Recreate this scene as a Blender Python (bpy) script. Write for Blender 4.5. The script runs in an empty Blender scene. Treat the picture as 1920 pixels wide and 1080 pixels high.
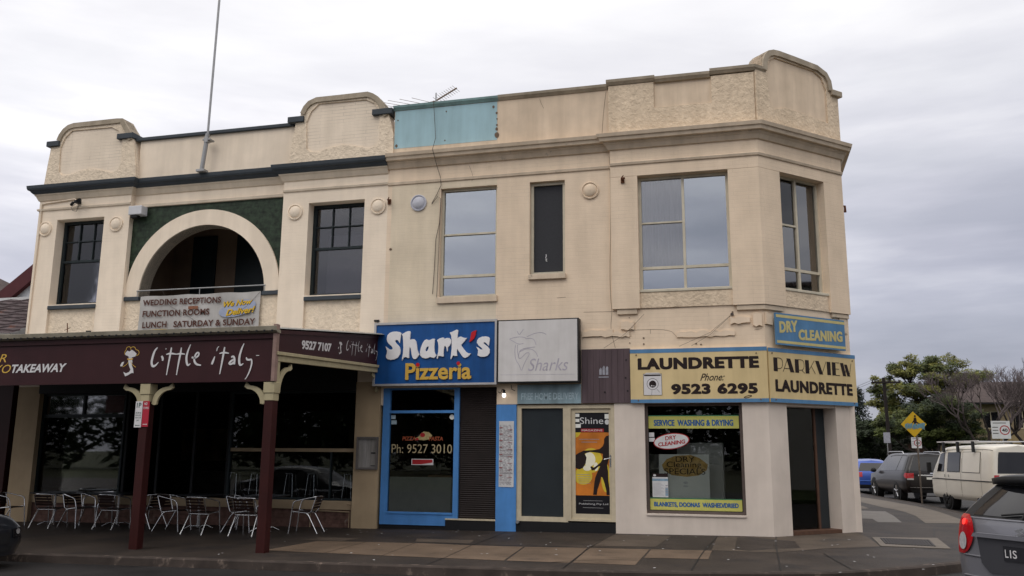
import bpy, bmesh, math, random, colorsys
from mathutils import Vector, Matrix, noise
from mathutils.geometry import tessellate_polygon
R = math.radians
random.seed(7)
S = bpy.context.scene
C = S.collection
# ------------------------------------------------------------ camera
cd = bpy.data.cameras.new('camera'); cam = bpy.data.objects.new('camera', cd); C.objects.link(cam)
cd.sensor_width = 36; cd.lens = 36 * 1620 / 1920; cd.clip_end = 3000; cd.clip_start = .1
_r = Vector((0.96666508, 0.25595178, 0.00687879)); _u = Vector((0.04153338, -0.18325764, 0.98218716)); _f = Vector((-0.25265314, 0.94916033, 0.1877793))
m = Matrix.Identity(4)
for i in range(3):
    m[i][0] = _r[i]; m[i][1] = _u[i]; m[i][2] = -_f[i]
m.translation = (0, -18.546, 1.6)
cam.matrix_world = m
S.camera = cam
# ------------------------------------------------------------ sky and sun
W = bpy.data.worlds.new('World'); S.world = W; W.use_nodes = True
nt = W.node_tree; nt.nodes.clear()
def wn(t, **k):
    n = nt.nodes.new(t)
    for a, b in k.items(): setattr(n, a, b)
    return n
def ramp(n, pts):
    e = n.color_ramp.elements
    while len(e) > 1: e.remove(e[-1])
    e[0].position = pts[0][0]; e[0].color = (*pts[0][1], 1)
    for p, c in pts[1:]:
        q = e.new(p); q.color = (*c, 1)
L = nt.links
sky = wn('ShaderNodeTexSky', sky_type='NISHITA', sun_disc=False, sun_elevation=R(48), sun_rotation=R(205))
tc = wn('ShaderNodeTexCoord'); sep = wn('ShaderNodeSeparateXYZ'); L.new(tc.outputs['Generated'], sep.inputs[0])
mp = wn('ShaderNodeMapping'); mp.inputs['Scale'].default_value = (1.6, 1.6, 6.0); mp.inputs['Rotation'].default_value = (0, .12, .3); L.new(tc.outputs['Generated'], mp.inputs[0])
n1 = wn('ShaderNodeTexNoise'); n1.inputs['Scale'].default_value = 1.9; n1.inputs['Detail'].default_value = 7; n1.inputs['Roughness'].default_value = .5; n1.inputs['Distortion'].default_value = .3
L.new(mp.outputs[0], n1.inputs['Vector'])
rz = wn('ShaderNodeValToRGB'); L.new(sep.outputs[2], rz.inputs[0])     # overcast sky: dull at the horizon, bright overhead
ramp(rz, [(0, (.46, .47, .51)), (.07, (.48, .49, .54)), (.17, (.60, .61, .67)), (.30, (.80, .80, .83)), (.46, (.92, .912, .925)), (1, (1.75, 1.68, 1.62))])
rn = wn('ShaderNodeValToRGB'); L.new(n1.outputs[0], rn.inputs[0])
ramp(rn, [(.30, (.86, .86, .88)), (.48, (.95, .95, .96)), (.66, (1.05, 1.05, 1.04))])
rx = wn('ShaderNodeValToRGB'); mr = wn('ShaderNodeMapRange'); mr.inputs[1].default_value = -1; mr.inputs[2].default_value = 1; L.new(sep.outputs[0], mr.inputs[0]); L.new(mr.outputs[0], rx.inputs[0])
ramp(rx, [(.25, (1.06, 1.05, 1.05)), (.46, (1.0, 1.0, 1.0)), (.60, (.78, .78, .81)), (.75, (.72, .73, .77)), (1, (.9, .9, .9))])    # thicker cloud to the right
mx0 = wn('ShaderNodeMix', data_type='RGBA', blend_type='MULTIPLY'); rz2 = wn('ShaderNodeValToRGB'); L.new(sep.outputs[2], rz2.inputs[0]); ramp(rz2, [(0, (1, 1, 1)), (.25, (1, 1, 1)), (.50, (0, 0, 0))]); L.new(rz2.outputs[0], mx0.inputs[0]); L.new(rz.outputs[0], mx0.inputs[6]); L.new(rx.outputs[0], mx0.inputs[7])
mul = wn('ShaderNodeMix', data_type='RGBA', blend_type='MULTIPLY'); mul.inputs[0].default_value = 1
mp2 = wn('ShaderNodeMapping'); mp2.inputs['Scale'].default_value = (2.2, 2.2, 13); mp2.inputs['Location'].default_value = (.4, 0, .2); L.new(tc.outputs['Generated'], mp2.inputs[0])
n2 = wn('ShaderNodeTexNoise'); n2.inputs['Scale'].default_value = 1.7; n2.inputs['Detail'].default_value = 8; n2.inputs['Roughness'].default_value = .52; L.new(mp2.outputs[0], n2.inputs['Vector'])
r2_ = wn('ShaderNodeValToRGB'); L.new(n2.outputs[0], r2_.inputs[0]); ramp(r2_, [(.34, (.80, .81, .85)), (.5, (.94, .94, .97)), (.64, (1.15, 1.14, 1.13))])
mx1 = wn('ShaderNodeMix', data_type='RGBA', blend_type='MULTIPLY'); L.new(rz2.outputs[0], mx1.inputs[0]); L.new(mx0.outputs[2], mx1.inputs[6]); L.new(r2_.outputs[0], mx1.inputs[7]); L.new(mx1.outputs[2], mul.inputs[6]); L.new(rn.outputs[0], mul.inputs[7])
sk = wn('ShaderNodeMix', data_type='RGBA', blend_type='MULTIPLY'); sk.inputs[0].default_value = 1; sk.inputs[7].default_value = (.1, .1, .1, 1)
L.new(sky.outputs[0], sk.inputs[6])
mx = wn('ShaderNodeMix', data_type='RGBA'); mx.inputs[0].default_value = .94
L.new(sk.outputs[2], mx.inputs[6]); L.new(mul.outputs[2], mx.inputs[7])
bg = wn('ShaderNodeBackground'); bg.inputs[1].default_value = 1.0
L.new(mx.outputs[2], bg.inputs[0]); L.new(bg.outputs[0], wn('ShaderNodeOutputWorld').inputs[0])
sd = bpy.data.lights.new('sun', 'SUN'); sun = bpy.data.objects.new('sun', sd); C.objects.link(sun)
sd.energy = .5; sd.angle = R(28); sd.color = (1, .96, .9)
sun.rotation_euler = (R(42), 0, R(-25))
S.view_settings.view_transform = 'Standard'; S.view_settings.look = 'None'; S.view_settings.exposure = .22; S.view_settings.gamma = 1
S.cycles.max_bounces = 8; S.cycles.transparent_max_bounces = 12
# ------------------------------------------------------------ materials
def mat(name, col, rough=.7, var=.12, vs=3.0, bump=0, bs=60, metal=0, spec=.22, streak=0, brick=0, coat=0, dirt=None, stretch=(1, 1, 1), emit=None, vor=0, speck=0, ripple=0):
    m = bpy.data.materials.new(name); m.use_nodes = True
    t = m.node_tree; N = t.nodes; K = t.links; b = N['Principled BSDF']
    b.inputs['Roughness'].default_value = rough; b.inputs['Metallic'].default_value = metal
    b.inputs['Specular IOR Level'].default_value = spec; b.inputs['Coat Weight'].default_value = coat
    tc = N.new('ShaderNodeTexCoord').outputs['Object']
    def noi(sc, det=5, st=(1, 1, 1), rg=.55):
        mp = N.new('ShaderNodeMapping'); mp.inputs['Scale'].default_value = st; K.new(tc, mp.inputs[0])
        n = N.new('ShaderNodeTexNoise'); n.inputs['Scale'].default_value = sc; n.inputs['Detail'].default_value = det; n.inputs['Roughness'].default_value = rg
        K.new(mp.outputs[0], n.inputs['Vector']); return n.outputs[0]
    def rmp(src, pts):
        r = N.new('ShaderNodeValToRGB'); ramp(r, pts); K.new(src, r.inputs[0]); return r.outputs[0]
    def mixc(a, bb, f=1.0, typ='MULTIPLY'):
        x = N.new('ShaderNodeMix'); x.data_type = 'RGBA'; x.blend_type = typ
        if isinstance(f, float) or isinstance(f, int): x.inputs[0].default_value = f
        else: K.new(f, x.inputs[0])
        for s, i in ((a, 6), (bb, 7)):
            if isinstance(s, tuple): x.inputs[i].default_value = (*s, 1)
            else: K.new(s, x.inputs[i])
        return x.outputs[2]
    c = tuple(col)
    out = mixc(c, rmp(noi(vs, 6, stretch), [(.3, (1 - var * 1.4,) * 3), (.7, (1 + var * .6,) * 3)]))
    if streak:
        out = mixc(out, rmp(noi(2.2, 6, (1.6, 1.6, .16), .62), [(.36, (1 - streak, 1 - streak * 1.05, 1 - streak * 1.15)), (.62, (1.03,) * 3)]))
        out = mixc(out, rmp(noi(.55, 4), [(.35, (1 - streak * .6, 1 - streak * .62, 1 - streak * .7)), (.65, (1.02,) * 3)]))
    if speck:
        out = mixc(out, rmp(noi(speck, 2), [(.28, (.55,) * 3), (.40, (1.0,) * 3), (.66, (1.0,) * 3), (.74, (1.35,) * 3)]))
    h = None
    if bump: h = noi(bs, 4)
    if vor:
        vn = N.new('ShaderNodeTexVoronoi'); vn.inputs['Scale'].default_value = vor; vn.feature = 'SMOOTH_F1'
        w = N.new('ShaderNodeTexNoise'); w.inputs['Scale'].default_value = vor * .8; K.new(tc, w.inputs['Vector'])
        ad = N.new('ShaderNodeVectorMath'); ad.operation = 'MULTIPLY_ADD'; K.new(w.outputs[1], ad.inputs[0]); ad.inputs[1].default_value = (.12,) * 3; K.new(tc, ad.inputs[2])
        K.new(ad.outputs[0], vn.inputs['Vector'])
        mm = N.new('ShaderNodeMath'); mm.operation = 'SUBTRACT'; mm.inputs[0].default_value = 1; K.new(vn.outputs[0], mm.inputs[1])
        m2 = N.new('ShaderNodeMath'); m2.operation = 'MULTIPLY_ADD'; K.new(noi(vor * 2.2, 4), m2.inputs[0]); m2.inputs[1].default_value = .8; K.new(mm.outputs[0], m2.inputs[2]); h = m2.outputs[0]
    if brick:
        mp = N.new('ShaderNodeMapping'); mp.inputs['Rotation'].default_value = (R(90), 0, 0); K.new(tc, mp.inputs[0])
        # warp slightly so courses are not ruler straight
        w = N.new('ShaderNodeTexNoise'); w.inputs['Scale'].default_value = 2.5; K.new(tc, w.inputs['Vector'])
        ad = N.new('ShaderNodeVectorMath'); ad.operation = 'MULTIPLY_ADD'; K.new(w.outputs[1], ad.inputs[0]); ad.inputs[1].default_value = (.012,) * 3; K.new(mp.outputs[0], ad.inputs[2])
        bt = N.new('ShaderNodeTexBrick'); K.new(ad.outputs[0], bt.inputs['Vector'])
        bt.inputs['Scale'].default_value = 1; bt.inputs['Brick Width'].default_value = .62; bt.inputs['Row Height'].default_value = .086
        bt.inputs['Mortar Size'].default_value = .007; bt.inputs['Mortar Smooth'].default_value = .6; bt.inputs['Bias'].default_value = 0
        bt.inputs['Color1'].default_value = (1, 1, 1, 1); bt.inputs['Color2'].default_value = (.93, .93, .93, 1); bt.inputs['Mortar'].default_value = (.0, .0, .0, 1)
        fac = rmp(bt.outputs[1], [(0, (1, 1, 1)), (1, (1 - brick,) * 3)])
        patch = rmp(noi(1.1, 5, (.5, 1, 1.6)), [(.44, (0, 0, 0)), (.60, (1, 1, 1))])
        fac = mixc((1.0, 1.0, 1.0), fac, patch, 'MIX')
        out = mixc(out, fac)
        mm = N.new('ShaderNodeMath'); mm.operation = 'MULTIPLY_ADD'; K.new(bt.outputs[1], mm.inputs[0]); mm.inputs[1].default_value = -.5
        if h is not None: K.new(h, mm.inputs[2])
        else: mm.inputs[2].default_value = 0
        h = mm.outputs[0]
    if dirt:      # (colour, scale, amount threshold)
        dc, dsc, th = dirt
        out = mixc(out, dc, rmp(noi(dsc, 7, (1, 1, .7), .65), [(th, (0, 0, 0)), (th + .12, (1, 1, 1))]), 'MIX')
    K.new(out, b.inputs['Base Color'])
    if ripple:
        h = noi(ripple, 2)
    if h is not None:
        bp = N.new('ShaderNodeBump'); bp.inputs['Strength'].default_value = min(1, bump or .3); bp.inputs['Distance'].default_value = .016 if vor else .008
        K.new(h, bp.inputs['Height']); K.new(bp.outputs[0], b.inputs['Normal'])
    if emit:
        b.inputs['Emission Color'].default_value = (*emit[0], 1); b.inputs['Emission Strength'].default_value = emit[1]
    return m
def glass(name, tint, refl, rough=.02, wob=0, rcol=(1, 1, 1)):
    m = bpy.data.materials.new(name); m.use_nodes = True
    t = m.node_tree; N = t.nodes; K = t.links; N.clear()
    tr = N.new('ShaderNodeBsdfTransparent'); tr.inputs[0].default_value = (*tint, 1)
    gl = N.new('ShaderNodeBsdfGlossy'); gl.inputs['Roughness'].default_value = rough; gl.inputs[0].default_value = (*rcol, 1)
    fr = N.new('ShaderNodeFresnel'); fr.inputs[0].default_value = 1.5
    ma = N.new('ShaderNodeMath'); ma.operation = 'MULTIPLY_ADD'; K.new(fr.outputs[0], ma.inputs[0]); ma.inputs[1].default_value = 1; ma.inputs[2].default_value = refl; ma.use_clamp = True
    if wob:
        tc = N.new('ShaderNodeTexCoord'); n = N.new('ShaderNodeTexNoise'); n.inputs['Scale'].default_value = 1.3; K.new(tc.outputs['Object'], n.inputs['Vector'])
        bp = N.new('ShaderNodeBump'); bp.inputs['Strength'].default_value = wob; bp.inputs['Distance'].default_value = .01; K.new(n.outputs[0], bp.inputs['Height']); K.new(bp.outputs[0], gl.inputs['Normal'])
    mi = N.new('ShaderNodeMixShader'); K.new(ma.outputs[0], mi.inputs[0]); K.new(tr.outputs[0], mi.inputs[1]); K.new(gl.outputs[0], mi.inputs[2])
    o = N.new('ShaderNodeOutputMaterial'); K.new(mi.outputs[0], o.inputs[0]); return m
CREAM = (.81, .65, .485); CREAM2 = (.87, .74, .59); BEIGE = (.50, .40, .27)
M = dict(
 cream=mat('cream_painted_brick', CREAM, .75, .06, 2, .35, 90, streak=.05, brick=.10, dirt=((.66, .52, .37), 1.5, .66)),
 cream2=mat('fresh_cream_painted_brick', CREAM2, .7, .05, 2, .3, 90, streak=.035, brick=.06),
 gablebrick=mat('cream_brick_gable_face', CREAM2, .7, .05, 2, .4, 90, streak=.06, brick=.30),
 smooth=mat('cream_render', CREAM, .75, .07, 2.5, .2, 70, streak=.14),
 smooth2=mat('fresh_cream_render', CREAM2, .7, .05, 2.5, .15, 70, streak=.07),
 parapet=mat('weathered_cream_parapet', (.74, .59, .44), .8, .1, 1.6, .3, 70, streak=.10, dirt=((.36, .29, .22), 3.0, .70)),
 rough=mat('cream_roughcast', (.77, .62, .455), .85, .10, 9, 1, 60, vor=13, streak=.1),
 rough2=mat('fresh_cream_roughcast', (.84, .70, .535), .85, .10, 9, 1, 60, vor=13, streak=.05),
 mould=mat('cream_cornice', (.71, .58, .44), .75, .08, 2, .2, 60, streak=.14, dirt=((.26, .22, .17), 4, .66)),
 mould2=mat('fresh_cream_cornice', (.72, .61, .48), .7, .06, 2, .2, 60, streak=.1),
 coping=mat('weathered_cement_coping', (.46, .39, .30), .85, .12, 4, .4, 60, streak=.2, dirt=((.2, .17, .13), 4, .62)),
 greycap=mat('slate_grey_trim', (.055, .065, .075), .55, .12, 3, .15, 60),
 overspray=mat('cream_with_old_blue_overspray', (.76, .645, .485), .75, .08, 1.4, .35, 90, streak=.07, brick=.08),
 duckegg=mat('faded_duck_egg_paint', (.37, .545, .60), .7, .05, 2, .1, 60, streak=.1),
 duckcap=mat('grey_green_capping_paint', (.26, .40, .40), .7, .12, 4, .2, 60, streak=.2, dirt=((.16, .16, .14), 6, .64)),
 green=mat('dark_green_glazed_brick', (.030, .048, .028), .5, .5, 7, .4, 60, brick=.8),
 white=mat('dirty_white_wall_paint', (.67, .585, .51), .75, .08, 1.3, .2, 60, streak=.04, dirt=((.42, .35, .29), 2.2, .74)),
 blue=mat('blue_shopfront_paint', (.085, .26, .60), .5, .08, 3, .15, 50, streak=.1),
 beige=mat('beige_pier_paint', (.46, .345, .215), .7, .10, 1.5, .15, 60, streak=.05),
 trimcream=mat('cream_window_timber', (.58, .50, .36), .55, .08, 6, .1, 60, streak=.08),
 alum=mat('pale_anodised_frame', (.63, .57, .45), .5, .08, 6, streak=.1),
 darkframe=mat('black_green_window_timber', (.018, .026, .028), .4, .1, 6),
 browngrey=mat('brown_shopfront_metal', (.11, .085, .075), .5, .1, 6),
 maroon=mat('maroon_verandah_paint', (.040, .011, .013), .5, .1, 2, streak=.08),
 maroonpost=mat('dark_red_post_paint', (.038, .007, .006), .5, .12, 3, streak=.15),
 vcream=mat('verandah_cream_paint', (.46, .40, .25), .6, .08, 4, streak=.12, dirt=((.26, .22, .13), 5, .68)),
 gutter=mat('weathered_gutter_metal', (.30, .27, .21), .6, .1, 6, streak=.2, dirt=((.13, .11, .08), 9, .62)),
 tin=mat('corrugated_iron', (.30, .30, .29), .5, .1, 3, metal=.3),
 black=mat('black_matt', (.012, .012, .013), .6, .1, 3),
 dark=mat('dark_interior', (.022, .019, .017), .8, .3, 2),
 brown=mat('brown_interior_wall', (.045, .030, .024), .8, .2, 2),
 loggia=mat('loggia_brown_render', (.21, .145, .10), .8, .12, 2),
 bricks=mat('old_mottled_brick', (.17, .095, .075), .85, .35, 7, .5, 50, brick=.5, dirt=((.30, .24, .20), 6, .60)),
 stone=mat('cream_sill_stone', (.40, .30, .19), .75, .1, 3),
 shutter=mat('dark_roller_shutter', (.022, .016, .015), .5, .15, 3),
 asphalt=mat('road_asphalt', (.021, .019, .019), .62, .4, 1.2, .8, 90, speck=80, dirt=((.012, .011, .011), 1.1, .6)),
 foot=mat('damp_asphalt_footpath', (.043, .033, .027), .62, .35, .9, .8, 90, speck=70, dirt=((.022, .018, .017), .8, .52)),
 slab=mat('old_concrete_slab', (.138, .098, .068), .75, .25, 1.3, .5, 70, speck=70, dirt=((.07, .052, .04), 1.4, .60)),
 slabpale=mat('pale_concrete_slab', (.16, .138, .115), .75, .12, 1.6, .3, 90, speck=110),
 slabwhite=mat('grey_white_concrete_slab', (.185, .175, .165), .7, .1, 1.6, .3, 90, speck=110, dirt=((.12, .11, .10), 1.5, .62)),
 kerb=mat('worn_kerb_stone', (.050, .038, .032), .8, .3, 3, .5, 50, dirt=((.17, .13, .105), 6, .58)),
 chrome=mat('brushed_aluminium_tube', (.75, .75, .76), .22, .05, 20, metal=1),
 wood=mat('dark_timber_slats', (.026, .012, .009), .55, .3, 12),
 signblue=mat('sharks_sign_blue', (.015, .095, .32), .35, .16, 1.6, streak=.22),
 signwhite=mat('cut_letter_white', (.80, .78, .78), .4, .05, 5),
 signyellow=mat('cut_letter_mustard', (.66, .41, .075), .45, .06, 5),
 signred=mat('cut_letter_red', (.52, .012, .02), .4, .05, 5),
 signframe=mat('pale_metal_sign_frame', (.48, .46, .45), .4, .1, 6, metal=.3),
 blank=mat('overpainted_grey_panel', (.66, .635, .62), .5, .06, 2.2, streak=.08),
 ghost=mat('ghost_lilac_paint', (.43, .40, .46), .5, .15, 9),
 fadeblue=mat('faded_pale_blue_sign', (.33, .46, .53), .6, .12, 3, streak=.32),
 fadetext=mat('faded_lettering', (.40, .51, .56), .6, .2, 20),
 purple=mat('purple_brown_board', (.115, .082, .092), .7, .16, 2.2, .2, 60, stretch=(4, 4, .4), streak=.2),
 mark=mat('pale_paint_marks', (.33, .33, .37), .7, .2, 12),
 lyellow=mat('old_cream_yellow_sign', (.68, .53, .28), .45, .06, 2, streak=.08, dirt=((.60, .40, .13), 1.3, .66)),
 lblue=mat('sign_border_blue', (.10, .235, .42), .5, .08, 4, streak=.1),
 ink=mat('sign_ink_black', (.020, .011, .010), .5, .1, 9),
 dryel=mat('dull_yellow_lettering', (.58, .50, .22), .5, .08, 5),
 wyellow=mat('window_sign_yellow', (.52, .50, .13), .5, .08, 4),
 wblue=mat('window_sign_blue_text', (.03, .11, .30), .5, .1, 4),
 wgreen=mat('window_sign_green_line', (.05, .19, .10), .5, .1, 4),
 redtext=mat('red_lettering', (.36, .02, .025), .5, .1, 4),
 paper=mat('white_paper', (.60, .60, .60), .6, .06, 8),
 greypaper=mat('grey_board', (.78, .78, .73), .6, .06, 3),
 banner=mat('grubby_vinyl_banner', (.47, .45, .43), .5, .08, 2.2, streak=.12, ripple=2.2),
 btext=mat('brown_banner_text', (.085, .030, .020), .5, .1, 5),
 byellow=mat('banner_yellow_text', (.68, .43, .03), .5, .1, 5),
 bblue=mat('banner_pale_blue', (.34, .38, .50), .5, .1, 5),
 bblack=mat('banner_text_shadow', (.05, .04, .03), .5, .1, 5),
 orange=mat('orange_paint', (.62, .27, .04), .5, .1, 5),
 steel=mat('grey_galvanised_steel', (.33, .33, .33), .45, .1, 8, metal=.6),
 rust=mat('rusty_iron', (.14, .055, .028), .85, .3, 20, .4, 60),
 wire=mat('dark_cable', (.09, .07, .06), .6, .1, 8),
 crack=mat('dark_crack', (.17, .12, .085), .9, .1, 8),
 roundel=mat('pale_roundel_plaster', (.60, .50, .39), .7, .05, 6),
 roundelgrey=mat('pale_grey_roundel', (.52, .52, .57), .6, .05, 6),
 lamp=mat('white_floodlight_housing', (.60, .60, .62), .4, .05, 8),
 bulb=mat('lit_globe', (.9, .9, .9), .3, 0, emit=((1, .98, .95), 3)),
 curtain=mat('grey_sheer_curtain', (.44, .42, .40), .9, .22, 5, stretch=(5, 1, .25)),
 paleblind=mat('pale_blind', (.46, .46, .47), .9, .06, 3),
 flyscreen=mat('dark_flyscreen', (.042, .043, .048), .75, .08, 30),
 frost=mat('green_grey_frosted_film', (.17, .18, .165), .5, .1, 4),
 smoked=mat('dark_slate_film', (.026, .032, .036), .35, .1, 2),
 carpaint=mat('grey_car_paint', (.19, .19, .21), .28, .04, 3, metal=.2, coat=.5),
 suvpaint=mat('dark_brown_grey_car_paint', (.012, .009, .009), .3, .04, 3, coat=.35),
 bluepaint=mat('blue_car_paint', (.035, .085, .36), .28, .04, 3, metal=.3, coat=.7),
 darkcar=mat('charcoal_car_paint', (.022, .024, .030), .3, .04, 3, metal=.3, coat=.7),
 vanpaint=mat('off_white_van_paint', (.72, .69, .61), .4, .04, 2, coat=.3),
 carglass=mat('dark_car_glass', (.010, .010, .012), .06, 0, spec=.5),
 plastic=mat('black_car_plastic', (.018, .018, .019), .5, .1, 8),
 tyre=mat('black_rubber', (.016, .016, .016), .8, .1, 12),
 rim=mat('silver_wheel_rim', (.45, .45, .46), .35, .05, 12, metal=.9),
 redlens=mat('red_tail_lens', (.42, .01, .015), .12, .05, 12, coat=1),
 redlit=mat('lit_brake_lens', (.7, .02, .02), .2, 0, emit=((1, .04, .03), 1.6)),
 clearlens=mat('clear_lamp_lens', (.45, .44, .44), .12, .2, 30, coat=1),
 plate=mat('black_number_plate', (.022, .022, .026), .4, .05, 12),
 whitetxt=mat('white_lettering', (.66, .64, .64), .45, .05, 12),
 signyel=mat('warning_sign_yellow', (.56, .36, .02), .45, .06, 5),
 graf=mat('light_blue_spray_paint', (.12, .25, .32), .6, .1, 8),
 gap=mat('shadowed_panel_gap', (.20, .18, .15), .6, .1, 5),
 poledark=mat('tarred_pole_timber', (.022, .017, .016), .8, .2, 6),
 pole=mat('grey_brown_pole', (.14, .115, .095), .7, .2, 6),
 bark=mat('grey_brown_bark', (.042, .033, .030), .9, .3, 6, .6, 30),
 twig=mat('bare_twig_bark', (.15, .12, .12), .9, .2, 6),
 leaf=mat('yellow_green_leaves', (.17, .17, .04), .6, .5, 1.1),
 leafd=mat('dark_green_leaves', (.030, .045, .018), .6, .5, 1.1),
 leafm=mat('mid_green_leaves', (.085, .105, .028), .6, .5, 1.1),
 pine=mat('blue_black_conifer_needles', (.018, .030, .022), .7, .4, 1.5),
 rooftile=mat('mottled_terracotta_tile', (.085, .062, .064), .75, .4, 6, .4, 40, dirt=((.24, .085, .045), 2.2, .62)),
 rooftile2=mat('brown_terracotta_tile', (.075, .055, .052), .8, .3, 3, .4, 40),
 yellowbrick=mat('yellow_brick', (.30, .235, .15), .85, .15, 5, .3, 50, brick=.25),
 pebble=mat('pale_pebble_render', (.42, .40, .38), .85, .12, 6, .4, 50),
 barge=mat('dark_red_bargeboard', (.085, .022, .026), .6, .1, 5),
 grass=mat('verge_grass', (.045, .065, .02), .9, .4, 3, .5, 60),
 steelpaint=mat('metal_menu_frame', (.20, .18, .165), .4, .1, 8, metal=.5),
 sunset=mat('sunset_orange_print', (.62, .20, .03), .35, .25, 2.5),
 sungold=mat('sunset_yellow_print', (.66, .50, .05), .35, .1, 6),
 sunwhite=mat('sun_white_print', (.85, .80, .62), .35, .05, 6),
 grate=mat('rusted_steel_grate', (.045, .038, .036), .6, .3, 12, metal=.4),
 pinkcloth=mat('deep_red_cloth', (.12, .014, .022), .8, .1, 6),
 machine=mat('off_white_machine_enamel', (.42, .41, .38), .4, .05, 5),
 tan=mat('tan_timber_edge', (.11, .058, .038), .6, .15, 8),
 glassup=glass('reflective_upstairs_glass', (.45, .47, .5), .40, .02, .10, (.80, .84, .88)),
 glassmid=glass('half_reflective_glass', (.75, .76, .78), .14, .03, .06),
 glassdim=glass('dark_sash_glass', (.8, .8, .82), .02, .02, .05),
 glassdk=glass('clear_shop_glass', (.86, .88, .87), .0, .01, .05),
 glassvd=glass('dim_restaurant_glass', (.72, .74, .74), .0, .015, .05),
)
# ------------------------------------------------------------ mesh helpers
class Pl:      # a plane: u along U, v along V, d outward along N
    def __init__(s, o, U, V=(0, 0, 1), N=None):
        s.o = Vector(o); s.U = Vector(U).normalized(); s.V = Vector(V).normalized(); s.N = Vector(N).normalized() if N else s.U.cross(s.V)
    def __call__(s, u, v, d=0): return s.o + s.U * u + s.V * v + s.N * d
def FA(y=0): return Pl((0, y, 0), (1, 0, 0))              # facade plane, outward = -y
CX = .5
r2 = 2 ** -.5
def CH(d=0): return Pl((CX + d * r2, -d * r2, 0), (r2, r2, 0))     # chamfered corner plane
_tc = {}
def text_geo(s, bold=0, shear=0, sp=1.0):
    k = (s, bold, shear, sp)
    if k not in _tc:
        c = bpy.data.curves.new('t', 'FONT'); c.body = s; c.offset = bold; c.shear = shear; c.resolution_u = 4; c.space_character = sp
        o = bpy.data.objects.new('t', c); C.objects.link(o)
        me = bpy.data.meshes.new_from_object(o.evaluated_get(bpy.context.evaluated_depsgraph_get()))
        vs = [v.co.copy() for v in me.vertices]; fs = [tuple(p.vertices) for p in me.polygons]
        bpy.data.objects.remove(o); bpy.data.curves.remove(c); bpy.data.meshes.remove(me)
        x0 = min(v.x for v in vs); x1 = max(v.x for v in vs); y0 = min(v.y for v in vs); y1 = max(v.y for v in vs)
        _tc[k] = ([((v.x - x0) / (x1 - x0), (v.y - y0) / (y1 - y0)) for v in vs], fs)
    return _tc[k]
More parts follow.
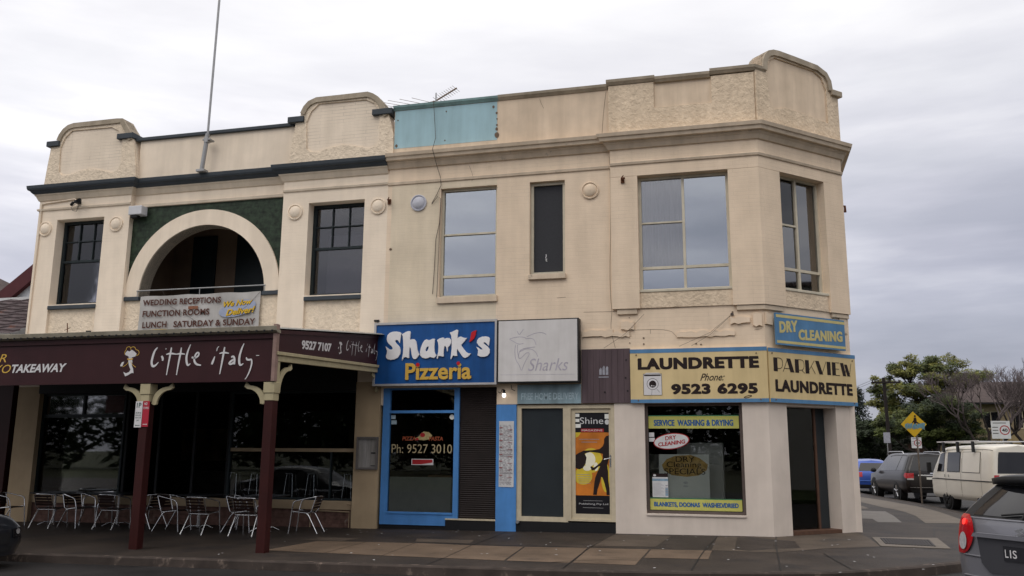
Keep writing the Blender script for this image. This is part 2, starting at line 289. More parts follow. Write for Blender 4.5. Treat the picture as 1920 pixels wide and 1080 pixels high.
class MB:
    def __init__(s): s.v = []; s.f = []; s.m = []; s.sm = []
    def add(s, vs, fs, m=0, sm=False):
        b = len(s.v); s.v += [Vector(v) for v in vs]
        for f in fs: s.f.append(tuple(b + i for i in f)); s.m.append(m); s.sm.append(sm)
        return s
    def box(s, x0, y0, z0, x1, y1, z1, m=0):
        vs = [(x, y, z) for x in (x0, x1) for y in (y0, y1) for z in (z0, z1)]
        return s.add(vs, [(0, 1, 3, 2), (4, 6, 7, 5), (0, 4, 5, 1), (2, 3, 7, 6), (0, 2, 6, 4), (1, 5, 7, 3)], m)
    def pbox(s, P, u0, v0, u1, v1, d0, d1, m=0):          # box on a plane
        vs = [P(u, v, d) for u in (u0, u1) for v in (v0, v1) for d in (d0, d1)]
        return s.add(vs, [(0, 1, 3, 2), (4, 6, 7, 5), (0, 4, 5, 1), (2, 3, 7, 6), (0, 2, 6, 4), (1, 5, 7, 3)], m)
    def quad(s, P, u0, v0, u1, v1, d=0, m=0): return s.add([P(u0, v0, d), P(u1, v0, d), P(u1, v1, d), P(u0, v1, d)], [(0, 1, 2, 3)], m)
    def poly(s, P, pts, d0=0, d1=None, m=0, holes=()):
        loops = [[Vector((p[0], p[1], 0)) for p in l] for l in [pts, *holes]]
        flat = [p for l in loops for p in l]
        tris = tessellate_polygon(loops)
        n = len(flat)
        vs = [P(p.x, p.y, d0) for p in flat]; fs = []
        for t in tris:
            a, b, c = (flat[i] for i in t)
            fs.append(tuple(t) if (b - a).cross(c - a).z > 0 else tuple(reversed(t)))
        if d1 is not None:
            vs += [P(p.x, p.y, d1) for p in flat]
            fs += [tuple(n + i for i in reversed(f)) for f in fs]
            k = 0
            for l in loops:
                q = len(l)
                for i in range(q): j = (i + 1) % q; fs.append((k + i, k + j, n + k + j, n + k + i))
                k += q
        return s.add(vs, fs, m)
    def ell(s, P, cu, cv, ru, rv, d0, d1=None, m=0, n=28, rot=0):
        return s.poly(P, [(cu + ru * math.cos(a) * math.cos(rot) - rv * math.sin(a) * math.sin(rot), cv + ru * math.cos(a) * math.sin(rot) + rv * math.sin(a) * math.cos(rot)) for a in [2 * math.pi * i / n for i in range(n)]], d0, d1, m)
    def text(s, P, t, u0, v0, u1, v1, d=.003, m=0, bold=0, shear=0, sp=1.0, thick=0, skew=None):
        pts, fs = text_geo(t, bold, shear, sp)
        f = skew or (lambda a, b: (u0 + (u1 - u0) * a, v0 + (v1 - v0) * b))
        if thick:
            n = len(pts); ed = {}
            for q in fs:
                for i in range(len(q)):
                    e = (q[i], q[(i + 1) % len(q)]); ed[e] = 1
            s.add([P(*f(a, b), d) for a, b in pts] + [P(*f(a, b), d - thick) for a, b in pts], list(fs) + [(e[1], e[0], n + e[0], n + e[1]) for e in ed if (e[1], e[0]) not in ed], m)
        else: s.add([P(*f(a, b), d) for a, b in pts], fs, m)
        return s
    def fat(s, P, t, u0, v0, u1, v1, d, w, bold=.03, sp=1.08, m=0, skew=None):      # heavy poster weight built from stepped layers
        k = 0
        for du, dv in ((-1, -.5), (1, -.5), (0, .6), (-.5, .5), (.5, .5)):
            f = skew or (lambda a, b: (u0 + (u1 - u0) * a, v0 + (v1 - v0) * b))
            s.text(P, t, 0, 0, 1, 1, d + k * .0004, m, bold, 0, sp, skew=lambda a, b: (f(a, b)[0] + du * w, f(a, b)[1] + dv * w)); k += 1
        return s
    def stroke(s, P, pts, d=.003, m=0, w=None):
        q = [(p[0], p[1], (p[2] if len(p) > 2 else w) / 2) for p in pts]
        for _ in range(2):        # smooth
            if len(q) < 3: break
            r = [q[0]]
            for a, b in zip(q, q[1:]): r += [tuple(a[i] * .75 + b[i] * .25 for i in range(3)), tuple(a[i] * .25 + b[i] * .75 for i in range(3))]
            q = r + [q[-1]]
        vs = []
        for i, p in enumerate(q):
            a = q[max(0, i - 1)]; b = q[min(len(q) - 1, i + 1)]
            t = Vector((b[0] - a[0], b[1] - a[1])); t.normalize() if t.length else None
            vs += [P(p[0] - t.y * p[2], p[1] + t.x * p[2], d), P(p[0] + t.y * p[2], p[1] - t.x * p[2], d)]
        return s.add(vs, [(2 * i, 2 * i + 1, 2 * i + 3, 2 * i + 2) for i in range(len(q) - 1)], m)
    def tube(s, pts, r, n=8, m=0, r2=None, cap=True):
        P = [Vector(p) for p in pts]; vs = []; fs = []; k = len(P)
        up = None
        for i, p in enumerate(P):
            t = (P[min(k - 1, i + 1)] - P[max(0, i - 1)]).normalized()
            if up is None: up = t.orthogonal().normalized()
            up = (up - t * up.dot(t)).normalized(); sd = t.cross(up)
            rr = r if r2 is None else r + (r2 - r) * i / (k - 1)
            vs += [p + (up * math.cos(a) + sd * math.sin(a)) * rr for a in [2 * math.pi * j / n for j in range(n)]]
        for i in range(k - 1):
            for j in range(n): fs.append((i * n + j, i * n + (j + 1) % n, (i + 1) * n + (j + 1) % n, (i + 1) * n + j))
        s.add(vs, fs, m, True)
        if cap: s.add(vs[:n], [tuple(reversed(range(n)))], m); s.add(vs[-n:], [tuple(range(n))], m)
        return s
    def cyl(s, a, b, r, n=20, m=0, r2=None): return s.tube([a, b], r, n, m, r2)
    def lathe(s, c, prof, n=24, m=0, axis='z'):
        vs = []; k = len(prof)
        for r, h in prof:
            for j in range(n):
                a = 2 * math.pi * j / n; x, y = r * math.cos(a), r * math.sin(a)
                vs.append(Vector(c) + (Vector((x, y, h)) if axis == 'z' else Vector((x, h, y)) if axis == 'y' else Vector((h, x, y))))
        return s.add(vs, [(i * n + j, i * n + (j + 1) % n, (i + 1) * n + (j + 1) % n, (i + 1) * n + j) for i in range(k - 1) for j in range(n)], m, True)
    def sweep(s, path, prof, m=0, caps=True, z0=0):      # moulding: path [(x,y)] with outward on the right-hand side, prof [(out,z)]
        P = [Vector(p) for p in path]; k = len(P); n = len(prof); vs = []
        for i, p in enumerate(P):
            ns = []
            if i > 0: t = (P[i] - P[i - 1]).normalized(); ns.append(Vector((t.y, -t.x)))
            if i < k - 1: t = (P[i + 1] - P[i]).normalized(); ns.append(Vector((t.y, -t.x)))
            nn = ns[0] if len(ns) == 1 else (ns[0] + ns[1]) / max(.2, (1 + ns[0].dot(ns[1])))
            vs += [(p.x + nn.x * o, p.y + nn.y * o, z + z0) for o, z in prof]
        fs = [(i * n + j, (i + 1) * n + j, (i + 1) * n + j + 1, i * n + j + 1) for i in range(k - 1) for j in range(n - 1)]
        s.add(vs, fs, m)
        if caps: s.add(vs[:n], [tuple(range(n))], m); s.add(vs[-n:], [tuple(reversed(range(n)))], m)
        return s
    def wall(s, P, u0, u1, v0, v1, d0, d1, holes, m=0, sidem=None):     # slab with rectangular openings
        us = sorted({u0, u1, *[h[i] for h in holes for i in (0, 2)]}); vs_ = sorted({v0, v1, *[h[i] for h in holes for i in (1, 3)]})
        us = [u for u in us if u0 <= u <= u1]; vs_ = [v for v in vs_ if v0 <= v <= v1]
        ins = lambda u, v: any(h[0] < u < h[2] and h[1] < v < h[3] for h in holes) or not (u0 < u < u1 and v0 < v < v1)
        for i in range(len(us) - 1):
            for j in range(len(vs_) - 1):
                a, b, c, d = us[i], us[i + 1], vs_[j], vs_[j + 1]
                if ins((a + b) / 2, (c + d) / 2): continue
                s.add([P(a, c, d1), P(b, c, d1), P(b, d, d1), P(a, d, d1)], [(0, 1, 2, 3)], m)
                s.add([P(a, c, d0), P(b, c, d0), P(b, d, d0), P(a, d, d0)], [(3, 2, 1, 0)], m)
                e = 1e-4
                if ins(a - e, (c + d) / 2): s.add([P(a, c, d0), P(a, c, d1), P(a, d, d1), P(a, d, d0)], [(0, 1, 2, 3)], m)
                if ins(b + e, (c + d) / 2): s.add([P(b, c, d0), P(b, c, d1), P(b, d, d1), P(b, d, d0)], [(3, 2, 1, 0)], m)
                if ins((a + b) / 2, c - e): s.add([P(a, c, d0), P(b, c, d0), P(b, c, d1), P(a, c, d1)], [(0, 1, 2, 3)], m)
                if ins((a + b) / 2, d + e): s.add([P(a, d, d0), P(b, d, d0), P(b, d, d1), P(a, d, d1)], [(3, 2, 1, 0)], m)
        return s
    def build(s, name, mats, parent=None, bevel=0, seg=2, smooth=None):
        me = bpy.data.meshes.new(name); me.from_pydata([tuple(v) for v in s.v], [], s.f); me.update()
        for x in (mats if isinstance(mats, (list, tuple)) else [mats]): me.materials.append(M[x] if isinstance(x, str) else x)
        for p, i, q in zip(me.polygons, s.m, s.sm): p.material_index = i; p.use_smooth = q if smooth is None else smooth
        o = bpy.data.objects.new(name, me); C.objects.link(o)
        if parent:
            o.parent = parent; o.matrix_parent_inverse = base_inv(parent)
        if bevel:
            b = o.modifiers.new('bevel', 'BEVEL'); b.width = bevel; b.segments = seg; b.limit_method = 'ANGLE'; b.angle_limit = R(40)
        return o
def base_inv(o):
    r = o
    M_ = o.matrix_basis.copy()
    while r.parent: M_ = r.parent.matrix_basis @ r.matrix_parent_inverse @ M_; r = r.parent
    return M_.inverted()
def tag(o, label, cat, group=None, kind=None):
    if label: o['label'] = label
    if cat: o['category'] = cat
    if group: o['group'] = group
    if kind: o['kind'] = kind
    return o
def thing(name, label, cat, loc=(0, 0, 0), rz=0, group=None):
    o = bpy.data.objects.new(name, None); C.objects.link(o); o.location = loc; o.rotation_euler = (0, 0, rz); o.empty_display_size = .2
    return tag(o, label, cat, group)
def struct(o): o['kind'] = 'structure'; return o
def local(parent):       # parts modelled round the thing's own origin: drop the inverse
    for c in parent.children:
        c.matrix_parent_inverse = Matrix.Identity(4)
        for g in c.children: g.matrix_parent_inverse = Matrix.Identity(4)
def dup(root, loc, rz=0, label=None, sc=None):
    r = root.copy(); C.objects.link(r); r.location = loc; r.rotation_euler = (0, 0, rz)
    if sc: r.scale = sc
    if label: r['label'] = label
    for ch in list(root.children):
        c = ch.copy(); C.objects.link(c); c.parent = r; c.matrix_parent_inverse = ch.matrix_parent_inverse.copy()
        for g in list(ch.children):
            d = g.copy(); C.objects.link(d); d.parent = c; d.matrix_parent_inverse = g.matrix_parent_inverse.copy()
    return r
# ------------------------------------------------------------ traced outlines, metres on their own planes
SHARK = {"S":[(-7.476,4.278),(-7.508,4.045),(-7.526,4.077),(-7.552,4.114),(-7.595,4.126),(-7.623,4.103),(-7.61,4.063),(-7.566,4.022),(-7.505,3.957),(-7.482,3.877),(-7.491,3.799),(-7.539,3.721),(-7.622,3.678),(-7.723,3.669),(-7.791,3.686),(-7.83,3.724),(-7.837,3.759),(-7.817,3.822),(-7.81,3.877),(-7.834,3.933),(-7.853,3.982),(-7.818,3.957),(-7.766,3.916),(-7.711,3.902),(-7.678,3.917),(-7.679,3.946),(-7.709,3.986),(-7.779,4.043),(-7.82,4.1),(-7.829,4.164),(-7.815,4.236),(-7.762,4.29),(-7.686,4.315),(-7.593,4.318),(-7.516,4.304)],"h":[(-7.464,4.25),(-7.43,4.265),(-7.364,4.303),(-7.305,4.32),(-7.263,4.316),(-7.25,4.284),(-7.259,4.189),(-7.265,4.11),(-7.216,4.132),(-7.157,4.13),(-7.11,4.082),(-7.091,3.994),(-7.074,3.884),(-7.047,3.812),(-7.021,3.78),(-7.053,3.734),(-7.093,3.683),(-7.135,3.673),(-7.177,3.697),(-7.204,3.761),(-7.22,3.84),(-7.234,3.919),(-7.252,3.951),(-7.263,3.936),(-7.27,3.841),(-7.271,3.746),(-7.266,3.707),(-7.294,3.703),(-7.354,3.725),(-7.396,3.718),(-7.423,3.671),(-7.439,3.643),(-7.438,3.719),(-7.421,3.813),(-7.415,3.939),(-7.425,4.098),(-7.44,4.21)],"a":[(-6.657,4.125),(-6.664,4.062),(-6.669,3.937),(-6.661,3.827),(-6.64,3.772),(-6.61,3.763),(-6.639,3.717),(-6.671,3.69),(-6.721,3.7),(-6.762,3.717),(-6.811,3.693),(-6.877,3.683),(-6.953,3.705),(-7.001,3.756),(-7.011,3.827),(-6.992,3.929),(-6.953,4.03),(-6.905,4.1),(-6.856,4.118),(-6.805,4.097),(-6.764,4.104),(-6.715,4.127)],"ah":[(-6.81,3.964),(-6.851,3.941),(-6.875,3.895),(-6.879,3.856),(-6.857,3.844),(-6.824,3.865),(-6.804,3.924)],"r":[(-6.607,4.092),(-6.55,4.13),(-6.476,4.148),(-6.443,4.143),(-6.439,4.116),(-6.369,4.138),(-6.311,4.131),(-6.274,4.083),(-6.271,4.021),(-6.307,3.959),(-6.348,3.921),(-6.349,3.835),(-6.365,3.831),(-6.38,3.914),(-6.406,3.954),(-6.43,3.944),(-6.442,3.884),(-6.446,3.791),(-6.441,3.721),(-6.474,3.718),(-6.524,3.733),(-6.565,3.731),(-6.588,3.669),(-6.604,3.67),(-6.598,3.732),(-6.572,3.825),(-6.57,3.95),(-6.584,4.044)],"k":[(-6.317,4.249),(-6.24,4.278),(-6.151,4.318),(-6.113,4.311),(-6.109,4.275),(-6.121,4.189),(-6.126,4.111),(-6.091,4.149),(-6.042,4.158),(-5.976,4.13),(-5.895,4.12),(-5.935,4.082),(-5.975,4.029),(-6.022,3.983),(-6.035,3.96),(-5.988,3.897),(-5.922,3.818),(-5.865,3.778),(-5.8,3.776),(-5.832,3.738),(-5.88,3.698),(-5.936,3.674),(-5.985,3.695),(-6.034,3.758),(-6.085,3.829),(-6.126,3.885),(-6.133,3.815),(-6.123,3.726),(-6.164,3.726),(-6.221,3.736),(-6.245,3.693),(-6.268,3.65),(-6.28,3.663),(-6.27,3.74),(-6.257,3.88),(-6.255,4.036),(-6.271,4.177),(-6.292,4.233)],"q":[(-5.8,4.242),(-5.752,4.272),(-5.679,4.293),(-5.705,4.177),(-5.733,4.108),(-5.789,4.055),(-5.845,4.025),(-5.822,4.103)],"s":[(-5.366,4.098),(-5.39,3.929),(-5.417,3.96),(-5.466,4.008),(-5.506,4.017),(-5.511,3.994),(-5.473,3.962),(-5.409,3.914),(-5.368,3.851),(-5.37,3.774),(-5.414,3.714),(-5.502,3.69),(-5.59,3.698),(-5.647,3.727),(-5.639,3.788),(-5.635,3.842),(-5.657,3.881),(-5.682,3.921),(-5.641,3.904),(-5.584,3.864),(-5.539,3.851),(-5.533,3.866),(-5.569,3.902),(-5.634,3.958),(-5.667,4.013),(-5.66,4.067),(-5.62,4.116),(-5.548,4.142),(-5.46,4.147),(-5.395,4.13)]}
ITALY = [[[-10.259,3.446,0.021],[-10.319,3.382,0.04],[-10.353,3.253,0.045],[-10.362,3.156,0.045],[-10.325,3.098,0.045],[-10.274,3.114,0.035],[-10.214,3.177,0.013]],[[-10.16,3.289,0.032],[-10.128,3.248,0.048],[-10.129,3.2,0.027]],[[-10.087,3.422,0.021],[-10.071,3.412,0.021]],[[-9.965,3.438,0.024],[-9.975,3.342,0.04],[-9.999,3.165,0.032],[-10.024,2.94,0.019]],[[-10.065,3.314,0.016],[-9.978,3.334,0.037],[-9.856,3.315,0.019]],[[-9.756,3.433,0.024],[-9.765,3.337,0.04],[-9.794,3.145,0.032],[-9.815,2.937,0.019]],[[-9.856,3.315,0.016],[-9.764,3.324,0.035],[-9.671,3.311,0.016]],[[-9.571,3.485,0.016],[-9.613,3.382,0.032],[-9.642,3.254,0.045],[-9.619,3.141,0.04],[-9.592,3.101,0.035],[-9.546,3.14,0.013]],[[-9.528,3.251,0.032],[-9.463,3.234,0.035],[-9.393,3.272,0.035],[-9.38,3.328,0.027],[-9.426,3.337,0.032],[-9.466,3.274,0.035],[-9.478,3.194,0.037],[-9.426,3.121,0.04],[-9.324,3.104,0.021]],[[-9.057,3.257,0.019],[-9.086,3.17,0.045],[-9.108,3.115,0.032]],[[-9.025,3.352,0.016],[-9.019,3.407,0.019],[-8.985,3.434,0.013]],[[-8.869,3.42,0.024],[-8.88,3.333,0.04],[-8.904,3.143,0.035],[-8.933,2.939,0.019]],[[-8.967,3.306,0.016],[-8.883,3.325,0.037],[-8.774,3.306,0.016]],[[-8.724,3.234,0.029],[-8.681,3.257,0.035],[-8.65,3.201,0.04],[-8.655,3.107,0.035]],[[-8.676,3.194,0.035],[-8.736,3.156,0.037],[-8.76,3.121,0.035],[-8.714,3.108,0.035],[-8.664,3.146,0.032]],[[-8.484,3.474,0.019],[-8.53,3.372,0.035],[-8.564,3.231,0.043],[-8.555,3.12,0.043],[-8.526,3.085,0.035],[-8.472,3.119,0.013]],[[-8.422,3.228,0.021],[-8.41,3.188,0.035],[-8.357,3.179,0.032],[-8.314,3.194,0.029],[-8.303,3.116,0.029],[-8.335,2.991,0.027],[-8.38,2.891,0.019],[-8.423,2.834,0.013]],[[-8.231,3.255,0.011],[-8.169,3.254,0.011]]]
CHEF = {"hat":[(-10.942,3.355),(-10.899,3.404),(-10.85,3.386),(-10.805,3.418),(-10.744,3.384),(-10.692,3.341),(-10.716,3.293),(-10.781,3.278),(-10.837,3.271),(-10.879,3.305),(-10.929,3.322)],"body":[(-10.857,3.28),(-10.791,3.278),(-10.769,3.196),(-10.775,3.131),(-10.74,3.065),(-10.722,2.984),(-10.751,2.993),(-10.779,2.985),(-10.833,2.953),(-10.897,2.93),(-10.944,3.012),(-10.884,2.987),(-10.82,3.01),(-10.795,3.05),(-10.831,3.116),(-10.858,3.198)],"bot":[(-11.024,3.136),(-10.992,3.192),(-10.945,3.2),(-10.974,3.119),(-11.016,3.116)]}
CHEFL = [[[-10.939,3.331,0.011],[-10.954,3.38,0.011],[-10.92,3.42,0.011],[-10.919,3.462,0.011],[-10.869,3.48,0.011],[-10.829,3.459,0.011],[-10.824,3.418,0.011]],[[-10.828,3.451,0.011],[-10.783,3.478,0.011],[-10.733,3.457,0.011],[-10.719,3.416,0.011],[-10.661,3.406,0.011],[-10.633,3.356,0.011],[-10.661,3.316,0.011],[-10.699,3.309,0.011]],[[-10.883,3.251,0.021],[-10.824,3.236,0.029],[-10.759,3.253,0.021]],[[-10.849,3.198,0.009],[-10.891,3.141,0.009],[-10.972,3.102,0.009]],[[-10.801,3.197,0.009],[-10.757,3.139,0.009],[-10.686,3.094,0.009]]]
FADE = [[(-4.911,4.075),(-4.749,4.117),(-4.577,4.107),(-4.529,4.065),(-4.425,4.081),(-4.349,4.041),(-4.312,3.93)],[(-4.911,4.066),(-4.825,4.017),(-4.71,3.949),(-4.596,3.965)],[(-4.52,4.111),(-4.407,4.164),(-4.274,4.197),(-4.161,4.194),(-4.086,4.154)],[(-4.74,4.238),(-4.692,4.153),(-4.654,4.208),(-4.597,4.281)],[(-4.776,3.941),(-4.794,3.793),(-4.774,3.608),(-4.688,3.496),(-4.64,3.348),(-4.603,3.457),(-4.537,3.603),(-4.443,3.748),(-4.519,3.769),(-4.594,3.696),(-4.66,3.633),(-4.708,3.653),(-4.699,3.773),(-4.633,3.845),(-4.5,3.87),(-4.33,3.884)],[(-4.729,3.94),(-4.737,3.811),(-4.698,3.643)],[(-4.671,3.79),(-4.538,3.852),(-4.406,3.84),(-4.311,3.764),(-4.274,3.671)]]
G1 = [(-18.112,8.744),(-18.06,9.219),(-18.023,9.555),(-18.012,9.724),(-18.008,9.895),(-17.826,9.922),(-17.764,10.073),(-17.652,10.22),(-17.503,10.32),(-17.317,10.379),(-17.158,10.393),(-16.519,10.383),(-15.937,10.378),(-15.746,10.343),(-15.599,10.127),(-15.509,10.007),(-15.432,9.861),(-15.39,9.746),(-15.338,9.548),(-15.246,9.101),(-15.188,8.687)]
G2 = [(-10.735,8.758),(-10.677,9.152),(-10.628,9.503),(-10.595,9.746),(-10.491,9.848),(-10.469,9.981),(-10.385,10.152),(-10.263,10.275),(-10.046,10.354),(-9.388,10.353),(-8.65,10.358),(-8.501,10.298),(-8.363,10.202),(-8.246,10.058),(-8.172,9.865),(-8.079,9.725),(-8.002,9.435),(-7.938,9.17),(-7.913,8.782)]
G2in = [(-10.263,9.027),(-10.302,9.718),(-10.189,9.998),(-9.979,10.19),(-8.698,10.171),(-8.469,10.048),(-8.326,9.814),(-8.299,9.116),(-8.402,8.931),(-8.556,8.88),(-8.984,8.993),(-9.325,9.044),(-9.641,8.995),(-9.934,8.911),(-10.142,8.929)]
G3 = [(-0.033,10.017),(0.034,10.112),(0.145,10.266),(0.222,10.19),(0.293,10.335),(0.403,10.443),(0.574,10.508),(0.743,10.528),(1.254,10.516),(2.001,10.494),(2.307,10.368),(2.428,10.196),(2.478,9.99),(2.752,9.969),(2.692,9.822),(2.69,8.813)]
G3in = [(0.398,9.128),(0.334,10.027),(0.454,10.279),(0.606,10.365),(1.9,10.354),(2.159,10.233),(2.291,9.931),(2.279,9.14),(1.369,9.209),(0.518,9.092)]
def gz(x): return max(-.6, .01 * x) if x < 0 else 0.0
# ------------------------------------------------------------ ground, road, footpath, kerb
KP = [(-60, -6.05), (-12, -6.05), (-3, -6.05), (-1, -5.88), (.3, -5.6), (1.1, -5.3), (1.75, -4.8), (2.5, -4.15), (3.2, -3.4), (4.2, -2), (5.1, .2), (5.75, 3), (6.0, 6), (6.05, 9), (5.95, 12), (5.72, 15), (5.3, 18.5), (4.85, 22.5), (3.1, 38), (.1, 64), (-8, 130)]
b = MB(); xs = [-1500, -60, -30, 0, 1500]
for i in range(4):
    x0, x1 = xs[i], xs[i + 1]
    b.add([(x0, -1500, gz(x0) - .16), (x1, -1500, gz(x1) - .16), (x1, 1500, gz(x1) - .16), (x0, 1500, gz(x0) - .16)], [(0, 1, 2, 3)])
struct(b.build('ground', mat('far_ground_grass_and_dirt', (.06, .065, .035), .9, .4, .2)))
b = MB()
for i in range(1, 4):
    x0, x1 = xs[i], min(60, xs[i + 1])
    b.add([(x0, -24, gz(x0) - .13), (x1, -24, gz(x1) - .13), (x1, 140, gz(x1) - .13), (x0, 140, gz(x0) - .13)], [(0, 1, 2, 3)])
struct(b.build('road', 'asphalt'))
def ky(x):
    for a, c in zip(KP, KP[1:]):
        if a[0] <= x <= c[0]: return a[1] + (c[1] - a[1]) * (x - a[0]) / (c[0] - a[0])
b = MB(); cols = [-60, -30, -18, -12, -8, -5, -3, -1, 0]
for x0, x1 in zip(cols, cols[1:]):
    b.add([(x0, ky(x0) + .13, gz(x0)), (x1, ky(x1) + .13, gz(x1)), (x1, 130, gz(x1)), (x0, 130, gz(x0))], [(0, 1, 2, 3)])
G0 = Pl((0, 0, 0), (1, 0, 0), (0, 1, 0))
b.poly(G0, [(0, 130), (0, ky(0) + .13)] + [(x - .09, y + .09) for x, y in KP if .2 < x and y < 60] + [(.02, 64)])
struct(b.build('footpath', 'foot'))
b = MB(); prof = [(-.15, -.1), (-.15, .006), (-.03, .006), (0, -.015), (.02, -.17)]
b.sweep(KP, prof)
for v in b.v: v.z += gz(v.x)
struct(b.build('kerb', 'kerb'))
def GP(x, y, d=0): return Vector((x, y, gz(x) + d))
def sheet(name, polys, m, d=.004):
    b = MB()
    for p in polys: b.poly(GP, p[::-1] if sum((q[0] - p[0][0]) * (r[1] - p[0][1]) - (r[0] - p[0][0]) * (q[1] - p[0][1]) for q, r in zip(p[1:], p[2:])) < 0 else p, d)
    return struct(b.build(name, m))
g = .018
sheet('footpath_slabs', [[(-8.1, -4.62), (-7.98, -2.88), (-7.0, -2.88), (-6.9, -4.78)], [(-6.98, -2.88), (-6.03, -2.85), (-5.80, -4.9), (-6.88, -4.78)], [(-6.01, -2.85), (-4.88, -3.0), (-4.70, -5.0), (-5.78, -4.9)],
      [(-4.85, -3.0), (-3.88, -3.05), (-3.68, -5.1), (-4.68, -5.0)], [(-3.85, -3.05), (-2.74, -2.98), (-2.62, -5.14), (-3.64, -5.1)], [(-2.71, -2.98), (-1.66, -2.94), (-1.64, -5.2), (-2.59, -5.14)], [(-1.63, -2.95), (-.61, -2.91), (-.62, -4.19), (-1.61, -4.25)]], 'slab')
sheet('pale_footpath_slabs', [[(4.29, 18.84), (4.82, 16.16), (5.30, 12.69), (5.42, 10.2), (5.30, 6.24), (5.0, 5.18), (4.16, 4.94), (4.42, 7.71), (4.42, 9.31), (4.3, 10.8), (4.15, 11.47), (3.84, 15.01)], [(3.57, 12.55), (3.64, 10.82), (3.32, 10.42), (2.7, 10.6), (2.9, 12.4)],
      [(4.27, 18.95), (3.82, 15.1), (3.0, 19), (3.0, 40), (3.0, 40.2)]], 'slabpale')
sheet('white_footpath_slab', [[(3.0, 9.59), (3.9, 9.45), (3.83, 7.49), (3.64, 5.0), (3.08, 4.9), (3.1, 6.01), (2.6, 6.09), (2.4, 9.5)]], 'slabwhite')
sheet('patched_footpath', [[(-.6, -.25), (.5, -.05), (2.2, 1.65), (2.30, .55), (2.28, -1.3), (1.2, -2.05), (.46, -2.9), (-.62, -2.85)], [(-8.3, -2.2), (-7.4, -2.15), (-7.5, -2.8), (-8.4, -2.82)], [(-6.3, -2.0), (-5.1, -2.05), (-5.0, -2.7), (-6.1, -2.6)], [(-2.7, -.3), (-1.5, -.3), (-1.6, -2.5), (-2.75, -2.6)]], mat('worn_brown_footpath_patch', (.088, .068, .052), .7, .25, 1.2, .5, 110, speck=120, dirt=((.05, .042, .036), .9, .55)), .003)
b = MB()        # joints and cracks in the footpath
for l in [[(.53, 0), (.47, -1.6), (.45, -3.1), (.42, -5.3)], [(-.6, -.2), (-.66, -1.5), (-.74, -2.9), (-.8, -5.6)], [(-2.68, -.1), (-2.72, -2.9), (-2.6, -5.9)], [(2.43, 2.75), (3.89, 2.56), (4.36, 2.33), (5.6, 2.2)], [(4.1, 3.64), (3.9, 2.56), (3.62, 1.1)], [(1.65, -1.95), (2.14, -1.51), (2.3, -1.3)], [(1.19, -2.86), (1.3, -3.9), (1.41, -4.9)],
          [(-5.0, -.1), (-4.9, -1.6), (-4.86, -3)], [(-4.7, -5.0), (-4.66, -5.9)], [(-8.3, -2.84), (-5, -2.86), (-.6, -2.9)], [(-2.9, -5.15), (-2.45, -4.75), (-1.9, -4.6), (-1.66, -4.62)], [(3.1, 6.3), (2.4, 6.4)], [(2.4, 4.4), (5.4, 4.3)]]:
    b.stroke(GP, l, .0075, w=.018)
struct(b.build('footpath_joints', 'black'))
b = MB()        # drain cover with its concrete surround
gr = [(2.49, .30), (3.37, .22), (3.24, -1.10), (2.42, -.88)]
b.poly(GP, [(2.29, -1.28), (3.42, -1.37), (3.61, .75), (2.37, .50)], .005, .012, 0)
t = thing('drain_cover', 'rusty rectangular steel drain grate set in the footpath by the corner shop', 'drain', (2.9, -.3, 0))
b.build('surround', 'slabpale', t)
b = MB()
for i in range(16):
    f0, f1 = i / 16 + .008, (i + 1) / 16 - .014
    a = [tuple(gr[0][k] + (gr[1][k] - gr[0][k]) * f for k in (0, 1)) for f in (f0, f1)]; c = [tuple(gr[3][k] + (gr[2][k] - gr[3][k]) * f for k in (0, 1)) for f in (f0, f1)]
    b.poly(GP, [c[0], c[1], a[1], a[0]], .014, .022)
b.poly(GP, [gr[3], gr[2], gr[1], gr[0]], .0135)
b.build('grate', 'grate', t)
rl = random.Random(11)
b = MB()
for i in range(70):
    x = rl.uniform(-9, 3); y = -.05 - rl.random() ** 1.6 * 5.5
    b.ell(GP, x, y, .012 + rl.random() * .022, .010 + rl.random() * .012, .009, None, 0, 6, rl.random() * 3)
tag(b.build('litter', 'paper'), 'scattered pale litter specks and flattened gum on the damp footpath', 'litter', kind='stuff')
# far verge across the side street
b = MB(); b.poly(G0, [(15.5, -5), (60, -5), (60, 140), (2, 140), (10.5, 62), (14.8, 20)], -.129, .0)
struct(b.build('verge', 'grass'))
b = MB(); b.poly(G0, [(-60, -40), (60, -40), (60, -17.2), (-60, -17.2)], -.129, .0)
for v in b.v: v.z += gz(v.x)
struct(b.build('near_footpath', 'foot'))
